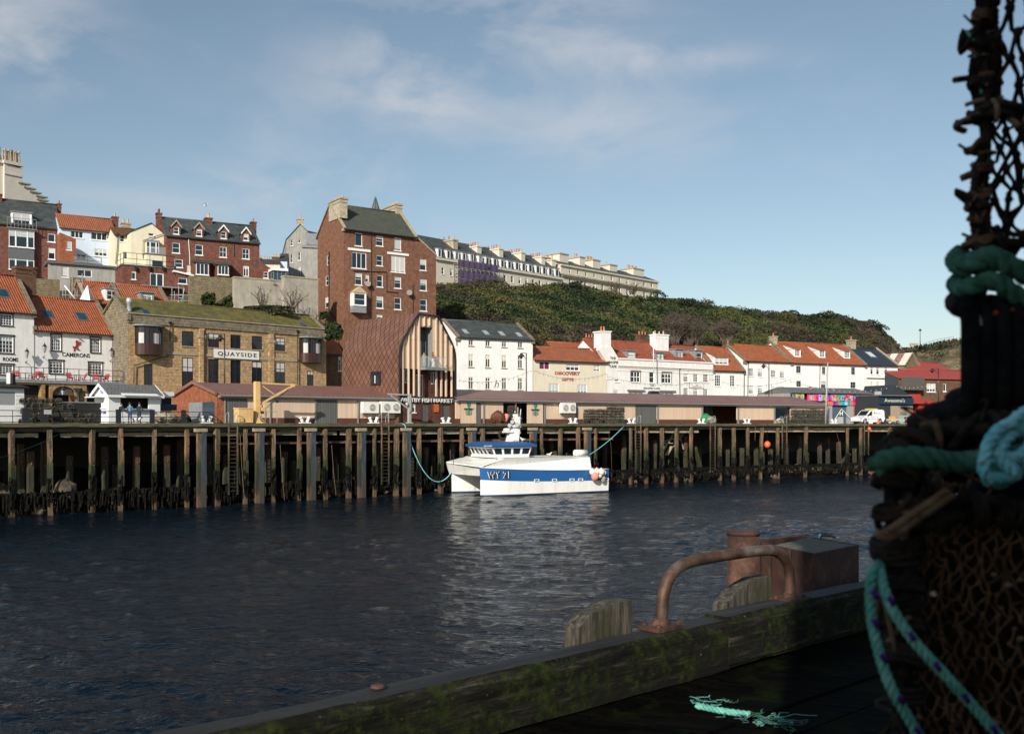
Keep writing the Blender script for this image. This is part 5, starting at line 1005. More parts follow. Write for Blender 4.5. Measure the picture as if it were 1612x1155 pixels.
t=thing('terrace_annex','low pale annex with a wide window and dark flat roof below the blue house','building',u.mat(22.5));m=MB();z=lambda c,a,b:u.sz(*K(c,a,b))[1]-22.5
qq=[prect(u,kr(C2,(700,25,832,90)),22.5),prect(u,kr(C2,(560,0,620,95)),22.5)];wall_panel(m,-3.2,u.w,0,z(C1,850,1035),qq,'grey_render');m.face([(u.w,0,0),(u.w,4,0),(u.w,4,z(C1,850,1035)),(u.w,0,z(C1,850,1035))],'grey_render');m.build('wall',t)
window(t,qq[0],'two');window(t,qq[1],'one',cover=('curtain',.9));r=MB();r.box(-3.3,u.w+.1,-.4,4,z(C1,850,1035)+.003,z(C1,850,1035)+.25,'dark_lead');r.build('roof',t)
railing('roof_railing','black railing with glass on the annex roof below the blue house',[u.world(0,-.2,z(C1,850,1035)+22.75),u.world(u.w*.62,-.2,z(C1,850,1035)+22.75)],glassy='glass_clear')
# cream house: left wing and gabled front
f=Fac(180.5,131,217,vp=3330)
cw=house('cream_wing','low cream wing with a brown tiled roof joining the blue house to the cream gable',f,24.5,(195,371),6,'cream_wall','pantile_brown',(205,362.5),cat='house',wins=wins(C1,[(1085,752,1130,812),(1174,760,1200,796)],'sash')+wins(C1,[(1120,900,1168,970)],'one'),chim=[(kr(C1,(1098,655,1178,700)),2,'stone_trim',5,1.0,'buff_pot')])
drain(cw,[K(C1,1066,745),K(C1,1062,860),K(C1,1045,1010)],y=-.15);drain(cw,[K(C1,1160,760),K(C1,1160,830),K(C1,1195,850)],y=-.15,hopper=False)
f=Fac(206,129.5,259.5,vp=3330)
cg=house('cream_house','cream gabled house with a balcony bay, left of the long red brick terrace',f,24.5,(215,365.5),8,'cream_wall','slate_dark',(238,352),kind='front',cat='house',oh=.12,wins=wins(C1,[(1345,687,1395,760)],'sash'))
def cgx():
 q=prect(f,kr(C1,(1325,810,1440,915)),cg.zb,-.7);b=MB();b.box(q[0]-.1,q[1]+.1,-.8,0,q[3]+.003,q[3]+.25,'lead');bay=b.build('bay',cg.t);w=q[1]-q[0]
 for a,c in((q[0],q[0]+w*.3),(q[0]+w*.3,q[0]+w*.78),(q[0]+w*.78,q[1])):e=window(bay,(a,c,q[2],q[3]),'sash');shift_y(e,-.8)
 k=MB();k.box(q[0]+.04,q[1]-.04,-.65,-.003,q[2],q[3],'cream_wall');k.build('bay_core',bay)
 q=prect(f,kr(C1,(1325,925,1530,1060)),cg.zb,-1.6);e=MB();g=prect(f,kr(C1,(1380,985,1480,1045)),cg.zb,-1.6);wall_panel(e,q[0],q[1],0,q[3],[g],'cream_wall',.2,-1.6);e.face([(q[1],-1.6,0),(q[1],0,0),(q[1],0,q[3]),(q[1],-1.6,q[3])],'cream_wall');e.face([(q[0],0,0),(q[0],-1.6,0),(q[0],-1.6,q[3]),(q[0],0,q[3])],'cream_wall');e.box(q[0]-.1,q[1]+.1,-1.7,0,q[3]+.003,q[3]+.15,'lead');ext=e.build('extension',cg.t)
 ww=window(ext,g,'dark');shift_y(ww,-1.6)
 gl=MB();gl.box(q[0],q[1],-1.62,-1.6,q[3]+.15,q[3]+1.1,'glass_clear');gl.build('glass_railing',ext)
 drain(cg,[K(C1,1478,740),K(C1,1295,800),K(C1,1293,940),K(C1,1300,965)],y=-.2,hopper=False)
cgx()
# red terrace with four dormers
f=Fac(262,130,408.5,vp=3680)
rt=house('brick_terrace','long red brick terrace with four gabled dormers and three chimneys',f,24.5,(335,377.2),9.5,'brick_red','slate_blue',(320,350),cat='house',group=None,oh=.2,wins=wins(C3,[(524,358,594,452),(732,376,802,470)],'sash')+wins(C3,[(952,394,1018,490),(1158,411,1224,505)],'sashx')+wins(C3,[(542,506,620,582)],'sash')+wins(C3,[(1166,567,1220,665)],'french')+wins(C3,[(655,560,690,630)],'one',cover=('curtain',.95)),chim=[(kr(C3,(380,105,426,170)),2,'brick_red',None,1.0,'brick_brown'),(kr(C3,(820,150,880,200)),3,'brick_red',None,1.2,'buff_pot'),(kr(C3,(1235,185,1280,238)),1,'brick_red',None,1.0)])
for i,r_ in enumerate(((535,214,586,280),(742,234,794,298),(963,256,1015,320),(1170,276,1216,338))):dormer(rt,kr(C3,r_),.5,'sash','gable','brick_red','slate_blue',grow=(.22,.15,.2),trim='white_trim' if i>1 else 'stone_trim',rise=.75)
def rtx():
 z0=24.5
 for r_,top in(((720,540,868,648),492),((918,560,1048,648),510)):
  q=prect(f,kr(C3,r_),z0,-1.5);b=MB();b.box(q[0]+.05,q[1]-.05,-1.4,-.003,q[2]-1.2,q[3],'brick_red');bay=b.build('bay',rt.t);zt=q[3]
  r=MB();r.hull8([(q[0]-.2,-1.75,zt),(q[1]+.2,-1.75,zt),(q[1]+.2,0,zt+.55),(q[0]-.2,0,zt+.55)],[(q[0]-.2,-1.75,zt+.12),(q[1]+.2,-1.75,zt+.12),(q[1]+.2,0,zt+.67),(q[0]-.2,0,zt+.67)],'slate_blue');r.build('bay_roof',bay);e=window(bay,(q[0]+.3,q[1]-.2,q[2],q[3]-.05),'three');shift_y(e,-1.55)
 drain(rt,[K(C3,672,318),K(C3,676,400),K(C3,682,470),K(C3,684,560)],m='white_trim',hopper=False,r=.05);drain(rt,[K(C3,1082,355),K(C3,1082,480)],hopper=False)
 # brick annex falling to the right, with its garden room
 a=Fac(407.5,131,430,vp=3680);t=rt.t;m=MB();zz=lambda x_,y_:a.sz(*K(C3,x_,y_))[1]-z0;q=prect(a,kr(C3,(1352,620,1396,678)),z0);zt=zz(1430,600)
 th=thing('brick_annex','single-storey brick annex with a falling roofline at the right end of the terrace','building',a.mat(z0));wall_panel(m,0,a.w,0,zt,[q],'brick_red');m.face([(0,0,zt),(a.w,0,zt),(0,0,zz(1312,522))],'brick_red');m.face([(a.w,0,0),(a.w,4,0),(a.w,4,zt),(a.w,0,zt)],'brick_red');m.face([(a.w,0,zt),(a.w,4,zt),(0,4,zz(1312,522)),(0,0,zz(1312,522))],'white_trim');m.build('wall',th);window(th,q,'sash')
 g=Fac(430.5,130,449.5,vp=3680);th=thing('garden_room','flat-roofed glass garden room with a white roof edge on the concrete wall','building',g.mat(z0));z=lambda x_,y_:g.sz(*K(C3,x_,y_))[1]-z0
 m=MB();m.box(0,g.w,0,3,0,z(1480,612),'glass_blue');m.build('glazing',th);k=MB();k.box(-.2,g.w+.3,-.3,3,z(1480,612)+.003,z(1480,588),'white_trim')
 for i in range(4):k.box(g.w*i/3-.04,g.w*i/3+.04,-.05,-.003,0,z(1480,612),'grey_trim')
 k.build('frame',th)
 w=Fac(441,145,452,vp=9000);h=house('far_house','pale blue-white gable end glimpsed between the brick annex and the stone house',w,24.5,(450,410),8,'blue_wall','slate_dark',(452,402),cat='house',oh=.05)
 w=Fac(410,160,442,vp=9000);h=house('far_house','distant white house with a row of stone chimneys behind the brick annex',w,24.5,(436,415.5),8,'stucco','slate_dark',(436,411),cat='house',oh=.05,chim=[(kr(C3,(1430,500,1525,530)),4,'brick_brown',None,.8,'buff_pot'),(kr(C3,(1310,510,1335,525)),1,'brick_brown',None,.8,'buff_pot'),(kr(C3,(1350,520,1410,530)),3,'brick_brown',None,.8,'buff_pot')])
rtx()
# tall rendered chimney gable of the hotel on the far left
f=Fac(7,148,35.5,vp=2000)
t=thing('hotel_gable','huge pale rendered gable wall with a row of chimney pots at the far left','building',f.mat(26));m=MB();z=lambda x_,y_:(f.sz(*K(C1,x_,y_))[0],f.sz(*K(C1,x_,y_))[1]-26)
m.prism([z(40,480),z(420,480),z(410,440),z(398,413),z(350,405),z(345,375),z(300,368),z(295,338),z(245,325),z(240,298),z(203,283),z(203,150),z(40,98)],0,14,'hotel_render');g=m.build('wall',t)
c=MB();a,b=z(30,96),z(208,152);c.hull8([(a[0],-.25,a[1]),(b[0],-.25,a[1]),(b[0],14,a[1]),(a[0],14,a[1])],[(a[0],-.25,a[1]+.5),(b[0],-.25,a[1]+.5),(b[0],14,a[1]+.5),(a[0],14,a[1]+.5)],'hotel_render');a2,b2=z(40,178),z(200,220);c.box(a2[0]-.05,b2[0]+.1,-.15,-.003,a2[1]-.3,a2[1],'hotel_render')
for k in range(5):s=z((240,290,340,395,405)[k]+10,(292,334,372,410,442)[k]);c.box(s[0]-1.6,s[0]+.5,-.2,.6,s[1]-.02,s[1]+.2,'stone_trim')
c.build('cornice',t)
for i,xx in enumerate([f.sz(q,HZ,.5)[0]for q in(-1,4,8,11.5,14,16.5,19,21.5,24,26.5,30)]):p=MB();p.lathe([(.22,0),(.2,.6),(.14,1.0),(.16,1.9-.3*(i%2)),(.22,2.0-.3*(i%2))],(xx*1.0,.5,a[1]+.5),'buff_pot' if i%3 else 'dark_lead',8);p.build('chimney_pot',t)
p=MB();p.box(-9,-.01,.5,6,0,z(40,98)[1],'stucco');p.box(-9,0,.2,6.3,z(40,98)[1]+.003,z(40,98)[1]+.45,'hotel_render');p.build('chimney_block',t)
# ---- lower brick building with roof terrace
f=Fac(193,120,300,vp=3300)
q_=[(155,615,195,690)];lb=House();zb=18.0
lb=house('flat_roofed_house','flat-roofed red brick house with white french windows and a railed roof terrace',f,zb,(240,421),5,'brick_red','dark_lead',kind='flat',cat='house',w=f.sz(276)[0],wins=wins(C3,[(155,615,195,690)],'one')+wins(C3,[(320,632,447,756)],'french'))
def lbx():
 z=lambda x_,y_:f.sz(*K(C3,x_,y_))[1]-zb;x0=f.sz(K(C3,575,0)[0])[0]-.4;x1=f.sz(K(C3,687,0)[0])[0];m=MB();hol=[prect(f,kr(C3,(577,676,660,730)),zb,-.5),prect(f,kr(C3,(580,825,656,890)),zb,-.5)]
 zt=z(687,678);wall_panel(m,x0,x1,0,zt,hol,'brick_red',.2,-.5);m.face([(x0,-.5,zt),(x1,-.5,zt),(x0,-.5,z(560,640))],'brick_red');m.face([(x1,-.5,0),(x1,4,0),(x1,4,zt),(x1,-.5,zt)],'brick_red');m.face([(x0,-.5,0),(x0,-.5,zt),(x0,0,zt),(x0,0,0)],'brick_red');e=m.build('end_wing',lb.t)
 for q in hol:w=window(e,q,'one' if q is hol[0]else 'sash');shift_y(w,-.5)
 r=MB();za,zc=z(552,628),z(705,668);r.hull8([(x0-.3,-.8,za),(x1+.3,-.8,zc),(x1+.3,4,zc),(x0-.3,4,za)],[(x0-.3,-.8,za+.22),(x1+.3,-.8,zc+.22),(x1+.3,4,zc+.22),(x0-.3,4,za+.22)],'white_trim');r.build('wing_roof',e)
 s=MB();zz=z(400,762);s.box(f.sz(K(C3,225,0)[0])[0],f.sz(K(C3,590,0)[0])[0],-1.3,-.003,zz-.12,zz+.05,'lead');s.build('ledge',lb.t)
 for px,pt in((190,510),(315,485),(437,505),(545,540)):b=MB();a=f.sz(*K(C3,px,590));b.box(a[0]-.12,a[0]+.12,-.4,-.15,a[1]-zb-.3,a[1]-zb+.25,'black_trim');b.build('bracket',lb.t)
 zt2=lb.ze+zb+.16;railing('terrace_railing','black railing round the flat roof terrace below the cream house',[f.world(-.1,3,zt2),f.world(.1,-.1,zt2),f.world(lb.W,-.1,zt2)],1.5,r=.035)
lbx()
# orange roofs crowded behind the pub
f=Fac(136.5,112.5,191,vp=2800)
b1=house('cottage','orange-roofed cottage with a white dormer rising behind the pub roof',f,12,(160,477),8,'brick_brown','pantile',(160,447),cat='house',chim=[(kr(C2,(912,240,975,300)),1,'brick_brown',2.5,1.0)],coping=('stone_trim','l'))
dormer(b1,kr(C2,(970,215,1060,300)),1.6,'sashx','flat','white_trim','lead')
f=Fac(192,112.5,268,vp=2800)
b2=house('cottage','orange-roofed cottage with a pale dormer below the flat-roofed brick house',f,12,(230,482),8,'brick_brown','pantile_dull',(230,453),cat='house',coping=('sandstone_grey','lr'))
dormer(b2,kr(C2,(1292,250,1378,318)),1.4,'sashx','flat','lead','lead')
# chimney stack on the ridge between the two parts of the pub
f=Fac(22,107,54,vp=2300)
h=House();h.fac=f;h.zb=16;h.t=thing('chimney_stack','broad brick chimney stack rising behind the left part of the pub','chimney',f.mat(16));h.hd=0
chimney(h,kr(C2,(130,20,305,150)),0,'brick_brown',0,1.6,down=4)
# ---- retaining walls and garden walls
def wallbox(name,label,pL,ZL,pR,vp,top,zb,m,th=.6,cop=None,topR=None,cat='wall'):
 f=Fac(pL,ZL,pR,vp=vp);t=thing(name,label,cat,f.mat(zb));z0=f.sz(pL,top)[1]-zb;z1=f.sz(pR,topR)[1]-zb if topR else z0;b=MB();b.prism([(0,0),(f.w,0),(f.w,z1),(0,z0)],0,th,m);b.build('wall_face',t)
 if cop:c=MB();c.prism([(-.05,z0+.003),(f.w+.05,z1+.003),(f.w+.05,z1+.18),(-.05,z0+.18)],-.08,th+.08,cop);c.build('coping',t)
 return t,f
wallbox('concrete_retaining_wall','pale stained concrete retaining wall right of the rubble wall',369,119.5,447,3400,437.2,19,'concrete_wall',1,'stone_trim',443.5)
wallbox('concrete_retaining_wall','higher stretch of pale concrete wall ending at the brick tower house',447.2,120.3,501,3000,435.5,19,'concrete_wall',1,'stone_trim',440.7)
wallbox('rubble_wall','rough stone retaining wall below the brick terrace, patched with ivy',299,121,368.7,3400,434,18,'rubble',1,None,437.5)
wallbox('rubble_wall','rough stone retaining wall behind the pub roofs',52,117,94,3000,438,18,'rubble',1,None,440)
wallbox('rubble_wall','shorter piece of rough stone wall beside the scaffold poles',111,117.5,134,3000,436,18,'rubble',1,None,438)
def ivy(name,label,c,rect,Z,n=2200,th=.5,mats_=('leaf_dark','leaf_green','leaf_green','leaf_olive'),s=(.08,.2),cat='ivy'):
 rng=random.Random(n);a=kr(c,rect);cs=[];ss=[];base=P((a[0]+a[2])/2,a[3],Z);t=thing(name,label,cat,Matrix.Translation(base))
 while len(cs)<n:
  u_,v_=rng.random(),rng.random();e=mnoise.noise(Vector((u_*3+n,v_*3,2)))*.22
  if abs(u_-.5)>.43+e or abs(v_-.5)>.43+e:continue
  p=P(a[0]+(a[2]-a[0])*u_,a[1]+(a[3]-a[1])*v_,Z-rng.random()*th*(1-abs(u_-.5))-max(0,mnoise.noise(Vector((u_*6,v_*6,n))))*.8);cs.append(tuple(p-base));ss.append(rng.uniform(*s))
 leaf_cloud('foliage',cs,ss,mats_,None,None,t);return t
ivy('ivy_clump','dense green ivy on the rubble wall, left of two patches',C3,(785,805,920,950),120.6);ivy('ivy_clump','dense green ivy on the rubble wall, next to the concrete wall',C3,(985,835,1120,970),120.6)
ivy('ivy_clump','ivy growing between the brick tower house and the market hall roof',C6,(60,150,235,320),116,2600);ivy('ivy_clump','small bush on the corner below the brick tower house',C6,(15,60,105,130),117,900)
ivy('hedge','rough dark scrub along the foot of the concrete wall',C3,(1130,925,1640,1010),117,3800,1.0,('leaf_dark','leaf_brown','leaf_olive','leaf_dark'),cat='scrub')
def bare_shrub(name,label,px,py,Z,h,spread,n=26,seed=1,group=None,twig=60,mat='bark',cat='shrub',trunkr=.07):
 rng=random.Random(seed);b=P(px,py,Z);t=thing(name,label,cat,Matrix.Translation(b),group);m=MB();w=MB()
 for i in range(n):
  a=rng.uniform(0,2*math.pi);r=spread*math.sqrt(rng.random());hh=h*rng.uniform(.6,1.0)*(1-.35*r/spread)
  pts=[Vector((0,0,0))+Vector((rng.gauss(0,spread*.12),rng.gauss(0,spread*.12),0))];tip=Vector((math.cos(a)*r,math.sin(a)*r*.6,hh));mid=pts[0].lerp(tip,.5)+Vector((rng.gauss(0,.12)*spread,0,.1*h));pts+=[mid,tip]
  sp=smooth(pts,3);m.tube(sp,[trunkr*(1-.75*k/(len(sp)-1))for k in range(len(sp))],mat,4)
  for k in range(twig//n+1):
   q=sp[rng.randint(2,len(sp)-1)];d=Vector((rng.gauss(0,1),rng.gauss(0,.6),abs(rng.gauss(.6,.5)))).normalized()*h*rng.uniform(.12,.3);w.tube([q,q+d*.5+Vector((0,0,.05)),q+d],[trunkr*.35,trunkr*.2,trunkr*.1],mat,3)
 m.build('branch',t);w.build('twig',t);return t
bare_shrub('bare_shrub','bare brown shrub against the pale concrete wall, left of two',413,488,118.5,3.8,1.9,13,3,'bare shrubs against the concrete wall');bare_shrub('bare_shrub','bare brown shrub against the pale concrete wall, near the tower house',461,492,118.5,4.2,2.2,14,4,'bare shrubs against the concrete wall')
ZK=1.23
for i,(px,py,Z,h,s)in enumerate(((1085,548,147,7.0,4.2),(1140,541,152,5.0,3.2),(1062,542,146,6.0,3.0))):bare_shrub('bare_tree',('wide brown leafless tree on the hillside above the cafe roofs','low dark leafless bush beside the pale rock on the hillside','thin leafless tree left of the wide brown one above the cafe')[i],px,py,Z,h,s,60,20+i,None,900,'bark','tree',.1)
for i,(px,py)in enumerate(((968,459),(997,463))):bare_shrub('bare_shrub',('leafless shrub standing in front of the white crescent, nearer the lamp','leafless shrub before the right end of the white crescent')[i],px,py,176,3.2,2.4,26,40+i,None,120)
ZK=1.085
# ---- scaffold poles behind the pub
sc_t=thing('scaffold_poles','loose grey scaffold poles standing behind the pub roof','scaffolding',Matrix.Translation(P(115,475,114)));b=P(115,475,114)
for x_,y0,y1 in((570,310,205),(595,310,195),(630,300,40),(680,300,195),(700,300,210),(745,300,60),(655,300,60)):m=MB();p0=P(*K(C2,x_,y0),114)-b;p1=P(*K(C2,x_,y1),114)-b;m.tube([p0,p1],.05,'scaffold',5);m.build('pole',sc_t)
m=MB();m.tube([P(*K(C2,585,170),114)-b,P(*K(C2,690,300),114)-b],.09,'white_trim',5);m.tube([P(*K(C2,560,255),114)-b,P(*K(C2,760,262),114)-b],.04,'scaffold',5);m.build('brace',sc_t)
cn=thing('white_spirelet','small white pointed gable between scaffold poles and orange roof','gable',Matrix.Translation(P(*K(C2,770,310),111)));m=MB();s=111/F;m.hull8([(-.75,0,0),(.65,0,0),(.65,1.6,0),(-.75,1.6,0)],[(-.03,.7,2.0),(.03,.7,2.0),(.03,.8,2.0),(-.03,.8,2.0)],'white_wall');m.build('wall',cn)
# scaffold at the brick wing
sc2=thing('scaffold_tower','light scaffold of thin poles in front of the flat-roofed brick house','scaffolding',Matrix.Translation(P(285,478,117)));b=P(285,478,117);m=MB()
for x_,y0,y1 in((522,915,765),(545,915,795),(583,890,745),(625,895,760),(520,915,870)):m.tube([P(*K(C3,x_,y0),117)-b,P(*K(C3,x_,y1),117)-b],.05,'scaffold',5)
for y in(830,880,910):m.tube([P(*K(C3,505,y),117)-b,P(*K(C3,710,y+5),117)-b],.045,'scaffold',5)
m.tube([P(*K(C3,635,770),117)-b,P(*K(C3,610,900),117)-b],.05,'cyan_net',5);m.build('pole',sc2)
# ---- the white crescent on the hill
def crescent():
 global ZK
 ZK=1.2
 f=Fac(684,172,884.5,vp=2290);zb=28.5
 w1=wins(C7,[(x,y,x+17,y+48)for x,y in((68,228),(128,240),(507,282),(557,288),(610,296),(657,304),(705,312),(752,320),(804,328),(845,336),(893,344))],'sash')
 zc=f.sz(*K(C7,470,237))[1]
 h=house('crescent_terrace','long white stucco crescent with dark mansard roof and tall chimney stacks above the green hill',f,zb,K(C7,470,237),11,'stucco','slate_blue',K(C7,470,172),cat='terrace',wins=w1,oh=.1,gutter=None,verge=0)
 # steep mansard front: rebuild lower slope
 c=MB();c.box(-.1,h.W+.1,-.5,.1,h.ze-.25,h.ze+.15,'stucco');c.box(0,h.W,-.3,.1,h.ze+.153,h.ze+.35,'lead');c.build('cornice',h.t)
 mz=f.sz(K(C7,470,0)[0],K(C7,0,180)[1])[1]-zb;m=MB();m.hull8([(0,.15,h.ze+.2),(h.W,.15,h.ze+.2),(h.W,5.5,h.ze+.2),(0,5.5,h.ze+.2)],[(0,1.0,h.ze+2.6),(h.W,1.0,h.ze+2.6),(h.W,5.5,h.ze+5.6),(0,5.5,h.ze+5.6)],'slate_blue');m.build('mansard',h.t)
 for x_,y in((42,148),(105,155),(165,165),(215,172),(270,180),(330,172),(380,186),(433,192),(485,202),(535,210),(588,218),(635,228),(682,237),(735,246),(780,254),(823,262),(870,270)):
  q=prect(f,kr(C7,(x_,y,x_+28,y+30)),zb,-.02);x0,x1=q[0],q[1];b=MB();z0=h.ze+.3;z1=h.ze+2.2;b.box(x0,x1,.08,2.2,z0,z1,'white_trim');b.box(x0-.15,x1+.15,-.05,2.2,z1+.003,z1+.15,'lead');d=b.build('dormer',h.t);p=MB();p.box(x0+.3,x1-.3,.05,.077,z0+.25,z1-.2,'glass');p.build('pane',d)
 st=[((8,52,95,105),3,'chimney_stone'),((138,92,262,128),7,'stucco'),((308,110,415,150),6,'stucco'),((458,135,570,180),7,'stucco'),((605,165,712,205),8,'stucco'),((722,190,786,225),4,'stucco')]
 for r_,n_,m_ in st:
  q=prect(f,kr(C7,r_),zb,5.5);
  b=MB();b.box(q[1]-1.3,q[1],1.6,9.0,q[2]-3,q[3],m_);b.box(q[1]-1.45,q[1]+.15,1.45,9.15,q[3]+.003,q[3]+.3,m_);c=b.build('chimney',h.t)
  for i in range(n_+2):p=MB();p.lathe([(.2,0),(.17,.3),(.15,.9),(.2,1.0)],(q[1]-.65,2.2+6.2*i/(n_+1),q[3]+.3),'terracotta' if i%3 else 'buff_pot',6);p.build('chimney_pot',c)
  # second half, plain parapet block
 f2=Fac(883,198,1035.5,vp=2290);zb2=28.5;w2=wins(C7,[(x_,y,x_+14,y+46)for x_,y in((965,308),(1022,318),(1080,332),(1138,340),(1195,350),(1260,358),(1316,370),(1370,380),(1420,388),(1490,398),(1540,404))],'sash')
 w2+=wins(C7,[(x_,y,x_+13,y+30)for x_,y in((966,240),(1024,250),(1080,262),(1138,272),(1196,284),(1260,292),(1316,303),(1370,314),(1422,324),(1490,332),(1542,340))],'sash')
 h2=house('crescent_end_block','right half of the white crescent, with a heavy cornice and low hipped roof',f2,zb2,K(C7,1250,268),11,'stucco','slate_blue',K(C7,1250,245),cat='terrace',wins=w2,oh=.15,gutter=None)
 z=f2.sz(*K(C7,1250,330))[1]-zb2;c=MB();c.box(-.3,h2.W+.4,-.7,-.003,z-.35,z,'stone_trim');c.box(-.2,h2.W+.3,-.4,-.003,z-.7,z-.353,'stucco');c.box(-.3,h2.W+.3,-.4,-.003,h2.ze-.3,h2.ze+.05,'stucco');c.build('cornice',h2.t)
 for r_,n_ in(((842,145,912,225),0),((985,168,1028,215),2),((1078,188,1136,238),5),((1198,222,1255,258),1),((1365,250,1445,300),6)):
  q=prect(f2,kr(C7,r_),zb2,5.5);b=MB();b.box(q[0]+.4,q[1],3.2,7.8,q[2]-2,q[3],'stucco');b.box(q[0]+.25,q[1]+.15,3.05,7.95,q[3]+.003,q[3]+.3,'stone_trim');c=b.build('chimney',h2.t)
  for i in range(n_):p=MB();p.lathe([(.22,0),(.18,.3),(.16,1.0),(.22,1.1)],(q[0]+.4+(q[1]-q[0]-.4)*(i+.5)/n_,5.5,q[3]+.3),'terracotta' if i%2 else 'buff_pot',6);p.build('chimney_pot',c)
  # scaffold with purple netting
 a,b_=f.sz(K(C7,182,0)[0],HZ,-1.6)[0],f.sz(K(C7,465,0)[0],HZ,-1.6)[0];zt=h.ze+.6;t=thing('scaffold','scaffold wrapped in purple netting on the white crescent','scaffolding',f.off(-1.6).mat(zb));m=MB()
 n_=9
 for i in range(n_+1):
  xx=a+(b_-a)*i/n_
  for yy in(0,1.3):m.tube([(xx,yy,0),(xx,yy,zt+.8)],.05,'scaffold',4)
 for k in range(6):
  zz=zt-.3-k*2.0
  for yy in(0,1.3):m.tube([(a,yy,zz),(b_,yy,zz)],.045,'scaffold',4)
  m.box(a,b_,.05,1.2,zz-1.0,zz-.93,'wood_fence')
 m.build('poles',t);nt=MB()
 for k in range(5):
  zz=zt-.4-k*2.0-.25*(k%2)
  for i in range(n_*3):
   x0_=a+(b_-a)*i/(n_*3);x1_=a+(b_-a)*(i+1)/(n_*3);d0=.05*math.sin(i*1.7+k);d1=.05*math.sin((i+1)*1.7+k);nt.face([(x0_,-.1+d0,zz-1.55),(x1_,-.1+d1,zz-1.55),(x1_,-.1+d1,zz),(x0_,-.1+d0,zz)],'purple_net')
 nt.build('netting',t)
crescent()
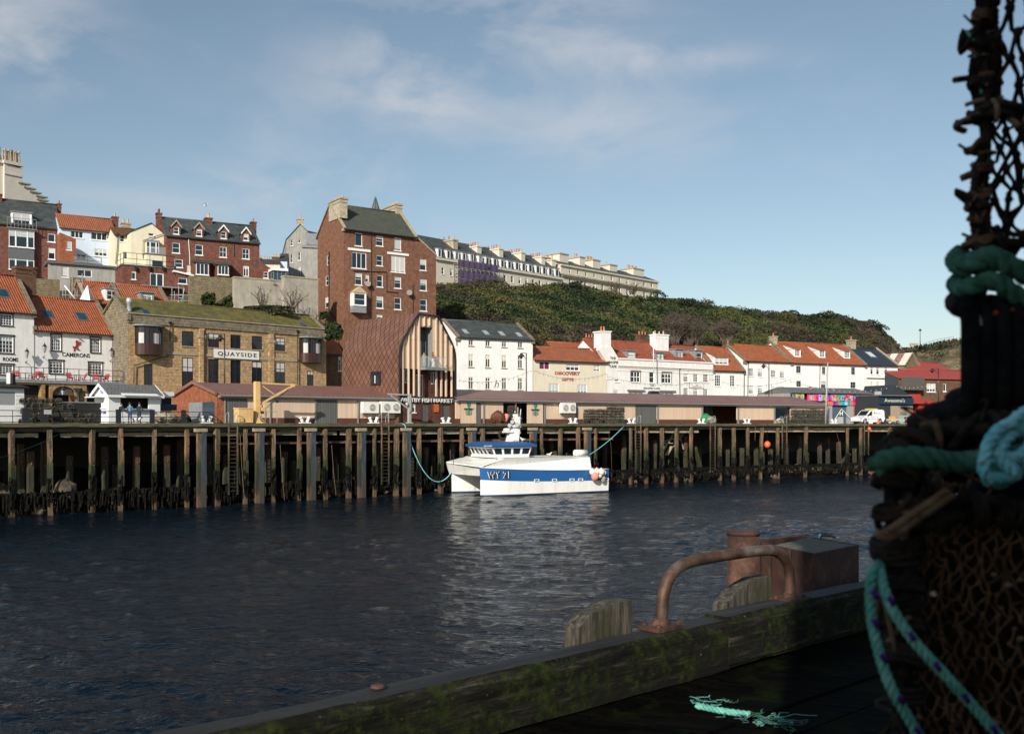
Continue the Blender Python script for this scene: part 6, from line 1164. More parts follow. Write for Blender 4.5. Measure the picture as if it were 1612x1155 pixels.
# ---- right-hand group: arcade, navy shop, red roofs, gabled store
def arcade():
 global ZK
 ZK=1.21
 f=Fac(1244.5,124,1382,vp=4300);zb=DECK;t=thing('amusement_arcade','low amusement arcade with a multicoloured sign fascia and grey shutters','arcade',f.mat(zb));z=lambda c,x_,y_:f.sz(*K(c,x_,y_))[1]-zb;X=lambda c,x_:f.sz(K(c,x_,0)[0])[0]
 zs1=z(C10,1000,688);zs0=z(C10,1000,792);zr=z(C10,640,640);m=MB();xs=[X(C10,v)for v in(930,980,1118,1172,1198,1305,1388)]
 m.box(0,xs[0],.2,8,0,zs1,'grey_render');
 for a,b in((xs[0],xs[1]),(xs[2],xs[3]),(xs[5],xs[6])):m.box(a,b,0,.4,0,zs0,'shutter')
 m.box(xs[3],xs[4],-.05,.4,0,zs0,'brick_orange');m.box(xs[0],xs[6],.9,8,0,zs1,'steel_blue');m.build('wall',t)
 d=MB();d.box(xs[1],xs[2],.3,.34,0,zs0,'steel_blue');d.box(xs[4],xs[5],.3,.34,.8,zs0-.4,'glass_blue');d.box(xs[4],xs[5],.1,.34,0,.79,'brick_orange');e=d.build('shopfront',t);lettering(e,'H',X(CF,1290),X(CF,1370),z(CF,1330,870),z(CF,1330,755),'sign_white',y=-.25,bold=.03)
 fr=MB();c=(xs[1]+xs[2])/2;fr.bar((xs[1]-.3,-.35,.1),(c,-.35,z(CF,1330,700)),.07,'sign_white');fr.bar((xs[3],-.35,.1),(c,-.35,z(CF,1330,700)),.07,'sign_white');fr.box(c-.5,c+.5,-.2,.29,0,1.1,'counter_grey');fr.build('frame',t)
 s=MB();cols='rose violet sky orange green pink violet orange pink ice rose amber violet pink orange green sky violet rose orange'.split();n=30;sx0,sx1=X(C10,608),X(C10,1390);zl=z(C10,1000,757);rng=random.Random(4)
 for i in range(n):
  a=sx0+(sx1-sx0)*i/n;b=sx0+(sx1-sx0)*(i+1)/n
  if i in(4,):continue
  k=cols[i%len(cols)]
  if i<4:k='amber' if i%2 else 'green'
  za,zb_=zs1-.1,zl+.03;k3=rng.choice((k,k,cols[(i*5+1)%20]));k4=rng.choice((k,cols[(i*3+2)%20]))
  s.face([(a,-.2,za*.45+zb_*.55),(b,-.2,za*.45+zb_*.55),(b,-.2,za),(a,-.2,za)],'candy_'+k);s.face([(a,-.2,zb_),(b,-.2,zb_),(b,-.2,za*.45+zb_*.55),(a,-.2,za*.45+zb_*.55)],'candy_'+k3)
  if a>xs[0]-.2:s.face([(a,-.16,zs0),(b,-.16,zs0),(b,-.16,zl-.03),(a,-.16,zl-.03)],'candy_'+cols[(i*7+3)%20])
  for _ in range(5):
   u,v=rng.uniform(a,b),rng.uniform(zb_+.2,za-.15);r=rng.uniform(.08,.22);s.face([(u+r*math.cos(q),-.205,v+r*math.sin(q))for q in(0,1.05,2.1,3.14,4.2,5.2)],'candy_'+rng.choice(cols))
 s.box(sx0,sx1,-.18,.19,zl-.03,zs1-.1,'black_trim','f');s.box(xs[0],sx1,-.14,.19,zs0,zl-.035,'black_trim','f');fs=s.build('sign_fascia',t)
 for ch,px in zip('EINOIYI',(1277,1292,1311,1325,1339.5,1353.5,1368.5)):x_=f.sz(px)[0];lettering(fs,ch,x_-(.16 if ch=='I' else.36),x_+(.16 if ch=='I' else.36),zl+.12,zs1-.3,'counter_grey',y=-.22,bold=.03)
 r=MB();x0=X(C10,600);x1=X(C10,1330);r.hull8([(x0,-.5,zs1),(x1+.6,-.5,zs1),(x1+.6,8,zs1),(x0,8,zs1)],[(x0,-.5,zs1+.1),(x1+.6,-.5,zs1+.1),(x1-.6,3,zr+.3),(x0,3,zr+.3)],'slate_grey');r.build('roof',t)
 for x_,y in((782,645),(990,660)):b=MB();q=f.sz(*K(C10,x_,y),1.5);b.lathe([(.18,0),(.2,.5),(.42,.6),(.42,.75),(.3,1.0),(.05,1.1)],(q[0],1.5,q[1]-zb-.7),'corr_rust',10);b.build('roof_vent',t)
 # navy shop
 f=Fac(1382.5,124.5,1436,vp=4300);t=thing('navy_shop','navy blue shop front with pale name lettering beside the arcade','shop',f.mat(zb));z=lambda c,x_,y_:f.sz(*K(c,x_,y_))[1]-zb;X=lambda c,x_:f.sz(K(c,x_,0)[0])[0]
 m=MB();zt=z(CS,800,290);m.box(0,f.w,0,7,0,zt,'navy_wall');m.build('wall',t);s=MB();s.box(.1,f.w,-.3,-.003,z(CS,800,450),zt-.25,'navy');e=s.build('fascia',t);a=prect(f,kr(CS,(740,335,1140,410)),zb);lettering(e,"Awesome's",a[0],a[1],a[2],a[3],'sign_gold',y=-.32,bold=.015)
 r=MB();r.box(-.1,f.w+.1,-.5,7,zt+.003,zt+.2,'dark_lead');r.prism([(X(CS,980),zt+.2),(X(CS,1200)+1.2,zt+.2),(X(CS,1040),zt+1.8)],.5,7,'navy_wall');r.build('roof',t);u=MB();u.box(X(CS,730),X(CS,810),1,1.6,zt+.2,zt+.75,'counter_grey');u.build('roof_unit',t);g=MB();g.box(X(CS,880),f.w,-.15,-.1,.1,z(CS,900,480),'wood_fence');g.build('boarded_window',t)
 # red roofed lifeboat buildings
 f=Fac(1414.5,140,1560,vp=5200);h=house('red_roofed_building','modern brick building with a bright red metal roof and dark grey gable end',f,zb,K(C11,1000,548),9,'brick_brown','red_roof',K(C11,1000,480),wside='navy_wall',oh=.4,gutter=None,wins=wins(C11,[(1030,595,1110,672)],'three',glass='glass_blue',cover=('curtain',.7))+wins(C11,[(1178,598,1205,668)],'one'))
 q=prect(f,kr(C11,(846,540,1012,655)),zb,-1.5);m=MB();m.box(q[0],q[1],-1.5,0,q[2],q[3],'brown_panel');m.build('oriel',h.t)
 f=Fac(1440,152,1500,vp=5200);house('red_tiled_building','plain red tiled roof standing behind the red metal roofed building',f,zb,K(C11,1100,490),8,'brick_orange','red_roof',K(C11,1100,418),gutter=None)
 f=Fac(1413.5,127,1462,vp=4300);t=thing('red_kiosk','low red building with a shallow orange canopy roof in front of the red roofs','kiosk',f.mat(zb));z=lambda x_,y_:f.sz(*K(CS,x_,y_))[1]-zb;X=lambda x_:f.sz(K(CS,x_,0)[0])[0]
 m=MB();m.box(X(1440),f.w+2,0,5,0,z(1500,430),'red_paint');m.box(X(1430),f.w+2,3.5,6,0,z(1500,235),'red_paint');m.build('wall',t);r=MB();zc=z(1200,435);r.hull8([(X(1035),-.6,zc),(f.w+2,-.6,zc),(f.w+2,5,zc),(X(1035),5,zc)],[(X(1040),-.6,zc+.08),(f.w+2,-.6,zc+.1),(f.w+2,2,zc+.75),(X(1240),1.6,zc+.75)],'red_paint');r.build('roof',t)
 # old stone store with a rusty corrugated roof
 f=Fac(1421,160,1447.5,vp=2600);h=house('stone_store','old stone store with a gable and striped rusty corrugated roof',Fac(1427,158,1447,vp=6000),zb,K(C11,960,455),16,'rubble','corr_rust',K(C11,885,325),kind='front',trim='stone_trim',oh=.1,verge=.1)if False else None
 f=Fac(1423,152,1447.5,vp=2600);zb_=zb;t=thing('stone_store','old stone store with a gable and striped rusty corrugated roof','building',f.mat(zb));z=lambda x_,y_:(f.sz(*K(C11,x_,y_))[0],f.sz(*K(C11,x_,y_))[1]-zb)
 m=MB();L,A,Rr=z(830,415),z(888,322),z(965,455);m.prism([(L[0],0),(Rr[0],0),Rr,A,L],0,12,'rubble');m.build('wall',t);r=MB();lw=z(690,340)
 for i in range(9):
  y0,y1=-.2+i*1.36,-.2+(i+1)*1.36
  for(P0,P1)in(((L[0]-.3,L[1]-.3),(A[0],A[1])),((A[0],A[1]),(Rr[0]+.2,Rr[1]-.2))):r.hull8([(P0[0],y0,P0[1]),(P1[0],y0,P1[1]),(P1[0],y1-.005,P1[1]),(P0[0],y1-.005,P0[1])],[(P0[0],y0,P0[1]+.12),(P1[0],y0,P1[1]+.12),(P1[0],y1-.005,P1[1]+.12),(P0[0],y1-.005,P0[1]+.12)],'corr_rust' if i%2 else 'hotel_render')
 r.build('roof',t);v=MB();v.hull8([(L[0]-.3,-.35,L[1]-.35),(A[0],-.35,A[1]-.05),(A[0],-.21,A[1]-.05),(L[0]-.3,-.21,L[1]-.35)],[(L[0]-.3,-.35,L[1]-.1),(A[0],-.35,A[1]+.2),(A[0],-.21,A[1]+.2),(L[0]-.3,-.21,L[1]-.1)],'stone_trim');v.hull8([(A[0],-.35,A[1]-.05),(Rr[0]+.2,-.35,Rr[1]-.2),(Rr[0]+.2,-.21,Rr[1]-.2),(A[0],-.21,A[1]-.05)],[(A[0],-.35,A[1]+.2),(Rr[0]+.2,-.35,Rr[1]+.05),(Rr[0]+.2,-.21,Rr[1]+.05),(A[0],-.21,A[1]+.2)],'stone_trim');v.build('verge',t)
 ZK=1.23
 b=P(1440,546,205);t=thing('bench','pale bench on the skyline of the far cliff path','bench',Matrix.Translation(b));m=MB();m.box(-1.1,1.1,0,.5,.45,.5,'wood_fence');m.box(-1.1,1.1,.5,.55,.5,1.0,'wood_fence');m.build('seat',t)
 for sx in(-1.0,1.0):l=MB();l.box(sx-.05,sx+.05,0,.5,0,.445,'wood_fence');l.build('leg',t)
 pts=[Vector(hpoint(px,4.02))for px in(1452,1462,1474,1486,1500)];railing('cliff_railing','thin dark railing climbing the skyline path of the far cliff',[p+Vector((0,0,-.2))for p in pts],1.3,n=2,r=.04)
arcade()
ZK=1.23
lamp_post('street_lamp','slender lamp standing on the far cliff path against the sky',1448.5,547,519,205,1448.5,520,None)
# ---------------------------------------------------------------- long fish shed
ZK=1.0
def shed(name,label,st,eave_py,ridge_py,panels,gableL,gableR,posts):
 """st: pixel stations along the front; panels: (pxL, pxR, kind)"""
 OFF=4.0;c0=Q(st[0],OFF);t=thing(name,label,'shed',Matrix.Translation(c0)@Matrix.Rotation(math.atan2(Q(st[-1],OFF).y-c0.y,Q(st[-1],OFF).x-c0.x),4,'Z'));MI=MW[t].inverted()
 cn=(Q(st[-1])-Q(st[0])).normalized();cn=Vector((-cn.y,cn.x,0))
 loc=lambda px,off,z:MI@(Q(px,OFF,z)+cn*off);ze=DECK+2.72;zr=DECK+3.93;hd=5.4
 def front(px,off=0.0):
  v=loc(px,off,DECK);return v
 def slab(a,b,o0,o1,z0,z1,m,mb):
  p,q=loc(a,o0,z0),loc(b,o0,z0);r,s=loc(b,o1,z0),loc(a,o1,z0);up=Vector((0,0,z1-z0));mb.hull8([p,q,r,s],[p+up,q+up,r+up,s+up],m)
 cnt={}
 for a,b,k in panels:
  mb=MB();gk=MB()
  if k=='clad':slab(a,b,-.02,.12,DECK+.55,ze-.32,'cladding',mb);mb.build('cladding_panel',t);slab(a,b,0,.1,DECK,DECK+.545,'plinth_brown',gk);gk.build('plinth',t)
  elif k=='door':slab(a,b,-.06,.08,DECK+.02,ze-.30,'grey_boards',mb);mb.build('sliding_door',t)
  elif k=='brick':slab(a,b,-.01,.2,DECK,ze-.1,'brick_orange',mb);mb.build('brick_pier',t)
  elif k=='logo':slab(a,b,-.16,-.06,DECK+.03,ze-.28,'cladding',mb);d=mb.build('logo_door',t);logo(d,loc,a,b,ze)
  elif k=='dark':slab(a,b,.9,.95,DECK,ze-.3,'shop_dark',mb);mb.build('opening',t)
  elif k=='glass':slab(a,b,.25,.3,DECK,ze-.3,'glass',mb);mb.build('glazing',t)
  elif k=='open':
   slab(a,b,4.5,4.6,DECK,ze-.3,'grey_boards',mb);mb.build('inner_wall',t)
   for i in range(1,4):px=a+(b-a)*(.42+i*.16);slab(px-.35,px+.35,4.3,4.45,DECK,ze-.3,'steel_blue',gk)
   gk.build('inner_post',t)
 for px in posts:
  p=MB();slab(px-1.0,px+1.0,-.14,-.03,DECK,ze-.31,'fascia',p);p.build('post',t)
 mb=MB();slabs=[s for s in st]
 for a,b in zip(st[:-1],st[1:]):slab(a,b,-.42,.05,ze-.30,ze-.06,'fascia',mb)
 for a,b in zip(st[:-1],st[1:]):slab(a,b,-.56,-.43,ze-.16,ze+.0,'fascia',mb)
 mb.build('fascia',t)
 bk=MB()
 for a,b in zip(st[:-1],st[1:]):slab(a,b,2*hd-.3,2*hd,DECK,ze,'brick_orange',bk)
 bk.build('back_wall',t)
 rf=MB();th=.10
 for a,b in zip(st[:-1],st[1:]):
  ra=a if not(gableR=='hip' and a==st[-1])else a;ea,eb=loc(a,-.5,ze),loc(b,-.5,ze);rb_px=b
  if gableR=='hip' and b==st[-1]:rbv=loc(b-8,hd,zr)
  else:rbv=loc(b,hd,zr)
  rav=loc(a,hd,zr);up=Vector((0,0,th));rf.hull8([ea,eb,rbv,rav],[ea+up,eb+up,rbv+up,rav+up],'seam_roof')
  fa,fb=loc(a,2*hd+.4,ze),loc(b,2*hd+.4,ze);rf.hull8([rav,rbv,fb,fa],[rav+up,rbv+up,fb+up,fa+up],'seam_roof')
 if gableR=='hip':rf.face([loc(st[-1],-.5,ze+.1),loc(st[-1],2*hd,ze+.1),loc(st[-1]-8,hd,zr+.1)],'seam_roof')
 roof=rf.build('roof',t);return t,loc,slab,ze,zr,hd
def logo(d,loc,a,b,ze):
 """lobster mark and dark word on the door"""
 w=MB();c=(a+b)/2;k=(loc(b,0,0)-loc(a,0,0));L=k.length;u=k.normalized();o=loc(c,-.2,DECK+1.55);n=Vector((-u.y,u.x,0))*-1
 def poly(pts,m,dz=0.0):w.face([o+u*x+Vector((0,0,y))+n*(.01+dz)for x,y in pts],m)
 def ell(cx,cy,rx,ry,m,dz=0):poly([(cx+rx*math.cos(i*.785),cy+ry*math.sin(i*.785))for i in range(8)],m,dz)
 ell(-.13,.62,.13,.24,'logo_green');ell(.16,.62,.13,.24,'logo_green');ell(0,.25,.13,.3,'logo_green',.003);ell(0,-.3,.12,.28,'logo_green',.003)
 for s in(-1,1):
  for i in range(4):poly([(s*.15,.1-i*.17),(s*.42,.2-i*.22),(s*.44,.13-i*.22),(s*.15,.03-i*.17)][::s],'logo_green',.001*i)
 for i in range(10):
  a0=math.pi+math.pi*i/10;a1=math.pi+math.pi*(i+1)/10;poly([(.46*math.cos(a0),-.2+.42*math.sin(a0)),(.46*math.cos(a1),-.2+.42*math.sin(a1)),(.42*math.cos(a1),-.2+.38*math.sin(a1)),(.42*math.cos(a0),-.2+.38*math.sin(a0))][::-1],'logo_green')
 e=w.build('lobster_mark',d.parent);e.parent=d
 me=text_mesh('HATCHERY',.02);vs=me.vertices;xs=[v.co.x for v in vs];ys=[v.co.y for v in vs];x0,x1,y0,y1=min(xs),max(xs),min(ys),max(ys)
 for v in vs:q=o+u*((v.co.x-x0)/(x1-x0)-.5)*1.25+Vector((0,0,(v.co.y-y0)/(y1-y0)*.2-.02))+n*(.02+(.02 if v.co.z>0 else 0));v.co=q
 me.materials.append(MT['sign_black']);le=bpy.data.objects.new('lettering',me);COL.objects.link(le);le.parent=d
sh1=shed('fish_shed','long timber-clad fish shed with an orange brick gable, left of the market hall',[343,389,430,480,530,580,626.5],0,0,[(343,353,'brick'),(353,388.5,'door'),(389,496,'clad'),(496.5,530.5,'door'),(531,563,'clad'),(563.3,622,'clad'),(622,626.5,'brick')],1,0,[425,496,563,353.5])
sh2=shed('fish_shed','long timber-clad fish shed running right from the market hall to the arcade',[716.5,760,800,850,900,950,1000,1050,1100,1150,1200,1250,1299],0,0,[(717,724,'clad'),(724.3,748.6,'logo'),(749,756.5,'door'),(757,761,'clad'),(761,792,'clad'),(795,829,'dark'),(829,853.7,'logo'),(859,906,'clad'),(907,1000,'clad'),(1000.3,1032.5,'door'),(1033,1036,'clad'),(1037,1104,'clad'),(1106,1159.5,'open'),(1160,1163,'clad'),(1164,1218,'clad'),(1219,1243,'glass'),(1244,1264,'clad'),(1265,1297,'clad')],0,'hip',[761,811,857,907,964,1035,1105,1161.5,1218.5,1297.5])
def shed_gable():
 t,loc,slab,ze,zr,hd=sh1;a=loc(343,0,DECK);b=loc(343,2*hd,DECK);m=MB();Z=lambda v,z:Vector((v.x,v.y,z-DECK));mid=(a+b)/2
 e=loc(343,0,0);d0,d1=a.lerp(b,.07),a.lerp(b,.60);zd=DECK+2.05
 m.face([b,d1,Z(d1,zd),Z(b,zd)],'brick_orange');m.face([d0,a,Z(a,zd),Z(d0,zd)],'brick_orange');m.face([Z(b,zd),Z(a,zd),Z(a,ze+.05),Z(mid,zr+.05),Z(b,ze+.05)],'brick_orange')
 m.build('gable_wall',t);n=(b-a).normalized();out=Vector((-n.y,n.x,0))
 if out.x>0:out=-out
 dp=MB();i0,i1=a.lerp(b,.3),a.lerp(b,.60);dp.hull8([i0+out*.1,i1+out*.1,i1+out*.18,i0+out*.18],[Z(i0,zd)+out*.1,Z(i1,zd)+out*.1,Z(i1,zd)+out*.18,Z(i0,zd)+out*.18],'lead');dp.build('door',t)
 g=MB()
 for k in range(11):p=a.lerp(b,.075+.022*k);g.tube([p+out*.03,Z(p,zd)+out*.03],.035,'steel_blue',4)
 g.build('gate',t);bk=MB();j0,j1=a.lerp(b,.07)-out*2,a.lerp(b,.6)-out*2;bk.face([j0,j1,Z(j1,zd),Z(j0,zd)],'brick_dark');bk.build('inner_wall',t)
 v=MB();up=Vector((0,0,.3))
 for p,q,zp,zq in((a,mid,ze,zr),(mid,b,zr,ze)):
  P0,P1=Z(p,zp-.05),Z(q,zq-.05);v.hull8([P0+out*.02,P1+out*.02,P1+out*.3,P0+out*.3],[P0+up+out*.02,P1+up+out*.02,P1+up+out*.3,P0+up+out*.3],'seam_roof')
 v.build('verge',t)
shed_gable()
def ac_units():
 for(px0,px1,fans,lab,y0,y1)in((568,592,1,'single-fan air conditioning unit on the shed wall, left of the double one',632.5,650),(597,626,2,'double-fan air conditioning unit beside the market hall corner',632,650),(879.5,903,2,'double-fan air conditioning unit on the shed right of the second lobster door',634,650)):
  M=QM((px0+px1)/2,3.75);b=M.translation;Z=b.y;w=(px1-px0)/F*Z*1.18;zz0=EYE+(HZ-y1)/F*Z;zz1=EYE+(HZ-y0)/F*Z;M.translation=Vector((b.x,b.y,zz0));t=thing('air_conditioner',lab,'air conditioner',M,'air conditioning units on the shed')
  H=zz1-zz0;m=MB();m.box(-w/2,w/2,-.55,0,0,H,'sign_white');m.build('casing',t);g=MB()
  for k in range(fans):
   cx=-w/2+w*(k+.55)/fans if fans>1 else w*.08;g.tube([(cx,-.57,H/2),(cx,-.551,H/2)],H*.33,'brown_panel',16,False);f_=MB()
   for rr in(.1,.18,.26):n=16;pts=[(cx+H*rr*1.2*math.cos(6.283*i/n),-.585,H/2+H*rr*1.2*math.sin(6.283*i/n))for i in range(n)];f_.tube(pts,.018,'sign_white',4,closed=True)
   for i in range(4):aa=math.pi*i/4;f_.bar((cx-H*.32*math.cos(aa),-.59,H/2-H*.32*math.sin(aa)),(cx+H*.32*math.cos(aa),-.59,H/2+H*.32*math.sin(aa)),.015,'sign_white')
   f_.build('fan_guard',t)
  g.build('fan',t);k=MB()
  for sx in(-w*.35,w*.35):k.bar((sx,-.55,-.05),(sx,0,-.05),.05,'steel_blue');k.bar((sx,-.5,-.08),(sx,0,-.45),.05,'steel_blue')
  k.build('bracket',t)
ac_units()
# ---------------------------------------------------------------- timber quay: every pile its own thing
FRONT=[18,78,145,190,243,294,341,386,430,471,511,549,589,624,659,693,727,759,805,852,882,910,937.5,982,993,1017,1042,1065,1088,1133,1155,1177,1178.8,1199.5,1224,1269,1334,1355,1400,1427,1497,1515,1533,1560,1590]
FRONT=[p for p in FRONT if p not in(982,1178.8)]
BACK=[33,48,110,165,215,262,328,356,372,420,448,500,528,560,600,648,670,712,768,830,868,895,952,1004,1055,1100,1145,1190,1238,1290,1320]+[69,182,284,461,540,613,682,735,872,982,1030.5,1078,1168,1213,1258.5,1303,1345,1386,1410,1460]
STEEL=[317,408.5,490,569,640,743,839,924.5]
def where(px):return 'near the left edge' if px<110 else None
def pile_mesh(seed,w,H,bot=-1.2,m='pile',lumps=True,lean=0.0):
 rng=random.Random(seed);mb=MB();n=14;V=[]
 for i in range(n+1):
  z=bot+(H-bot)*i/n;k=1+rng.uniform(-.05,.05)+(.10 if z<3.0 else 0)*(rng.random()if lumps else 0);ox=lean*(H-z)+rng.uniform(-.015,.015);hw=w/2*k
  V.append([(ox-hw,-hw,z),(ox+hw,-hw,z),(ox+hw,hw,z),(ox-hw,hw,z)])
 for a,b in zip(V[:-1],V[1:]):
  for j in range(4):mb.face([a[j],a[(j+1)%4],b[(j+1)%4],b[j]],m)
 mb.face(V[-1],m)
 if lumps and rng.random()<.45:
  z0=rng.uniform(.5,2.2);z1=z0+rng.uniform(1.2,3.0);s=rng.choice((-1,1));mb.box(-w*.62,w*.62,-w/2-.13,-w/2-.01,z0,z1,m)
 for _ in range(3):z=rng.uniform(3.5,H-.5);mb.tube([(0,-w/2-.09,z),(0,-w/2+.02,z)],.05,'rust_rail',6)
 return mb
NUM=['leftmost','second','third','fourth','fifth','sixth','seventh','eighth','ninth','tenth']
def between(px):
 marks=[(0,'the left edge'),(100,'the stack of D-shaped pots'),(210,'the tea kiosk'),(320,'the brick gable'),(400,'the yellow crane'),(500,'the grey shed door'),(600,'the air conditioning units'),(671,'the market hall'),(740,'the first lobster door'),(841,'the second lobster door'),(945,'the low stack of pots'),(1018,'the grey door'),(1070,'the wide pale cladding'),(1130,'the open shed bay'),(1190,'the right cladding panel'),(1270,'the big pot stack'),(1320,'the arcade'),(1375,'the white van'),(1450,'the dark cars')]
 d=min(marks,key=lambda q:abs(q[0]-px));return d[1]
def build_piles():
 used={}
 for i,px in enumerate(FRONT):
  M=QM(px,.05 if i%2 else.18,0)@Matrix.Rotation(random.Random(i).uniform(-.3,.3),4,'Z');lean=-.035 if px in(1199.5,1269)else random.Random(i+5).uniform(-.012,.012);hi=DECK-.25
  b=between(px);k=used[b]=used.get(b,0)+1
  mb=pile_mesh(int(px*7),random.Random(i+9).uniform(.28,.43),DECK-.42-(0.1 if i%3 else 0),lean=lean);o=mb.build('timber_pile');o.matrix_basis=M
  tag(o,'%s weathered front timber pile from the left under %s'%(('first','second','third','fourth','fifth','sixth')[k-1],b),'pile','timber piles along the quay front')
 used={}
 for i,px in enumerate(sorted(BACK)):
  rg=random.Random(i*3);M=QM(px,3.2+rg.uniform(-1.2,2.2),0);b=between(px);k=used[b]=used.get(b,0)+1;mb=pile_mesh(int(px*3)+1,.44,rg.uniform(3.6,6.2),m='pile_back',lumps=False,lean=rg.uniform(-.03,.03));o=mb.build('inner_pile');o.matrix_basis=M;tag(o,'%s shorter brown inner pile from the left under %s'%(('first','second','third','fourth','fifth','sixth','seventh')[k-1],b),'pile','inner piles behind the quay front')
 for i,px in enumerate(STEEL):
  M=QM(px,-.25,0);t=thing('steel_fender_pile','%s slate-blue steel fender pile from the left, with a pale cap'%('first','second','third','fourth','fifth','sixth','seventh','last')[i],'fender pile',M,'steel fender piles on the quay');m=MB()
  m.box(-.10,.34,-.3,.12,-1.2,DECK-.75,'steel_fender');m.build('pile',t);w=MB();w.box(-.42,-.11,-.22,.12,-1.2,DECK-.85,'pile');w.build('timber_facing',t);c=MB();c.box(-.62,.42,-.36,.2,DECK-.745,DECK-.45,'pale_beam');c.build('cap',t)
build_piles()
def longit(name,label,a,b,off,z0,z1,th,m,step=12,jag=0.0,cat='beam',seed=1,group=None,notch=False):
 """a beam following the quay edge from pixel a to b"""
 rng=random.Random(seed);mb=MB();px=a
 while px<b:
  q=min(b,px+step);p0,p1=Q(px,off),Q(q,off);r1,r0=Q(q,off+th),Q(px,off+th);j=rng.uniform(-jag,jag)
  lo=lambda v,z:Vector((v.x,v.y,z));mb.hull8([lo(p0,z0+j),lo(p1,z0+j),lo(r1,z0+j),lo(r0,z0+j)],[lo(p0,z1+j*.5),lo(p1,z1+j*.5),lo(r1,z1+j*.5),lo(r0,z1+j*.5)],m);px=q+(rng.uniform(0,.15)if jag else 0)
 o=mb.build(name);tag(o,label,cat,group);return o
longit('edge_beam','weathered mossy timber cap beam running along the whole quay edge',-150,1840,-.22,DECK-.30,DECK+.02,.62,'quay_beam',23,.012)
longit('fascia_beam','second ragged brown timber beam just below the quay edge',-150,1840,.25,DECK-.72,DECK-.32,.35,'quay_beam',31,.06,seed=3)
for i,(a,b)in enumerate(((-150,60),(95,150),(155,340),(345,530),(535,700),(700,820),(830,960),(1000,1100),(1180,1330),(1360,1440))):longit('waling',('pale waling timber under the pots stack','pale waling timber between the second and third pile','pale waling timber below the tea kiosk','pale waling timber below the yellow crane','pale waling timber below the market hall','pale waling timber behind the boat mast','pale waling timber right of the mast','pale waling timber above the collapsed boards','pale waling timber below the big pot stack','pale waling timber below the white van')[i],a,b,.55,DECK-1.12,DECK-.80,.3,'pale_beam',17,.03,seed=i,group='waling timbers under the deck')
longit('iron_tie_rail','rusty horizontal rail behind the piles, a quarter of the way down',345,965,1.3,DECK-1.95,DECK-1.72,.15,'rust_rail',40)
longit('low_waling','low weed-hung timber waling along the foot of the piles',-150,1400,.3,1.35,1.75,.35,'weed',14,.10,seed=9)
def weeds():
 rng=random.Random(11);m=MB()
 for _ in range(2600):
  px=rng.uniform(-60,1400);p=Q(px,rng.uniform(-.1,.7),0);top=rng.uniform(1.0,1.9)if px<700 else rng.uniform(.8,1.6);L=rng.uniform(.4,1.3)*(1 if px<500 else.6);w=rng.uniform(.04,.12)
  m.face([(p.x-w,p.y,top),(p.x+w,p.y,top+.0),(p.x+w*rng.uniform(.2,1),p.y-.05,top-L),(p.x-w*.4,p.y-.05,top-L)],'weed')
 for px in FRONT:
  if px>1400:continue
  for _ in range(34):
   p=Q(px+rng.uniform(-4,4),rng.uniform(-.30,.0),0);top=rng.uniform(1.2,3.2);L=rng.uniform(.3,.9);w=rng.uniform(.05,.13);m.face([(p.x-w,p.y,top),(p.x+w,p.y,top),(p.x+w*.5,p.y-.08,top-L),(p.x-w*.5,p.y-.08,top-L)],'weed')
 o=m.build('seaweed');o['kind']='stuff';o['label']='dark hanging seaweed along the tide line of the quay'
 r=MB()
 for _ in range(420):
  px=rng.uniform(-120,1500);off=rng.uniform(.4,8);p=Q(px,off,.15+off*.16);s=rng.uniform(.12,.5);r.blob(p,s,s*.8,s*.6,'rock',6,4,.5)
 o=r.build('rubble_stones');o['kind']='stuff';o['label']='brown broken stones lying on the mud below the quay'
weeds()
def boulder(label,px,py,off,s,seed=1,sx=1,name='boulder'):
 random.seed(seed);p=Q(px,off,0);z=EYE+(HZ-py)/F*p.y;t=MB();t.blob((0,0,0),s*sx,s*.8,s,'rock',8,6,.35);o=t.build(name,None,(p.x,p.y,z));tag(o,label,'rock');return o
boulder('brown boulder on the bank between the second and third pile',104,772,2.4,.95,3);boulder('dark boulder left of the brown one under the pots',94,780,3.0,.8,4);boulder('stone block at the foot of the far left piles',60,803,.4,.45,5,1.4)
# collapsed boards in the right half
def debris():
 t=thing('collapsed_boards','tangle of broken pale boards hanging under the deck right of the boat','debris',QM(1060,2.2,0));rng=random.Random(8)
 for i,(a,b,w)in enumerate((((-1.6,5.1),(1.0,5.6),.3),((.2,6.4),(-2.1,3.4),.34),((.6,5.2),(2.1,6.5),.4),((1.0,6.5),(1.6,4.0),.26),((-1.9,4.9),(-.2,4.8),.35),((1.6,6.4),(.1,4.3),.22),((-1.3,3.3),(-.2,4.4),.5))):
  m=MB();m.bar((a[0],rng.uniform(-.2,.2),a[1]),(b[0],rng.uniform(-.2,.2),b[1]),w,'pale_beam',.1);m.build('board',t)
 o=thing('leaning_timber','broken timber leaning on the bank right of the collapsed boards','timber',QM(1100,1.2,0));m=MB();m.bar((-.7,0,4.3),(.6,0,.7),.4,'pile');m.build('timber',o)
 o=thing('leaning_timber','broken timber leaning right below the arcade end of the shed','timber',QM(1325,1.2,0));m=MB();m.bar((-1.4,0,.9),(1.6,0,3.0),.35,'pile_back');m.build('timber',o)
debris()
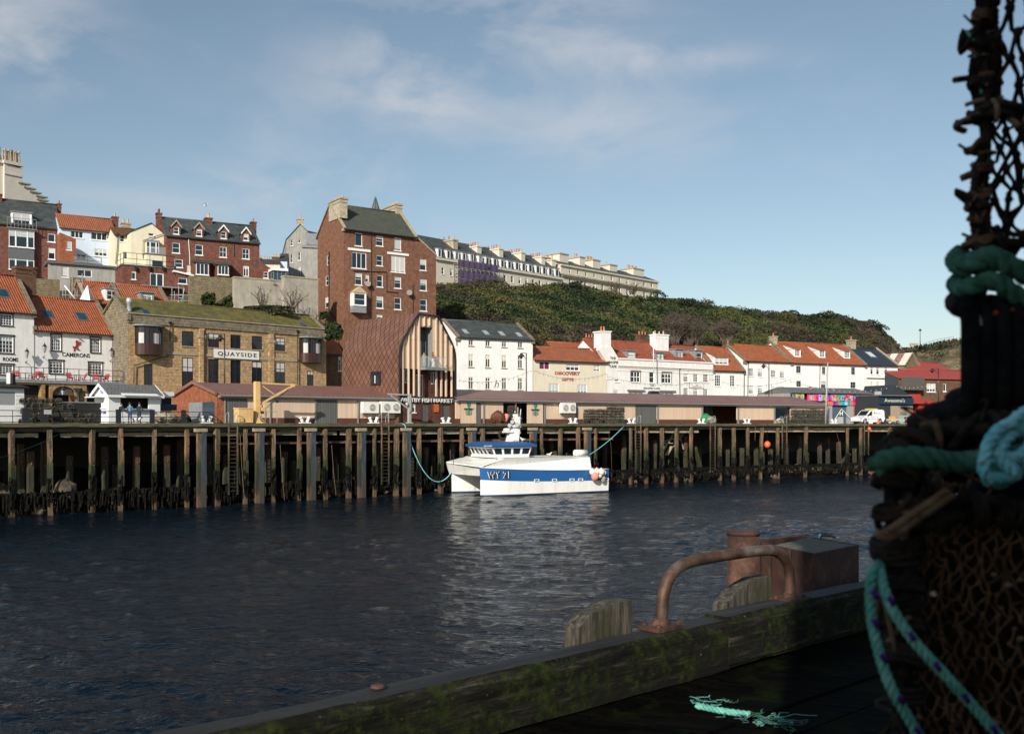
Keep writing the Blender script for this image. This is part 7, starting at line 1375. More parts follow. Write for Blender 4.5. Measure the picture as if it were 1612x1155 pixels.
def ladder(px,off,zt,label,zb=.7,w=.45,rail=.9):
 t=thing('quay_ladder',label,'ladder',QM(px,off,0),'ladders down the quay face');m=MB()
 for s in(-w,w):m.box(s-.05,s+.05,-.06,.06,zb,zt-.1,'pile');
 m.build('stringer',t);z=zb+.3
 while z<zt-.3:r=MB();r.box(-w+.053,w-.053,-.03,.03,z,z+.05,'pile_back');z+=.36;r.build('rung',t);g=MB()
 for s in(-w,w):g.tube(smooth([(s,0,zt),(s,.0,zt+rail),(s,.25,zt+rail+.05),(s,.6,zt+rail-.2),(s,.6,zt)],3),.03,'mast_galv',5)
 g.build('grab_rail',t)
for px,lab,zb in((367,'ladder left of the yellow crane',.9),(606.5,'ladder below the double air conditioner',1.2),(1004.5,'ladder below the grey door, right of the boat',1.3),(1122,'ladder below the open shed bay',1.3),(1235,'ladder below the glazed shed bay',2.6),(1364,'ladder with handrails beside the white van',2.8)):ladder(px,-.22,DECK,lab,zb,.42)
def bollards():
 labs=['white bollard in front of the brick gable gate','white bollard in front of the cladding, right of the crane shadow','white bollard below the air conditioning units','white bollard at the right door of the market hall','white bollard left of the low pot stack','white bollard right of the round-topped pot stack','white bollard at the left of the open bay','white bollard in front of the right cladding panel','white bollard in front of the arcade']
 for px,l in zip((325,480,588,702,902,994,1104,1176,1313),labs):
  t=thing('mooring_bollard',l,'bollard',QM(px,.45),'white double bollards along the quay edge');m=MB();m.box(-.55,.55,-.22,.22,0,.1,'boards_white');m.build('base',t)
  for s in(-1,1):h=MB();h.tube([(s*.22,0,.1),(s*.42,0,.52)],[.17,.14],'boards_white',8);h.tube([(s*.42,0,.5),(s*.46,0,.62)],[.21,.19],'boards_white',8);h.build('horn',t)
bollards()
# ropes hanging from the quay
def rope(name,label,pts,r,m,cat='rope',group=None):
 b=Vector(pts[0]);mb=MB();mb.tube([Vector(p)-b for p in pts],r,m,5);o=mb.build(name,None,b);tag(o,label,cat,group);return o
for px,a,b,l in((441,700,788,'thin rope hanging slanted beside the crane piles'),(522,700,780,'thin rope hanging left of the two-toned pile'),(378,686,792,'twisted rope hanging beside the left ladder')):
 Z=Q(px).y-.5;rope('hanging_rope',l,smooth([P(px,a,Z),P(px+3,(a+b)/2,Z),P(px+7,b,Z)]),.02,'twine_brown')
rope('hanging_rope','short rope end hanging below the right cladding panel',[P(1189,672,Q(1189).y-.4),P(1188.5,694,Q(1189).y-.4)],.03,'twine_brown')
for px0,px1 in((1316,1325),(957,963)):rope('hanging_rope',('thin slack rope under the arcade' if px0>1000 else 'thin slack rope just right of the boat stern'),smooth([P(px0,676,Q(px0).y+.3),P((px0+px1)/2+2,705,Q(px0).y),P(px1,755 if px0<1000 else 735,Q(px0).y-.3)]),.012,'twine_brown')
# lamp posts, flag poles, festoon lights on the street
lamp_post('street_lamp','black street lamp with a swan-neck arm in front of the QUAYSIDE sign',353.5,600,525,104.5,346.5,533.5);lamp_post('street_lamp','black street lamp in front of the white building with the letter h',828.5,617,555.5,126,820.5,561)
lamp_post('street_lamp','black street lamp in front of the house with eight small-paned windows',1210.5,625,572,148,1202,577);lamp_post('street_lamp','black street lamp in front of the red metal roof',1477.5,620,580,155,1467.5,584)
lamp_post('street_lamp','dark lamp standing before the left half of the white crescent',763.5,456,420,199,770,422.5,None);lamp_post('street_lamp','dark lamp standing before the middle of the white crescent',920.3,456,436,219,915.5,444,None);lamp_post('street_lamp','dark lamp at the right end of the white crescent',1035.5,468,456,233,1032,460,None)
def pole(name,label,pts,r,m,cat):b=pts[0];mb=MB();mb.tube([p-b for p in pts],r,m,6);o=mb.build(name,None,b);tag(o,label,cat);return o
pole('flagpole','white flagpole on the front of the cafe',[P(1028.8,586,147),P(1028.6,522,147)],.07,'white_trim','flagpole');pole('flagpole','white leaning pole at the right end of the long shed',[P(1299.5,668,141),P(1303,571,141)],[.16,.09],'mast_galv','pole')
def festoon(label,pts,n):
 b=pts[0];t=thing('festoon_lights',label,'light string',Matrix.Translation(b),'festoon lights strung along the street');w=MB();l=MB();q=[p-b for p in pts];w.tube(q,.018,'brown_panel',3);w.build('cable',t);k=max(1,len(q)//n)
 for p in q[::k]:l.blob(p-Vector((0,0,.12)),.07,.07,.1,'lens',6,4)
 l.build('bulb',t)
for l,a,b,s,n in(('string of bulbs across the white building with the letter h',(723,598),(836,583),.8,16),('string of bulbs across the gift shop',(841,583),(955,588),.9,16),('string of bulbs across the cafe front',(956,592),(1122,597),1.0,20),('string of bulbs across the houses right of the cafe',(1123,597),(1244,597),1.0,16),('string of bulbs across the long white terrace house',(1245,600),(1412,607),1.1,20),('string of bulbs from the white end house to the lamp before the red roof',(1412,607),(1477,600),.5,10)):
 Z0=128 if a[0]<950 else(138 if a[0]<1120 else 150);festoon(l,sag(P(*a,Z0),P(*b,Z0+4),s,n*2),n)
 # ---------------------------------------------------------------- kiosk, people, stacks, crane, vehicles
def kiosk():
 f=Fac(171,Q(171,3.2).y,252.3,vp=2150);zb=DECK;D=2.5;t=thing('tea_kiosk','white boarded tea kiosk with a grey pitched roof and blue TEAS lettering','kiosk',f.mat(zb));z=lambda x_,y_:f.sz(*K(CK,x_,y_))[1]-zb;X=lambda x_:f.sz(K(CK,x_,0)[0])[0]
 W=f.w;ze=z(450,318);zr=f.sz(*K(CK,330,168),D/2)[1]-zb;m=MB();hol=[(X(642),X(1118),z(880,570),z(880,378))]
 wall_panel(m,0,W,0,ze,hol,'boards_white',.12);lf=f.left(D);q=prect(lf,kr(CK,(322,405,388,555)),zb)
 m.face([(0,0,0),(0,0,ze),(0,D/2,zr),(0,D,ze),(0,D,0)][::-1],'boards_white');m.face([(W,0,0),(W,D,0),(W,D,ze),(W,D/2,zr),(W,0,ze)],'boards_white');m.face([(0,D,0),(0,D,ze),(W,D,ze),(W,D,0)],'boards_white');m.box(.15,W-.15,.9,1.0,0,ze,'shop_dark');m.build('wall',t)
 r=MB();sl=(zr-ze)/(D/2);th=.1
 for ya,za,yb,zz in((-.3,ze-.3*sl,D/2,zr),(D/2,zr,D+.3,ze-.3*sl)):r.hull8([(-.25,ya,za),(W+.2,ya,za),(W+.2,yb,zz),(-.25,yb,zz)],[(-.25,ya,za+th),(W+.2,ya,za+th),(W+.2,yb,zz+th),(-.25,yb,zz+th)],'slate_grey')
 rf=r.build('roof',t);b=MB();b.box(-.25,W+.2,-.36,-.305,ze-.3*sl-.12,ze-.3*sl+.1,'white_trim')
 for xx in(-.31,W+.2):
  for ya,za,yb,zz in((-.3,ze-.3*sl,D/2,zr),(D/2,zr,D+.3,ze-.3*sl)):b.hull8([(xx,ya,za-.12),(xx+.055,ya,za-.12),(xx+.055,yb,zz-.12),(xx,yb,zz-.12)],[(xx,ya,za+.14),(xx+.055,ya,za+.14),(xx+.055,yb,zz+.14),(xx,yb,zz+.14)],'white_trim')
 b.build('bargeboard',t)
 a=MB();h=hol[0];a.hull8([(h[0],-.55,h[3]+.12),(h[1]+.75,-.55,h[3]+.12),(h[1]+.75,-.005,h[3]+.3),(h[0],-.005,h[3]+.3)],[(h[0],-.55,h[3]+.17),(h[1]+.75,-.55,h[3]+.17),(h[1]+.75,-.005,h[3]+.35),(h[0],-.005,h[3]+.35)],'white_trim');a.build('hatch_flap',t)
 c=MB();c.box(h[0]-.05,h[1]+.2,-.35,.1,h[2]-.08,h[2],'counter_grey');c.build('counter',t)
 w=window(t,q,'one',recess=.02);rel_local(w,t,lf,zb)
 for s_,r_,mm in(('TEAS',(300,262,398,322),'sign_blue'),('HOT CAKES',(282,608,404,658),'sign_blue')):a_=prect(lf,kr(CK,r_),zb);lettering(t,s_,a_[0],a_[1],a_[2],a_[3],mm,fac=lf,zb=zb,y=-.02,bold=.02,th=.02)
 fl=MB();a_=prect(lf,kr(CK,(240,370,385,384)),zb);fl.hull8([(a_[0]-.4,-.9,a_[2]),(a_[1],-.9,a_[2]),(a_[1],0,a_[2]),(a_[0]-.4,0,a_[2])],[(a_[0]-.4,-.9,a_[3]),(a_[1],-.9,a_[3]),(a_[1],0,a_[3]),(a_[0]-.4,0,a_[3])],'white_trim');o=fl.build('side_flap',t);rel_local(o,t,lf,zb)
 # little stall behind it
 f2=Fac(252.5,Q(252,6).y,270,vp=2150);t=thing('small_stall','small white stall with a blue counter between the tea kiosk and the brick gable','stall',f2.mat(zb));z=lambda x_,y_:f2.sz(*K(CK,x_,y_))[1]-zb
 m=MB();m.box(0,f2.w*1.0,0,2,0,z(1400,360),'boards_white');m.build('wall',t);k=MB();k.box(.1,f2.w-.05,-.06,-.003,z(1400,495),z(1400,385),'shop_dark');k.build('hatch',t);k=MB();k.box(-.1,f2.w+.25,-.5,-.07,z(1400,600),z(1400,500),'navy');k.build('counter',t)
 k=MB();k.box(.0,f2.w+.1,-.3,-.1,z(1400,355),z(1400,285),'sign_white');k.build('sign_board',t)
 # white hut at the left edge
 f3=Fac(-40,Q(0,2.4).y-2.5,38,vp=2150);t=thing('white_hut','white boarded hut with a closed grey shutter, cut by the left edge of the photo','hut',f3.mat(zb));ze=f3.sz(20,611)[1]-zb;m=MB();C=(0,560,8.06);q=prect(f3,kr(C,(0,455,195,625)),zb);q=(max(.2,q[0]-1.2),q[1],q[2],q[3]);wall_panel(m,0,f3.w,0,ze,[q],'boards_white',.06)
 m.face([(f3.w,0,0),(f3.w,2.6,0),(f3.w,2.6,ze),(f3.w,0,ze)],'steel_blue');m.face([(0,2.6,0),(0,2.6,ze),(f3.w,2.6,ze),(f3.w,2.6,0)],'boards_white');
 for i in range(8):zz=ze*(i+1)/9;m.box(0,q[0]-.02,-.012,-.001,zz,zz+.02,'counter_grey');m.box(q[1]+.02,f3.w,-.012,-.001,zz,zz+.02,'counter_grey')
 m.build('wall',t);s=MB();s.box(q[0],q[1],.03,.055,q[2],q[3],'shutter');s.build('shutter',t);r=MB();r.hull8([(-.2,-.3,ze),(f3.w+.3,-.3,ze),(f3.w+.3,2.9,ze),(-.2,2.9,ze)],[(-.2,-.3,ze+.12),(f3.w+.3,-.3,ze+.12),(f3.w+.1,2.6,ze+.55),(-.2,2.6,ze+.55)],'shop_dark');r.build('roof',t)
 b_=P(13.5,605,f3.o.y+3);t=thing('flue_box','small white box standing on the roof of the boarded hut','vent',Matrix.Translation(Vector((b_.x,b_.y,DECK+ze+.4))));m=MB();m.box(-.16,.12,0,.4,0,.85,'boards_white');m.box(.125,.35,0,.4,0,.8,'shop_dark');m.build('casing',t)
kiosk()
def skin_body(name,joints,edges,root=0,levels=1):
 """joints: (x,y,z,r); one continuous skin"""
 me=bpy.data.meshes.new(name);me.from_pydata([j[:3]for j in joints],edges,[]);o=bpy.data.objects.new(name,me);COL.objects.link(o);md=o.modifiers.new('s','SKIN');md.use_smooth_shade=True
 sv=me.skin_vertices[0].data
 for i,j in enumerate(joints):sv[i].radius=(j[3],j[3]*(j[4]if len(j)>4 else 1));sv[i].use_root=i==root
 ss=o.modifiers.new('u','SUBSURF');ss.levels=levels;ss.render_levels=levels;dg=bpy.context.evaluated_depsgraph_get();m2=bpy.data.meshes.new_from_object(o.evaluated_get(dg));bpy.data.objects.remove(o);m2.name=name;return m2
def person(label,M,H=1.74,top='shirt_dark',leg='jeans',hair='hair',arms='bend',lean=0.0,coat=0.0,turn=0.0,beanie=None,stride=.0,longhair=False,group=None):
 s=H/1.74;t=thing('person',label,'person',M@Matrix.Rotation(turn,4,'Z'),group);L=lean
 J=[(0,0,.93,.135,.8),(0,-.02*L,1.10,.125,.78),(0,-.06*L,1.28,.15,.75),(0,-.1*L,1.42,.13,.7),(0,-.12*L,1.50,.055),(0,-.15*L-.01,1.60,.085,1.15),(0,-.16*L-.01,1.70,.082,1.15)]
 E=[(0,1),(1,2),(2,3),(3,4),(4,5),(5,6)]
 for sgn in(-1,1):
  n=len(J);st=stride*sgn
  J+=[(sgn*.09,st*.05,.86,.1),(sgn*.10,st*.4,.48,.07),(sgn*.11,st*1.0+.02,.10,.045),(sgn*.115,st-.05,.035,.042),(sgn*.12,st-.15,.03,.035)];E+=[(0,n),(n,n+1),(n+1,n+2),(n+2,n+3),(n+3,n+4)]
  n=len(J);sh=(sgn*.19,-.1*L,1.41,.062)
  if arms=='bend':el=(sgn*.27,-.08-.08*L,1.12,.045);ha=(sgn*.16,-.32-.1*L,1.10,.032);hd=(sgn*.12,-.40-.1*L,1.12,.028)
  else:el=(sgn*.26,.02,1.12,.045);ha=(sgn*.27,-.06,.88,.032);hd=(sgn*.27,-.08,.80,.03)
  J+=[sh,el,ha,hd];E+=[(3,n),(n,n+1),(n+1,n+2),(n+2,n+3)]
  d=Vector(hd[:3])-Vector(ha[:3]);d.normalize();sd=d.cross(Vector((0,0,1))).normalized()
  for k,ln in((-1.5,.055),(-.5,.07),(.5,.072),(1.5,.06)):q=Vector(hd[:3])+sd*k*.014+d*ln;J.append((*q,.009));E.append((n+3,len(J)-1))
  q=Vector(ha[:3])+sd*-sgn*.05+d*.03;J.append((*q,.011));E.append((n+3,len(J)-1))
 J=[(a[0]*s,a[1]*s,a[2]*s,a[3]*s)+tuple(a[4:])for a in J];me=skin_body('body',J,E)
 mats_=['skin',top,leg,'sign_black']
 for m in mats_:me.materials.append(MT[m])
 for p in me.polygons:
  c=p.center/s;r=math.hypot(c.x,c.y+.1*L);k=0
  if c.z<.09:k=3
  elif c.z<.96-coat and abs(c.x)<.22:k=2
  elif c.z<1.50:k=1
  hand=(arms=='bend' and c.y<-.30-.08*L and c.z>1.0 and c.z<1.2)or(arms!='bend' and abs(c.x)>.22 and c.z<.88)
  if hand:k=0
  p.material_index=k;p.use_smooth=True
 b=bpy.data.objects.new('body',me);COL.objects.link(b);b.parent=t;h=MB();hy=-.155*L
 h.blob((0,(hy+.022)*s,1.70*s),.098*s,.108*s,.10*s,beanie or hair,10,7)
 if longhair:h.blob((0,(hy+.07)*s,1.56*s),.085*s,.06*s,.16*s,hair,8,6)
 h.build('hair' if not beanie else 'hat',t)
 fc=MB();fy=(hy-.085)*s;fc.blob((0,fy-.012*s,1.635*s),.012*s,.02*s,.022*s,'skin',6,4)
 for sg in(-1,1):fc.blob((sg*.032*s,fy,1.66*s),.012*s,.008*s,.007*s,'sign_black',6,4);fc.blob((sg*.088*s,hy*s,1.64*s),.012*s,.02*s,.03*s,'skin',6,4)
 fc.box(-.022*s,.022*s,fy-.004,fy+.01,1.595*s,1.602*s,'lamp_red');fc.build('face',t);return t
def people():
 def at(px,off):M=QM(px,off);return Matrix.Translation(M.translation)
 person('person in a dark top and pale jeans at the left of the kiosk hatch',at(190.5,1.9),1.70,'shirt_dark','jeans_light',turn=R(165),stride=.14,lean=.4)
 person('person in a light blue denim jacket seen from behind at the kiosk',at(204.5,1.9),1.74,'shirt_blue','jeans',turn=R(180))
 person('person in a long navy coat and hat at the right of the kiosk hatch',at(219,1.9),1.76,'navy_cloth','jeans',turn=R(172),beanie='navy_cloth',coat=.28,lean=.3)
 d=thing('dog','small black and white dog standing at the feet of the kiosk customers','dog',at(214,1.7));J=[(0,0,.34,.10),(.22,0,.36,.12),(.40,0,.42,.075),(.5,0,.52,.075),(.60,0,.50,.035),(-.2,0,.36,.085),(-.32,0,.42,.02),(-.42,0,.52,.012)];E=[(0,1),(1,2),(2,3),(3,4),(0,5),(5,6),(6,7)]
 for x,y in((.22,.07),(.22,-.07)):n=len(J);J+=[(x,y,.22,.04),(x-.02,y,.12,.022),(x,y,.02,.022)];E+=[(1,n),(n,n+1),(n+1,n+2)]
 for x,y in((-.2,.07),(-.2,-.07)):n=len(J);J+=[(x+.06,y,.22,.045),(x-.06,y,.13,.022),(x-.02,y,.02,.02)];E+=[(5,n),(n,n+1),(n+1,n+2)]
 me=skin_body('body',J,E);me.materials.append(MT['sign_black']);me.materials.append(MT['sign_white'])
 for p in me.polygons:p.use_smooth=True;p.material_index=1 if(p.center.z<.14 or.25<p.center.x<.42 or-.12<p.center.x<.05)else 0
 o=bpy.data.objects.new('body',me);COL.objects.link(o);o.parent=d
 # two people on the market hall balcony
 t,fac,zb,oz0=O['hall'];a=fac.sz(K(C6,1048,0)[0],HZ,-.5)[0];person('person with auburn hair, rust top and white trousers on the market hall balcony',fac.mat(zb+oz0+.01)@Matrix.Translation((a,-.45,0)),1.68,'top_rust','trousers_white','hair_red',turn=R(80),longhair=True)
 a=fac.sz(K(C6,962,0)[0],HZ,-.3)[0];person('person in grey clothes behind the balcony glass of the market hall',fac.mat(zb+oz0+.01)@Matrix.Translation((a,-.35,0)),1.62,'cloth_grey','cloth_grey','hair',turn=R(-20),longhair=True)
people()
# quay railing with broad posts, left part
def quay_rail():
 for i,(px,l)in enumerate(((40,'broad black railing post before the white hut'),(69,'broad black railing post with the white board'),(186.5,'broad black railing post left of the three customers'),(239.5,'broad black railing post right of the three customers'),(289,'broad black railing post before the brick gable'))):
  t=thing('railing_post',l,'post',QM(px,.35),'broad posts of the quay railing');m=MB();w=.2 if px>100 else.26;m.box(-w,w,-.08,.08,0,1.12,'black_trim');m.build('post',t);c=MB();c.box(-w-.03,w+.03,-.1,.1,1.123,1.17,'black_trim');c.build('cap',t)
  if px==69:s=MB();s.box(-.02,.55,-.11,-.085,.72,1.08,'counter_grey');s.build('sign_board',t)
 t=thing('quay_railing','thin black rails along the quay edge before the kiosk','railing',QM(-40,.35));MI=MW[t].inverted();m=MB()
 pxs=[-40,0,40,69,110,150,186,240,289,330,352]
 for zz in(1.0,.55,.1):m.tube([MI@Q(p,.3,DECK+(zz if p<352 else.02))for p in pxs],.03,'black_trim',5)
 m.build('rail',t)
 for px in(20,110,150,262,315):p_=MB();v=MI@Q(px,.3,DECK);p_.tube([v,v+Vector((0,0,1.0))],.03,'black_trim',5);p_.build('stanchion',t)
 for k in range(9):p_=MB();px=328+k*2.7;v=MI@Q(px,.3,DECK);p_.tube([v,v+Vector((0,0,1.0-.11*k))],.022,'black_trim',4);p_.build('stanchion',t)
quay_rail()
# hoops: small galvanised railing at the edge
for px0,px1,l in((417.5,436,'galvanised hoop rail right of the yellow crane'),(601,611,'small galvanised hoop at the middle ladder head')):
 t=thing('hoop_rail',l,'railing',QM(px0,.3));L=(Q(px1,.3)-Q(px0,.3)).length;m=MB();m.tube(smooth([(0,0,0),(0,0,1.05),(.05,0,1.1),(L-.05,0,1.1),(L,0,1.05),(L,0,0)],2),.03,'mast_galv',6);m.build('rail',t)
 # lobster pots
def pot_proto(kind,m_frame='pot_frame',m_net='pot_net'):
 """D-section creel: base, hooped frame and netting"""
 o=bpy.data.objects.new('lobster_pot',None);L,W,H=.62,.46,.36;fr=MB();arc=[(W/2*math.cos(math.pi*i/6),H*math.sin(math.pi*i/6)**.6)for i in range(7)]
 if kind=='box':arc=[(W/2,0),(W/2,H*.55),(W/2,H),(0,H),(-W/2,H),(-W/2,H*.5),(-W/2,0)]
 for y in(-L/2,0,L/2):fr.tube([(a,y,b)for a,b in arc],.018,m_frame,4)
 for a,b in((arc[0][0],0),(arc[-1][0],0),arc[2],arc[4],(0,0),arc[3]):fr.tube([(a,-L/2,b),(a,L/2,b)],.016,m_frame,4)
 fr.box(-W/2,W/2,-L/2-.02,-L/2+.02,-.02,.02,m_frame);fr.box(-W/2,W/2,L/2-.02,L/2+.02,-.02,.02,m_frame)
 nt=MB()
 nt.box(-W*.36,W*.36,-L*.42,L*.42,.02,H*.72,'pot_inner')
 for k in range(7):y=-L/2+L*(k+.5)/7;nt.tube([(a*.97,y+.03*(-1)**i,b*.97)for i,(a,b)in enumerate(arc)],.013,m_net,3)
 for y in(-L/2,L/2):
  for k in range(4):x=-W/2+W*(k+.7)/4.4;nt.tube([(x,y,0),(x*.6,y,H*.92)],.008,m_net,3)
  nt.face([(a*.6,y*.8,b*.7)for a,b in arc],'shop_dark')
 return fr,nt
def pot_stack(px0,px1,rows,off,lab,group,kind='D',deep=1,seed=3,s=1.0,specials={},jump=.0,rot=0.0,top=None):
 rng=random.Random(seed);W=.5*s*(.9 if rot==0 else 1.25);H=.37*s;a=Q(px0,off);b=Q(px1,off);L=(b-a).length;n=max(1,int(L/W));meshes={};k=0
 for mk in{('pot_frame','pot_net')}|set(specials.values()):
  fr,nt=pot_proto(kind,*mk);meshes[mk]=(fr.build('frame'),nt.build('netting'))
 first={m:True for m in meshes};ang=qang((px0+px1)/2)
 for r in range(rows):
  cnt=n-(r if kind=='D' and r>1 else 0)
  for i in range(cnt):
   if top and r>=top[0]and not(top[1]<=i<=top[2]):continue
   u=(i+.5+(.5*(r%2)if kind=='D' else 0))/n
   if u>1.02:continue
   p=a.lerp(b,u);z=DECK+.02+r*H*.92+rng.uniform(0,.03);M=Matrix.Translation((p.x,p.y+rng.uniform(-.16,.16),z))@Matrix.Rotation(ang+rot*rng.choice((1,1,.3,0))+rng.uniform(-.35,.35),4,'Z')@Matrix.Rotation(rng.uniform(-.16,.16),4,'Y')@Matrix.Scale(s*rng.uniform(.82,1.08),4)
   mk=specials.get((r,i),('pot_frame','pot_net'));nrow=('bottom','second','third','fourth','fifth','sixth','seventh','eighth')[r]
   t=thing('lobster_pot','%s: %s row, number %d'%(lab,nrow,i+1)if mk[0]=='pot_frame' else 'green-netted lobster pot in %s, %s row'%(lab.split(' in ')[-1],nrow),'lobster pot',M,group)
   for q in meshes[mk]:
    c=q.copy()if not first[mk]else q
    if not first[mk]:COL.objects.link(c)
    c.parent=t
   first[mk]=False;k+=1
 for mk,fl in first.items():
  if fl:
   for q in meshes[mk]:bpy.data.objects.remove(q)
 return k
G1=('pot_green','pot_green')
pot_stack(28,144,5,1.5,'weathered D-shaped pot in the left stack','lobster pots stacked beside the white hut','D',seed=4,s=1.18,specials={(4,7):G1,(0,1):G1,(3,7):G1})
pot_stack(919,956,5,2.0,'square pot in the low stack right of the boat','square lobster pots in the low stack','box',seed=6,s=1.0,rot=R(90),specials={});pot_stack(956,982,6,1.7,'teal-roped pot in the taller round-topped stack','lobster pots in the taller stack left of the grey door','box',seed=7,s=1.0,rot=R(90),specials={(1,1):('pot_teal','pot_teal'),(2,2):('pot_teal','pot_teal')})
pot_stack(1246,1302,5,2.2,'tangled pot in the big stack at the shed end','lobster pots in the big stack at the shed end','box',seed=8,s=1.15,rot=R(90));pot_stack(1266,1298,2,3.2,'rear pot rising behind the big stack','lobster pots behind the big stack','box',seed=9,s=1.5,rot=R(90));pot_stack(1233,1244,3,2.6,'dark pot in the small stack before the glazed bay','lobster pots in the small dark stack','box',seed=10,s=1.2,rot=R(90))
for _ in(0,):
 M=QM(1283,3.4,DECK+2.0)
pot_stack(799,812,5,1.2,'red-roped pot in the stack behind the mast','pots stacked behind the boat mast','box',seed=12,s=1.1,rot=R(90),specials={(4,0):('rope_rusty','rope_rusty'),(4,1):('rope_rusty','rope_rusty')})
def heap(name,label,cat,M,r,m1,m2,n,seed,h=.6,strand=.02):
 rng=random.Random(seed);t=thing(name,label,cat,M);b=MB();random.seed(seed);b.blob((0,0,h*.42),r*.9,r*.7,h*.55,m1,12,8,.18);b.build('bulk',t);s=MB()
 for _ in range(n):
  a=rng.uniform(0,6.28);q=[];
  for k in range(5):th=rng.uniform(.0,1.5);a+=rng.uniform(-.7,.7);q.append((r*math.cos(a)*math.sin(th),r*.78*math.sin(a)*math.sin(th),h*math.cos(th)*.98+.03))
  s.tube(smooth(q,3),strand,m2,3)
 s.build('strand',t);return t
heap('net_heap','heap of pale fishing nets right of the tea kiosk','net',QM(262,1.6),1.15,'bag_net','twine_brown',70,3,1.0,.025);heap('net_heap','dark coiled net beside the brick gable','net',QM(291,1.2),.6,'pot_net','rope_black',40,4,.8,.025);heap('net_heap','small dark tangle of pots and net left of the gable door','net',QM(277,1.3),.5,'pot_net','pot_teal',40,5,.55,.02)
heap('tarp_heap','bright green tarpaulin heap in the open shed bay','tarpaulin',QM(1111,1.6),.8,'tarp_green','pot_green',16,6,1.35,.03);heap('net_heap','grey-brown net heap in front of the green tarpaulin','net',QM(1120,1.0),.8,'bag_net','pot_net',60,7,.95,.02);heap('net_heap','heap of rusty nets on the quay left of the boat mast','net',QM(784,1.0),1.0,'rope_rusty','rope_rusty',90,8,1.4,.03)
heap('net_heap','pinkish brown heap before the glazed shed bay','net',QM(1227,1.1),.7,'twine_brown','fender_white',40,9,.7,.02)
b=QM(793,.8);t=thing('buoy_bundle','faded pink float leaning by the rusty nets behind the mast','buoy',b);m=MB();m.tube([(0,0,.1),(.5,0,1.0)],[.32,.28],'buoy_pink',12);m.build('float',t)
def crane():
 t=thing('quay_crane','yellow quay crane with a boxed base and triangular jib','crane',QM(404.5,1.0));ang=qang(404);m=MB();Hh=P(404,600.5,Q(404,1.0).y).z-DECK;y='crane_yellow'
 m.box(-.24,.24,-.22,.22,0,Hh,y);m.build('mast',t);b=MB();b.hull8([(-.35,-.4,0),(.75,-.4,0),(.75,.4,0),(-.35,.4,0)],[(-.25,-.25,.55),(.3,-.25,.55),(.3,.25,.55),(-.25,.25,.55)],y);b.build('base',t)
 L=3.7;j=MB();j.bar((.24,0,Hh-.12),(L,0,Hh-.2),.16,y,.14);j.bar((.24,0,Hh-2.15),(L,0,Hh-.3),.16,y,.16);j.bar((.3,0,Hh-.25),(1.75,0,Hh-1.15),.1,y,.1);j.box(L-.12,L+.18,-.14,.14,Hh-.4,Hh-.12,y);j.build('jib',t)
 w=MB();w.tube([(L-.1,.05,Hh-.4),(.55,.05,1.05)],.022,'black_trim',4);w.tube([(L-.5,-.08,Hh-.6),(.6,-.08,1.3)],.015,'black_trim',4);w.box(2.0,2.2,-.05,.12,1.95,2.2,'black_trim');w.build('cable',t);g=MB();g.tube([(.55,-.25,1.3),(.55,.3,1.3)],.22,y,10);g.tube([(.75,-.2,1.6),(.75,.25,1.6)],.14,y,10);g.box(.24,.6,-.25,.25,.9,1.15,'rust');g.build('winch',t)
 h=MB();h.tube(smooth([(.3,-.3,.7),(.1,-.45,.5),(.25,-.5,.2),(.6,-.45,.35),(.75,-.4,.9),(.7,-.35,1.25)],4),.035,'black_trim',5);h.build('hose',t)
 b=thing('crane_power_box','yellow steel cabinet beside the foot of the crane','cabinet',QM(384,.75));w=(Q(396,.75)-Q(373.5,.75)).length;m=MB();x0=-w/2;m.box(x0,x0+w,-.4,.6,.08,1.32,'crane_yellow');m.build('casing',b);l=MB();l.hull8([(x0-.04,-.44,1.323),(x0+w+.04,-.44,1.323),(x0+w+.04,.64,1.323),(x0-.04,.64,1.323)],[(x0-.04,-.44,1.38),(x0+w+.04,-.44,1.38),(x0+w+.04,.64,1.45),(x0-.04,.64,1.45)],'crane_yellow');l.build('lid',b)
 q=MB();q.box(x0+.1,x0+.6,-.43,-.402,.15,.4,'rust');q.box(x0+.14,x0+.56,-.45,-.432,.19,.36,'crane_yellow');q.build('vent',b)
 t=thing('davit','grey galvanised davit crane in front of the market hall lettering','davit',QM(644.5,.8));Hh=P(644,620,Q(644,.8).y).z-DECK;m=MB();m.box(-.15,.15,-.15,.15,0,Hh,'mast_galv');m.box(-.28,.28,-.28,.28,0,.12,'mast_galv');m.build('mast',t);j=MB();j.bar((-.15,0,Hh-.1),(-2.6,0,Hh-.05),.14,'mast_galv');j.bar((-.15,0,Hh-1.55),(-2.3,0,Hh-.18),.13,'mast_galv');j.build('jib',t);w=MB();w.tube([(-.4,-.12,Hh-.9),(-.3,-.12,Hh-1.25)],.16,'mast_galv',8);w.tube([(.05,-.2,Hh-1.9),(.05,.2,Hh-1.9)],.12,'rust_rail',8);w.build('winch',t)
crane()
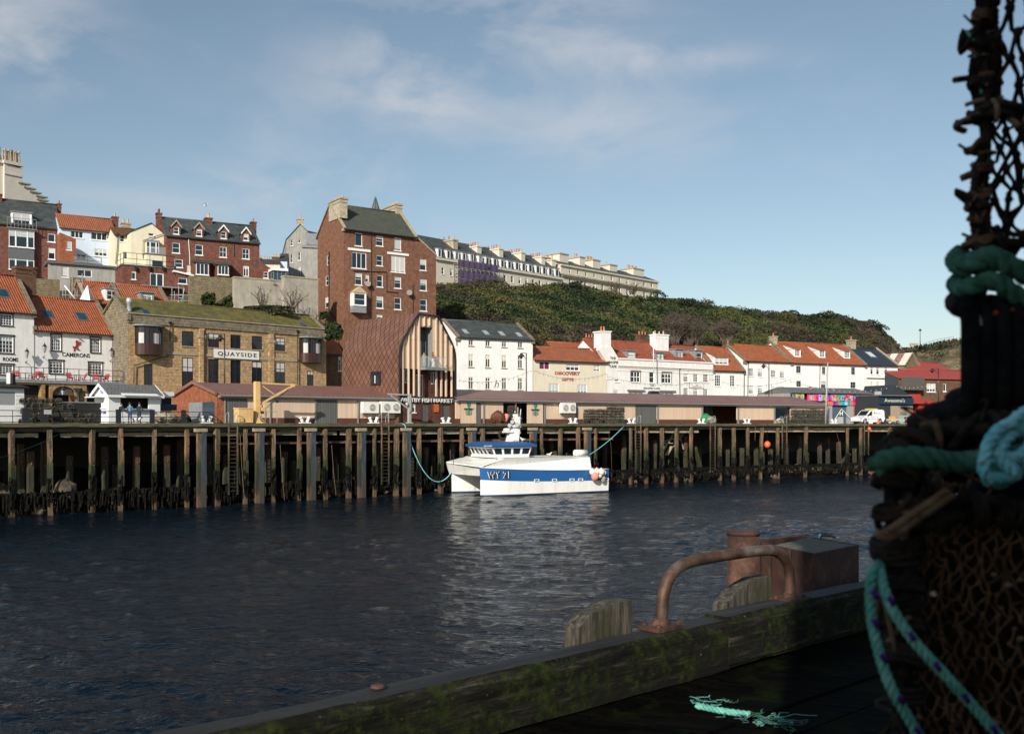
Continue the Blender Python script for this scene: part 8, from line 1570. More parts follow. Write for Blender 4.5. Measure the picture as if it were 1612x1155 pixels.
# vehicles and things on the right quay
def wheel(t,x,y,r,w=.2):
 a=MB();a.tube([(x,y-w/2,r),(x,y+w/2,r)],r,'tyre',18,True);o=a.build('wheel',t);b=MB();b.tube([(x,y-w/2-.012,r),(x,y-w/2+.0,r)],r*.62,'hub',14,False)
 for k in range(5):an=k*1.257;b.bar((x,y-w/2-.02,r),(x+r*.5*math.cos(an),y-w/2-.02,r+r*.5*math.sin(an)),.05,'lead')
 b.build('hub',o)
def van():
 M=QM(1378,3.6);a=Q(1355,3.2);b=Q(1404,3.2);L0=4.3;zoom=(b-a).length/L0;M=Matrix.Translation(a)@Matrix.Rotation(math.atan2(b.y-a.y,b.x-a.x),4,'Z');t=thing('van','small white delivery van facing left beside the arcade','van',M@Matrix.Scale(min(1.15,zoom),4))
 prof=[(.02,.35),(.0,.62),(.12,.82),(.62,.97),(1.05,1.06),(1.72,1.66),(2.0,1.78),(2.9,1.84),(3.9,1.82),(4.15,1.70),(4.28,.9),(4.28,.32)];arch=lambda cx:[(cx+.42*math.cos(math.pi*i/8),.30+.42*math.sin(math.pi*i/8))for i in range(9)]
 low=[(3.95,.25)]+[p for p in arch(3.45)]+[(2.8,.22),(1.35,.22)]+[p for p in arch(.82)]+[(.3,.25)];poly=[(.3,.25)]+list(reversed([p for p in arch(.82)]))+[(1.35,.22),(2.8,.22)]+list(reversed(arch(3.45)))+[(3.95,.25)]+list(reversed(prof));m=MB();m.prism(poly,.0,1.7,'car_white');m.build('body',t)
 g=MB();g.prism([(1.18,1.06),(1.98,1.06),(1.98,1.62),(1.78,1.62)],-.015,-.003,'car_glass');g.hull8([(1.06,.15,1.08),(1.06,1.55,1.08),(1.70,1.5,1.66),(1.70,.2,1.66)][::-1],[(1.03,.15,1.10),(1.03,1.55,1.10),(1.67,1.5,1.69),(1.67,.2,1.69)][::-1],'car_glass');g.build('window',t)
 for x in(.82,3.45):wheel(t,x,.12,.31);wheel(t,x,1.58,.31)
 s=MB();s.prism([(2.03,.3),(2.045,.3),(2.045,1.65),(2.03,1.65)],-.008,-.001,'lead');s.prism([(1.1,.62),(3.0,.62),(3.0,.66),(1.1,.66)],-.012,-.001,'lead');s.box(1.82,1.96,-.03,-.002,.88,.93,'sign_black');s.box(2.16,2.3,-.03,-.002,.88,.93,'sign_black');s.build('trim',t)
 d=MB();d.box(.02,.16,-.01,.3,.62,.76,'lens');d.build('headlight',t);d=MB();d.box(4.2,4.3,-.008,.14,.85,1.25,'lamp_red');d.build('tail_light',t);k=MB();k.box(4.1,4.36,-.02,1.72,.28,.5,'sign_black');k.build('bumper',t)
 w=MB();w.box(1.15,1.3,-.16,-.003,1.05,1.2,'sign_black');w.build('mirror',t);lettering(t,'Parkol',2.55,3.35,1.28,1.5,'lead',y=-.004,th=.008,shear=.2);e=MB();e.tube([(2.42,-.012,1.4),(2.42,-.004,1.4)],.1,'sign_black',12,False);e.build('emblem',t)
 r=MB();r.box(2.2,3.3,.3,1.4,1.86,1.98,'plate_yellow');r.build('roof_board',t)
van()
def car(label,px,off,L,m,scale=1.0,px_dir=1,name='parked_car',kind='suv',ang=None):
 b=Q(px,off);M=Matrix.Translation(b)@Matrix.Rotation((ang if ang is not None else qang(px)),4,'Z')@Matrix.Scale(scale,4);t=thing(name,label,'car',M);arch=lambda cx:[(cx+.4*math.cos(math.pi*i/8),.30+.4*math.sin(math.pi*i/8))for i in range(9)]
 top=[(0,.3),(-.02,.75),(.15,.95),(1.0,1.05),(1.6,1.55),(2.9,1.62),(3.9,1.5),(4.2,1.0),(4.25,.35)];poly=[(.25,.25)]+arch(.85)[::-1]+[(1.4,.22),(2.8,.22)]+arch(3.4)[::-1]+[(3.95,.25)]+top[::-1];B=MB();B.prism(poly,0,1.72,m);B.build('body',t)
 g=MB();g.prism([(1.2,1.05),(3.85,1.05),(3.65,1.46),(2.9,1.54),(1.68,1.49)],-.012,-.002,'car_glass');g.hull8([(1.02,.12,1.07),(1.02,1.6,1.07),(1.58,1.55,1.54),(1.58,.17,1.54)][::-1],[(.99,.12,1.09),(.99,1.6,1.09),(1.55,1.55,1.57),(1.55,.17,1.57)][::-1],'car_glass');g.hull8([(4.16,.15,1.08),(4.16,1.57,1.08),(3.92,1.5,1.46),(3.92,.22,1.46)],[(4.22,.15,1.09),(4.22,1.57,1.09),(3.97,1.5,1.48),(3.97,.22,1.48)],'car_glass');g.build('window',t)
 for x in(.85,3.4):wheel(t,x,.1,.31)
 h=MB();h.box(-.03,.1,.05,.4,.62,.76,'lens');h.build('headlight',t);h=MB();h.box(-.03,.1,1.32,1.67,.62,.76,'lens');h.build('headlight',t);r=MB();r.box(4.15,4.27,-.01,.2,.8,1.1,'lamp_red');r.build('tail_light',t);n=MB();n.box(-.05,-.025,.6,1.12,.42,.54,'plate_yellow');n.build('number_plate',t);return t
car('black car parked end-on at the right, half behind the nets',1446,4.5,4.2,'car_black',1.0,kind='suv',ang=qang(1446)+R(70));car('dark blue car seen through the gap in the nets',1512,4.5,4.2,'car_blue',1.0)
t=thing('black_trailer','low black covered trailer with a yellow plate left of the black car','trailer',QM(1432,3.4));m=MB();m.hull8([(0,0,.35),(1.2,0,.35),(1.2,1.8,.35),(0,1.8,.35)],[(.05,.05,1.05),(1.15,.05,1.05),(1.15,1.7,1.05),(.05,1.7,1.05)],'car_black');m.build('body',t);m=MB();m.box(.35,.85,-.03,-.003,.42,.54,'plate_yellow');m.build('number_plate',t);wheel(t,.25,.2,.25)
def cone(label,px,off,h=.9):
 t=thing('traffic_cone',label,'cone',QM(px,off));m=MB();m.box(-.2,.2,-.2,.2,0,.05,'cone_orange');m.lathe([(.16,.05),(.11,h*.4)],(0,0,0),'cone_orange',12);m.lathe([(.11,h*.4),(.08,h*.62)],(0,0,0),'buoy_pink',12);m.lathe([(.08,h*.62),(.04,h)],(0,0,0),'cone_orange',12);m.build('cone',t)
cone('orange traffic cone in front of the van',1382,.8,1.05);cone('orange and white traffic cone before the grey trailer',1427,1.5,.95)
t=thing('flatbed_trailer','grey flatbed trailer with a jockey wheel right of the van','trailer',QM(1407,2.2));m=MB();m.box(0,2.4,0,1.4,.35,.75,'trailer');m.build('bed',t);wheel(t,.7,-.1,.24);m=MB();m.bar((-.8,.6,.45),(0,.6,.45),.08,'sign_black');m.build('drawbar',t)
t=thing('yellow_crate','stacked yellow and white crates behind the van','crate',QM(1404,4.2));m=MB();m.box(0,.75,0,.6,.75,1.15,'crate_yellow');m.build('crate',t);m=MB();m.box(0,.75,0,.6,.1,.74,'fender_white');m.build('base_crate',t)
t=thing('net_bag','pale turquoise bulk bag filled with dark net','bag',QM(1419,4.6));m=MB();m.hull8([(0,0,0),(1.2,0,0),(1.2,1.2,0),(0,1.2,0)],[(-.25,-.2,1.3),(1.5,-.2,1.3),(1.5,1.4,1.3),(-.25,1.4,1.3)],'cyan_net');m.build('bag',t);random.seed(5);m=MB();m.blob((.6,.5,1.4),.85,.7,.55,'pot_net',12,7,.2);m.build('net_fill',t)
t=thing('white_board','plain white board standing at the quay edge in front of the van','board',QM(1371,.5));m=MB();m.box(-.4,.35,-.05,.05,.02,.42,'sign_white');m.build('panel',t)
# round lifebuoys / floats on the quay face
for px,py,rr,l,pk in((1208,699.5,.42,'large orange buoy hanging on a rope below the quay',1),(1368.5,675,.26,'small orange float hanging by the ladder near the van',0)):
 p=P(px,py,Q(px).y-.5);t=thing('orange_buoy',l,'buoy',Matrix.Translation(p));m=MB();m.blob((0,0,0),rr,rr,rr*1.12,'buoy_orange',16,12);m.build('float',t);k=MB();k.lathe([(rr*.35,rr*.95),(rr*.18,rr*1.25),(.03,rr*1.35)],(0,0,0),'navy',10);k.tube([(0,0,rr*1.2),(0,.3,DECK-p.z-.1)],.02,'rope_black',4);k.build('lanyard',t)
t=thing('tyre_fender','black tyre hanging on the quay beside the boat mast','tyre',Matrix.Translation(P(792,685,Q(792).y-.45)));m=MB();m.tube([(.42*math.cos(i*.39),0,.42*math.sin(i*.39))for i in range(16)],.15,'tyre',8,closed=True);m.build('tyre',t);k=MB();k.tube([(0,0,.5),(0,.1,1.1)],.02,'rope_black',4);k.build('rope',t)
# ---------------------------------------------------------------- terrace in front of the pub
def pub_terrace():
 f=Fac(-60,98,196,vp=2250);zb=DECK;D=8;t=thing('pub_terrace','stone arched terrace wall below the pub, with railings and a grey fanlight','terrace',f.mat(zb));H=TER-DECK;z=lambda c,a,b:f.sz(*K(c,a,b))[1]-zb;CA=(60,560,11.55)
 X=lambda c,a:f.sz(K(c,a,0)[0])[0];m=MB();arch=[X(CA,262),X(CA,672)];za=z(CA,450,710);hol=[(arch[0],arch[1],0,z(CA,450,552)),(X(CA,885),X(CA,1140),0,z(CA,1000,525)),(X(CA,-560),X(CA,60),0,z(CA,0,525)),(X(CA,130),X(CA,210),0,z(CA,0,525))]
 wall_panel(m,0,f.w,0,H-.35,hol,'arch_stone',.8);m.box(-.1,f.w+.1,-.15,D,H-.34,H,'lead');m.build('wall',t)
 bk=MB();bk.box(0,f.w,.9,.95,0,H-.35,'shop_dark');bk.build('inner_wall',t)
 cx=(arch[0]+arch[1])/2;rr=(arch[1]-arch[0])/2;zt=hol[0][3];fan=[(cx+rr*math.cos(math.pi*i/12),za+(zt-za)*math.sin(math.pi*i/12))for i in range(13)];s=MB()
 for i in range(12):
  a,b=fan[i],fan[i+1];s.face([(a[0],-.0,a[1]),(a[0],0,zt+.001),(b[0],0,zt+.001),(b[0],0,b[1])][::-1]if False else[(b[0],0,b[1]),(a[0],0,a[1]),(a[0],0,zt+.001),(b[0],0,zt+.001)],'arch_stone')
 s.build('arch',t);g=MB();g.prism(fan,.25,.3,'brown_panel');g.build('fanlight',t);q=MB();q.box(X(CA,580),arch[1],.2,.3,0,za,'brick_orange');q.build('door_panel',t)
 # railing above
 pts=[f.world(X(C2,-60),-.05,TER),f.world(f.w*.99,-.05,TER)];r=railing('terrace_railing','black railing with tall lamp standards along the pub terrace',pts,1.25,n=11,r=.03)
 # chairs
 def chair(label,px,ang,m,dark=False):
  s_,_=f.sz(px,HZ,1.1);M=Matrix.Translation(f.world(s_,1.1,TER))@Matrix.Rotation(ang,4,'Z');t=thing('terrace_chair',label,'chair',M,'chairs on the pub terrace');a=MB();a.hull8([(-.28,-.28,.38),(.28,-.28,.38),(.28,.25,.30),(-.28,.25,.30)],[(-.28,-.28,.42),(.28,-.28,.42),(.28,.25,.34),(-.28,.25,.34)],m);a.build('seat',t)
  b=MB()
  for k in range(4):x=-.24+.16*k;b.hull8([(x-.06,.22,.33),(x+.06,.22,.33),(x+.06,.26,.33),(x-.06,.26,.33)],[(x-.06,.5,.95),(x+.06,.5,.95),(x+.06,.54,.95),(x-.06,.54,.95)],m)
  b.build('backrest',t)
  for sx in(-1,1):l=MB();l.bar((sx*.3,-.3,0),(sx*.3,-.25,.55),.06,m);l.build('leg',t);l=MB();l.bar((sx*.3,.35,0),(sx*.3,.1,.36),.06,m);l.build('leg',t);l=MB();l.box(sx*.3-.07,sx*.3+.07,-.35,.35,.553,.58,m);l.build('armrest',t)
 for i,(px,a,l)in enumerate(((26,40,'red garden chair before the left pub windows'),(52,-30,'red garden chair by the corner of the two pub fronts'),(67.5,60,'red garden chair left of the pub door window'),(111,50,'red garden chair below the word CAMERONS, left of two'),(129,-50,'red garden chair below the word CAMERONS, right of two'),(151,30,'red garden chair before the right pub window'),(164.5,-20,'red garden chair at the right end of the terrace'))):chair(l,px,R(a),'chair_red')
 for px,l in((40,'dark table between the left red chairs'),(120,'dark table between the middle red chairs'),(158,'dark table between the right red chairs')):
  s_,_=f.sz(px,HZ,1.4);tb=thing('terrace_table',l,'table',Matrix.Translation(f.world(s_,1.4,TER)),'tables on the pub terrace');a=MB();a.tube([(0,0,.68),(0,0,.72)],.4,'black_trim',14,False);a.build('table_top',tb);a=MB();a.tube([(0,0,0),(0,0,.68)],.04,'black_trim',6);a.tube([(0,0,0),(0,0,.03)],.25,'black_trim',10,False);a.build('leg',tb)
  # lanterns on the arch wall
 for px,py,l in((99,615,'dark lantern hanging before the grey fanlight'),(137.5,620,'dark lantern on the stone wall left of the kiosk')):
  s_,z_=f.sz(px,py,-.5);tt=thing('arch_lantern',l,'lantern',Matrix.Translation(f.world(s_,-.5,z_-.4)));a=MB();a.lathe([(.3,.45),(.12,.7),(.04,.8)],(0,0,0),'black_trim',6,False);a.tube([(0,0,.8),(0,.5,.95)],.03,'black_trim',5);a.build('cap',tt);a=MB();a.lathe([(.12,0),(.24,.44)],(0,0,0),'lens',6,False);a.build('glass',tt)
 s_,z_=f.sz(124,611,-.25);tt=thing('rain_hopper','large black rain hopper and pipe on the stone terrace wall','drainpipe',Matrix.Translation(f.world(s_,-.2,DECK)));a=MB();zz=z_-DECK;a.tube([(0,0,0),(0,0,zz-.4)],.13,'pipe_black',8);a.build('pipe',tt);a=MB();a.hull8([(-.2,-.2,zz-.45),(.2,-.2,zz-.45),(.2,.15,zz-.45),(-.2,.15,zz-.45)],[(-.42,-.35,zz),(.42,-.35,zz),(.42,.15,zz),(-.42,.15,zz)],'pipe_black');a.build('hopper',tt)
 c=thing('dark_container','low black container between the pots and the tea kiosk','container',QM(131,4.5));a=MB();a.box(-1.9,1.7,0,1.6,.1,1.75,'shop_dark');a.build('body',c);a=MB();a.box(-1.95,1.75,-.05,1.65,1.753,1.83,'lead');a.build('lid',c)
pub_terrace()
def gull(label,p,ang=0,fly=False,s=1.0):
 t=thing('gull',label,'gull',Matrix.Translation(p)@Matrix.Rotation(ang,4,'Z')@Matrix.Scale(s,4))
 J=[(0,0,.22,.07),(-.12,0,.22,.06),(-.26,0,.21,.025),(.09,0,.26,.05),(.13,0,.34,.04),(.19,0,.34,.016),(.23,0,.33,.007)];E=[(0,1),(1,2),(0,3),(3,4),(4,5),(5,6)]
 if fly:
  for sg in(-1,1):n=len(J);J+=[(.02,sg*.15,.30,.03),(.0,sg*.38,.36,.02),(-.08,sg*.62,.30,.01)];E+=[(0,n),(n,n+1),(n+1,n+2)]
 else:
  for sg in(-1,1):n=len(J);J+=[(0,sg*.03,.12,.014),(0,sg*.03,.01,.012)];E+=[(0,n),(n,n+1)]
 me=skin_body('body',J,E)
 for m in('sign_white','counter_grey','crate_yellow'):me.materials.append(MT[m])
 for p_ in me.polygons:p_.use_smooth=True;c=p_.center;p_.material_index=2 if(c.z<.13 or c.x>.19)else(1 if c.z>.23 and c.x<.02 else 0)
 o=bpy.data.objects.new('body',me);COL.objects.link(o);o.parent=t;return t
gull('gull flying over the brick terrace chimneys',P(324.5,327.5,118),R(10),True,1.3)
# ---------------------------------------------------------------- the white and blue catamaran
def boat():
 f=Fac(757,99,958.5,vp=3466);L=f.w;t=thing('catamaran','white catamaran fishing boat with a broad blue band, lettered WY 21, moored at the quay','boat',f.mat(0));z=lambda x_,y_,o=0:f.sz(*K(C12,x_,y_),o)[1];X=lambda x_,o=0:f.sz(K(C12,x_,0)[0],HZ,o)[0]
 zb1=z(900,540);zb0=z(900,640);zt=z(900,432);SEP=6.3
 zb1b,zb1s=z(400,517),z(1430,528);zb0b,zb0s=z(400,622),z(1430,619)
 def st(x):
  k=min(1,x/3.2);return(1-(1-k)**2.2)
 def hull(cy,name):
  W=1.95;n=20;rings=[]
  for i in range(n+1):
   x=L*(i/n)**1.35;b=W/2*max(.03,st(x));u=x/L;sag_=4*u*(1-u)
   top=zb1b+(zb1s-zb1b)*u-.30*sag_*.55;mid=zb0b+(zb0s-zb0b)*u-.22*sag_*.6
   fl=.30*(1-min(1,x/5))
   x=.45+x*(1-.45/L);rings.append([(x+.22,cy,-.6),(x+.12,cy-b*.72,-.35),(x+.02,cy-b*(.9-fl),.12),(x,cy-b*(.97-fl*.5),mid),(x-.10*(1-min(1,x)),cy-b,top),(x-.10*(1-min(1,x)),cy+b,top),(x,cy+b*(.97-fl*.5),mid),(x+.02,cy+b*(.9-fl),.12),(x+.12,cy+b*.72,-.35)])
  m=MB();mt=['antifoul','antifoul','boat_white','boat_blue','boat_white','boat_blue','boat_white','antifoul','antifoul'];c=len(rings[0])
  for a,b in zip(rings[:-1],rings[1:]):
   for j in range(c):m.face([a[j],b[j],b[(j+1)%c],a[(j+1)%c]],mt[j]if not(name=='far' and mt[j]=='boat_blue')else('boat_white'),True)
  m.face(rings[-1][::-1],'boat_white');m.face(rings[0],'boat_blue' if name!='far' else 'boat_white')
  me=m.build('hull',t);return rings
 near=hull(.98,'near');far=hull(.98+SEP,'far')
 hs=MB();hs.box(-.1,.1,.8,1.1,.2,2.2,'boat_white')
 # white superstructure between and above the hulls: raised bulwark, foredeck, tunnel roof
 s=MB();x1=X(1300);zfor=z(355,515);zA=zt
 ys=.06;ye=.98+SEP+.92
 xa=X(520)
 s.hull8([(.8,ys+.82,zb1b-.06),(x1,ys,zb1-.15),(x1,ye,zb1-.15),(.1,ye-.9,zb1b-.05)],[(2.9,ys+.25,zA-.0),(x1-.1,ys+.22,zA-.02),(x1-.1,ye-.2,zA-.02),(2.6,ye-.3,zA)],'boat_white')
 s.build('bulwark',t);w=MB()
 w.hull8([(1.0,1.5,zb1b-.9),(4.5,1.5,zb1b-1.3),(4.5,SEP+1.4,zb1b-1.3),(.4,SEP+1.4,zb1b-.9)],[(.75,1.1,zb1b+.02),(4.5,1.1,zb1b+.3),(4.5,SEP+1.4,zb1b+.3),(-.1,SEP+1.3,zb1b+.25)],'boat_white');w.build('bridge_deck',t)
 fdk=MB();fdk.hull8([(.45,.95,zb1b+.03),(2.9,.3,zA-.03),(2.6,ye-.3,zA-.03),(-.15,ye-.85,zb1b+.27)],[(.5,.95,zb1b+.12),(2.9,.3,zA+.05),(2.6,ye-.3,zA+.05),(-.1,ye-.85,zb1b+.4)],'boat_white');fdk.build('foredeck',t)
 tb=MB();tb.box(4.4,L-2.2,1.8,SEP+.2,.9,zb1-.1,'boat_white');tb.build('tunnel_roof',t);bulb=MB();bulb.hull8([(1.2,3.1,zb1b-1.0),(5,3.0,zb1b-1.6),(5,5.4,zb1b-1.6),(1.2,5.2,zb1b-1.0)],[(.8,3.0,zb1b-.8),(5,2.9,zb1b-.9),(5,5.5,zb1b-.9),(.8,5.3,zb1b-.8)],'boat_white');bulb.build('nacelle',t)
 # wheelhouse
 o=1.6;wx0,wx1=X(358,o),X(768,o);z0=zA+.05;zw0=z(600,408,o);zw1=z(600,345,o);y0,y1=1.6,6.4;m=MB();fl=.35;m.box(X(478,y0)-.2,wx1,y0,y1,z0,zw0,'boat_white');m.box(X(360,4.8)-.1,X(478,y0)-.203,y0+1.3,y1-1.3,z0,zw0,'boat_white');n_='boat_white'
 sl=-.42
 def wallq(p,q,holes_n,dz0=.08,dz1=.08,post=.13):
  (ax,ay),(bx,by)=p;(cx,cy),(dx,dy)=q;g=MB();A,B=Vector((ax,ay,zw0)),Vector((bx,by,zw0));C,D=Vector((cx,cy,zw1)),Vector((dx,dy,zw1));nn=(B-A).cross(C-A).normalized();gm=MB()
  gm.face([A-nn*.03,B-nn*.03,D-nn*.03,C-nn*.03],'glass')
  def quad(u0,u1,v0,v1):
   e=lambda u,v:A.lerp(B,u).lerp(C.lerp(D,u),v);k=[e(u0,v0),e(u1,v0),e(u1,v1),e(u0,v1)];g.hull8([x-nn*.04 for x in k],[x+nn*.03 for x in k],n_)
  Lw=(B-A).length;pw=post/Lw;quad(0,1,0,.1);quad(0,1,.9,1)
  for i in range(holes_n+1):u=i/holes_n;quad(max(0,u-pw*.8),min(1,u+pw*.8),.1,.9)
  return g,gm
 cx0=wx0;parts=[]
 xn=X(478,y0);xf=X(360,y1-1.6);P0=(xf,y0+1.6);P1=(xn,y0);P2=(wx1,y0);P3=(wx1,y1);P4=(xn,y1);P5=(xf,y1-1.6);T=lambda p,dx,dy:(p[0]+dx,p[1]+dy)
 T0,T1,T2,T3,T4,T5=T(P0,sl,-.1),T(P1,sl*.8,-.12),T(P2,.22,-.12),T(P3,.22,.12),T(P4,sl*.8,.12),T(P5,sl,.1)
 gl=MB();fr=MB()
 for a,b,c,d,n in((P5,P0,T5,T0,2),(P0,P1,T0,T1,1),(P1,P2,T1,T2,4),(P2,P3,T2,T3,3),(P3,P4,T3,T4,5),(P4,P5,T4,T5,2)):
  g,gm=wallq((a,b),(c,d),n)
  for src,dst in((g,fr),(gm,gl)):
   n0=len(dst.v);dst.v+=src.v;dst.f+=[tuple(i+n0 for i in q)for q in src.f];dst.m+=[dst.mi(src.mats[k])for k in src.m];dst.sm+=src.sm
 m.build('wheelhouse',t).name='wheelhouse';fr.build('window_frame',t);gl.build('window',t)
 r=MB();pts=[T(T5,-.5,.2),T(T0,-.5,-.2),T(T1,-.3,-.35),T(T2,.45,-.35),T(T3,.45,.35),T(T4,-.3,.35)]
 zr=z(600,340,o);zr2=z(600,312,o)
 for i in range(6):a,b=pts[i],pts[(i+1)%6];r.face([(a[0],a[1],zr),(b[0],b[1],zr),(b[0],b[1],zr+.22),(a[0],a[1],zr+.22)],'boat_roof_blue');c=((pts[0][0]+pts[3][0])/2,(y0+y1)/2);ai,bi=[(p[0]+(c[0]-p[0])*.28,p[1]+(c[1]-p[1])*.28)for p in(a,b)];r.face([(a[0],a[1],zr+.22),(b[0],b[1],zr+.22),(bi[0],bi[1],zr2+.18),(ai[0],ai[1],zr2+.18)],'boat_roof_blue')
 r.face([(p[0]+(c[0]-p[0])*.28,p[1]+(c[1]-p[1])*.28,zr2+.18)for p in pts],'boat_roof_blue');r.face([(p[0],p[1],zr)for p in pts][::-1],'boat_white');rf=r.build('wheelhouse_roof',t)
 lettering(rf,'JEN MARIE',X(368,o),X(435,o),zr+.03,zr+.2,'sign_white',y=pts[2][1]-.01+.0,th=.02)
 # mast
 mo=4.0;mz=lambda y:f.sz(K(C12,640,0)[0],K(C12,0,y)[1],mo)[1];mX=lambda x_:X(x_,mo);mb=MB();mb.prism([(mX(575),mz(305)),(mX(668),mz(305)),(mX(680),mz(180)),(mX(682),mz(85)),(mX(645),mz(85)),(mX(640),mz(140)),(mX(612),mz(180))],mo-.3,mo+.3,'boat_white');mast=mb.build('mast',t)
 e=MB();e.box(mX(558),mX(615),mo-.45,mo+.45,mz(218),mz(205),'boat_white');e.lathe([(.35,0),(.4,.08),(.38,.2),(.2,.28)],(mX(580),mo,mz(203)),'boat_white',14);e.box(mX(610),mX(680),mo-.5,mo+.5,mz(172),mz(166),'boat_white');e.box(mX(625),mX(700),mo-.1,mo+.1,mz(102),mz(96),'boat_white');e.box(mX(640),mX(668),mo-.25,mo+.25,mz(85),mz(62),'boat_white');e.tube([(mX(690),mo,mz(100)),(mX(698),mo,mz(20))],.04,'boat_white',5);e.tube([(mX(660),mo-.3,mz(80)),(mX(661),mo-.3,mz(5))],.025,'boat_white',5);e.tube([(mX(640),mo-.2,mz(50)),(mX(640),mo-.2,mz(40))],.06,'boat_white',6);e.tube([(mX(695),mo,mz(160)),(mX(695),mo,mz(90))],.03,'boat_white',5);e.build('aerials',mast)
 for x_,y_,dy in((582,158,-.5),(612,128,-.35),(645,155,-.55)):
  p=Vector((mX(x_),mo+dy,mz(y_)));b=MB();b.tube([p,p+Vector((.28,.35,0))],[.24,.16],'sign_black',14);l_=b.build('floodlight',mast);g=MB();g.tube([p+Vector((-.015,-.02,0)),p+Vector((.004,.005,0))],.21,'lens',14,False);g.build('lens',l_)
 lettering(mast,'DCN',mX(620),mX(660),mz(296),mz(282),'lead',y=mo-.32,th=.02)
 # letters and trim on the near hull, following its plating
 for dx,dy,mt_ in((0,0,'sign_black'),(-.045,.03,'sign_white')):
  le=lettering(t,'WY 21',0,2.35,-dy,.70-dy,mt_,y=0,th=.02,bold=.018,spacing=1.12);le.location=(.98+dx,(.33 if mt_=='sign_black' else.375),z(430,607));le.rotation_euler=(0,0,R(-9.5))
 for x_ in(832,982,1131,1203,1420):
  k=MB();a,b=X(x_-19),X(x_+19);zz0,zz1=z(x_,634-(x_-832)*.018),z(x_,612-(x_-832)*.018);y=-.06
  for q in((a,b,zz0,zz0+.05),(a,b,zz1-.05,zz1),(a,a+.05,zz0+.053,zz1-.053),(b-.05,b,zz0+.053,zz1-.053)):k.box(q[0],q[1],y,y+.1,q[2],q[3],'boat_white')
  k.build('scupper_frame',t)
 rub=MB();pts=[(L*i/16+.05,near[0][4][1]-0,0)for i in range(17)]
 rr=[Vector(r_[4])+Vector((0,-.03,.02))for r_ in near];rub.tube(rr,.045,'boat_white',5);rub.build('rubbing_strake',t)
 # after deck, gunwale and gear
 a=MB();a.box(x1+.02,L-.05,.3,ye-.3,.6,zb1s-.35,'boat_white');a.build('aft_deck',t);g=MB();g.tube([(x1,.15,zb1s+.06),(L,.15,zb1s+.02),(L,ye-.2,zb1s+.02)],.06,'buoy_orange',6);g.build('stern_rail',t)
 raft=thing('liferaft_canister','white liferaft canister on the after end of the boat roof','liferaft',f.mat(0)@Matrix.Translation((X(1203,3),3,z(1203,423,3))));m=MB();m.tube([(-.75,0,.42),(.75,0,.42)],.36,'boat_white',14);m.build('canister',raft);m=MB();m.box(-.85,.85,-.3,.3,0,.12,'mast_galv');m.build('cradle',raft)
 b=MB()
 for x_ in(-.4,.4):b.tube([(x_-.02,0,.42),(x_+.02,0,.42)],.375,'lead',14)
 b.build('strap',raft);rl=MB();rl.tube([(X(780,2),1.2,zA+.12),(X(1130,2),1.2,zA+.12)],.03,'mast_galv',5)
 for k in range(6):xx=X(790,2)+(X(1120,2)-X(790,2))*k/5;rl.tube([(xx,1.2,zA),(xx,1.2,zA+.12)],.025,'mast_galv',5)
 rl.build('handrail',t);st_=MB();st_.tube([(X(228),2.5,zb1b+.3),(X(222),2.5,zb1b+1.4)],.03,'sign_black',4);st_.build('jackstaff',t);w_=MB();w_.tube([(X(520),.7,zA-.12),(X(520),.7,zA+.18)],.08,'mast_galv',8);w_.build('fairlead',t)
 # fenders
 wp=lambda x_,y_,o_:f.world(X(x_,o_),o_,z(x_,y_,o_));
 for i,(x_,y_,rr,l,mm,st2)in enumerate(((1303,552,.33,'white ball fender at the left of the fender bunch','fender_white',1),(1340,548,.34,'white ball fender above the pink one','fender_white',1),(1378,552,.36,'white ball fender right of centre in the bunch','fender_white',1),(1398,560,.3,'white ball fender at the right of the bunch','fender_white',1),(1366,582,.26,'small white fender in the middle of the bunch','fender_white',1),(1325,590,.42,'pink ball fender hanging lowest at the stern quarter','buoy_pink',1),(1395,608,.26,'long beige fender at the stern quarter','bag_net',1.5))):
  p=wp(x_,y_,-.35-.12*(i%3));q=thing('fender',l,'fender',Matrix.Translation(p),'fenders bunched at the stern quarter of the boat');m=MB();m.blob((0,0,0),rr,rr,rr*1.08*st2,mm,14,10);m.build('float',q);k=MB();k.lathe([(rr*.25,rr*st2),(rr*.2,rr*1.2*st2),(.03,rr*1.3*st2)],(0,0,0),mm,8);k.tube([(0,0,rr*1.2),(0,.15,max(rr*1.3,zb1s+.05-p.z))],.018,'rope_black',4);k.build('lanyard',q)
 gull('gull standing on the aft edge of the blue wheelhouse roof',f.world(X(735,o),o+.6,zr2+.12),R(200),False,1.45);gull('gull standing on the white boat roof behind the wheelhouse',f.world(X(942,1),1,zA+.02),R(20),False,1.45)
 # moorings
 e1=P(637,668,Q(637).y-.4);e2=f.world(X(110,SEP+.8),SEP+.8,z(110,556,SEP+.8));rope('mooring_rope','pale green mooring rope sagging from the quay to the far bow',[e1-Vector((1.2,-.3,-.05)),e1-Vector((.3,0,-.1))]+sag(e1,e2,2.9,24),.045,'rope_cyan')
 e1=f.world(X(1255,3),3,z(1255,420,3));e2=P(982,671,Q(982).y-.3);rope('mooring_rope','pale green mooring rope rising tight from the stern to the quay',sag(e1,e2,.25,14),.045,'rope_cyan')
boat()
rope('mooring_rope','thin pale rope crossing in front of the leftmost piles',sag(P(-8,723,66),P(97,681,Q(97).y-.4),.15,10),.014,'rope_green')
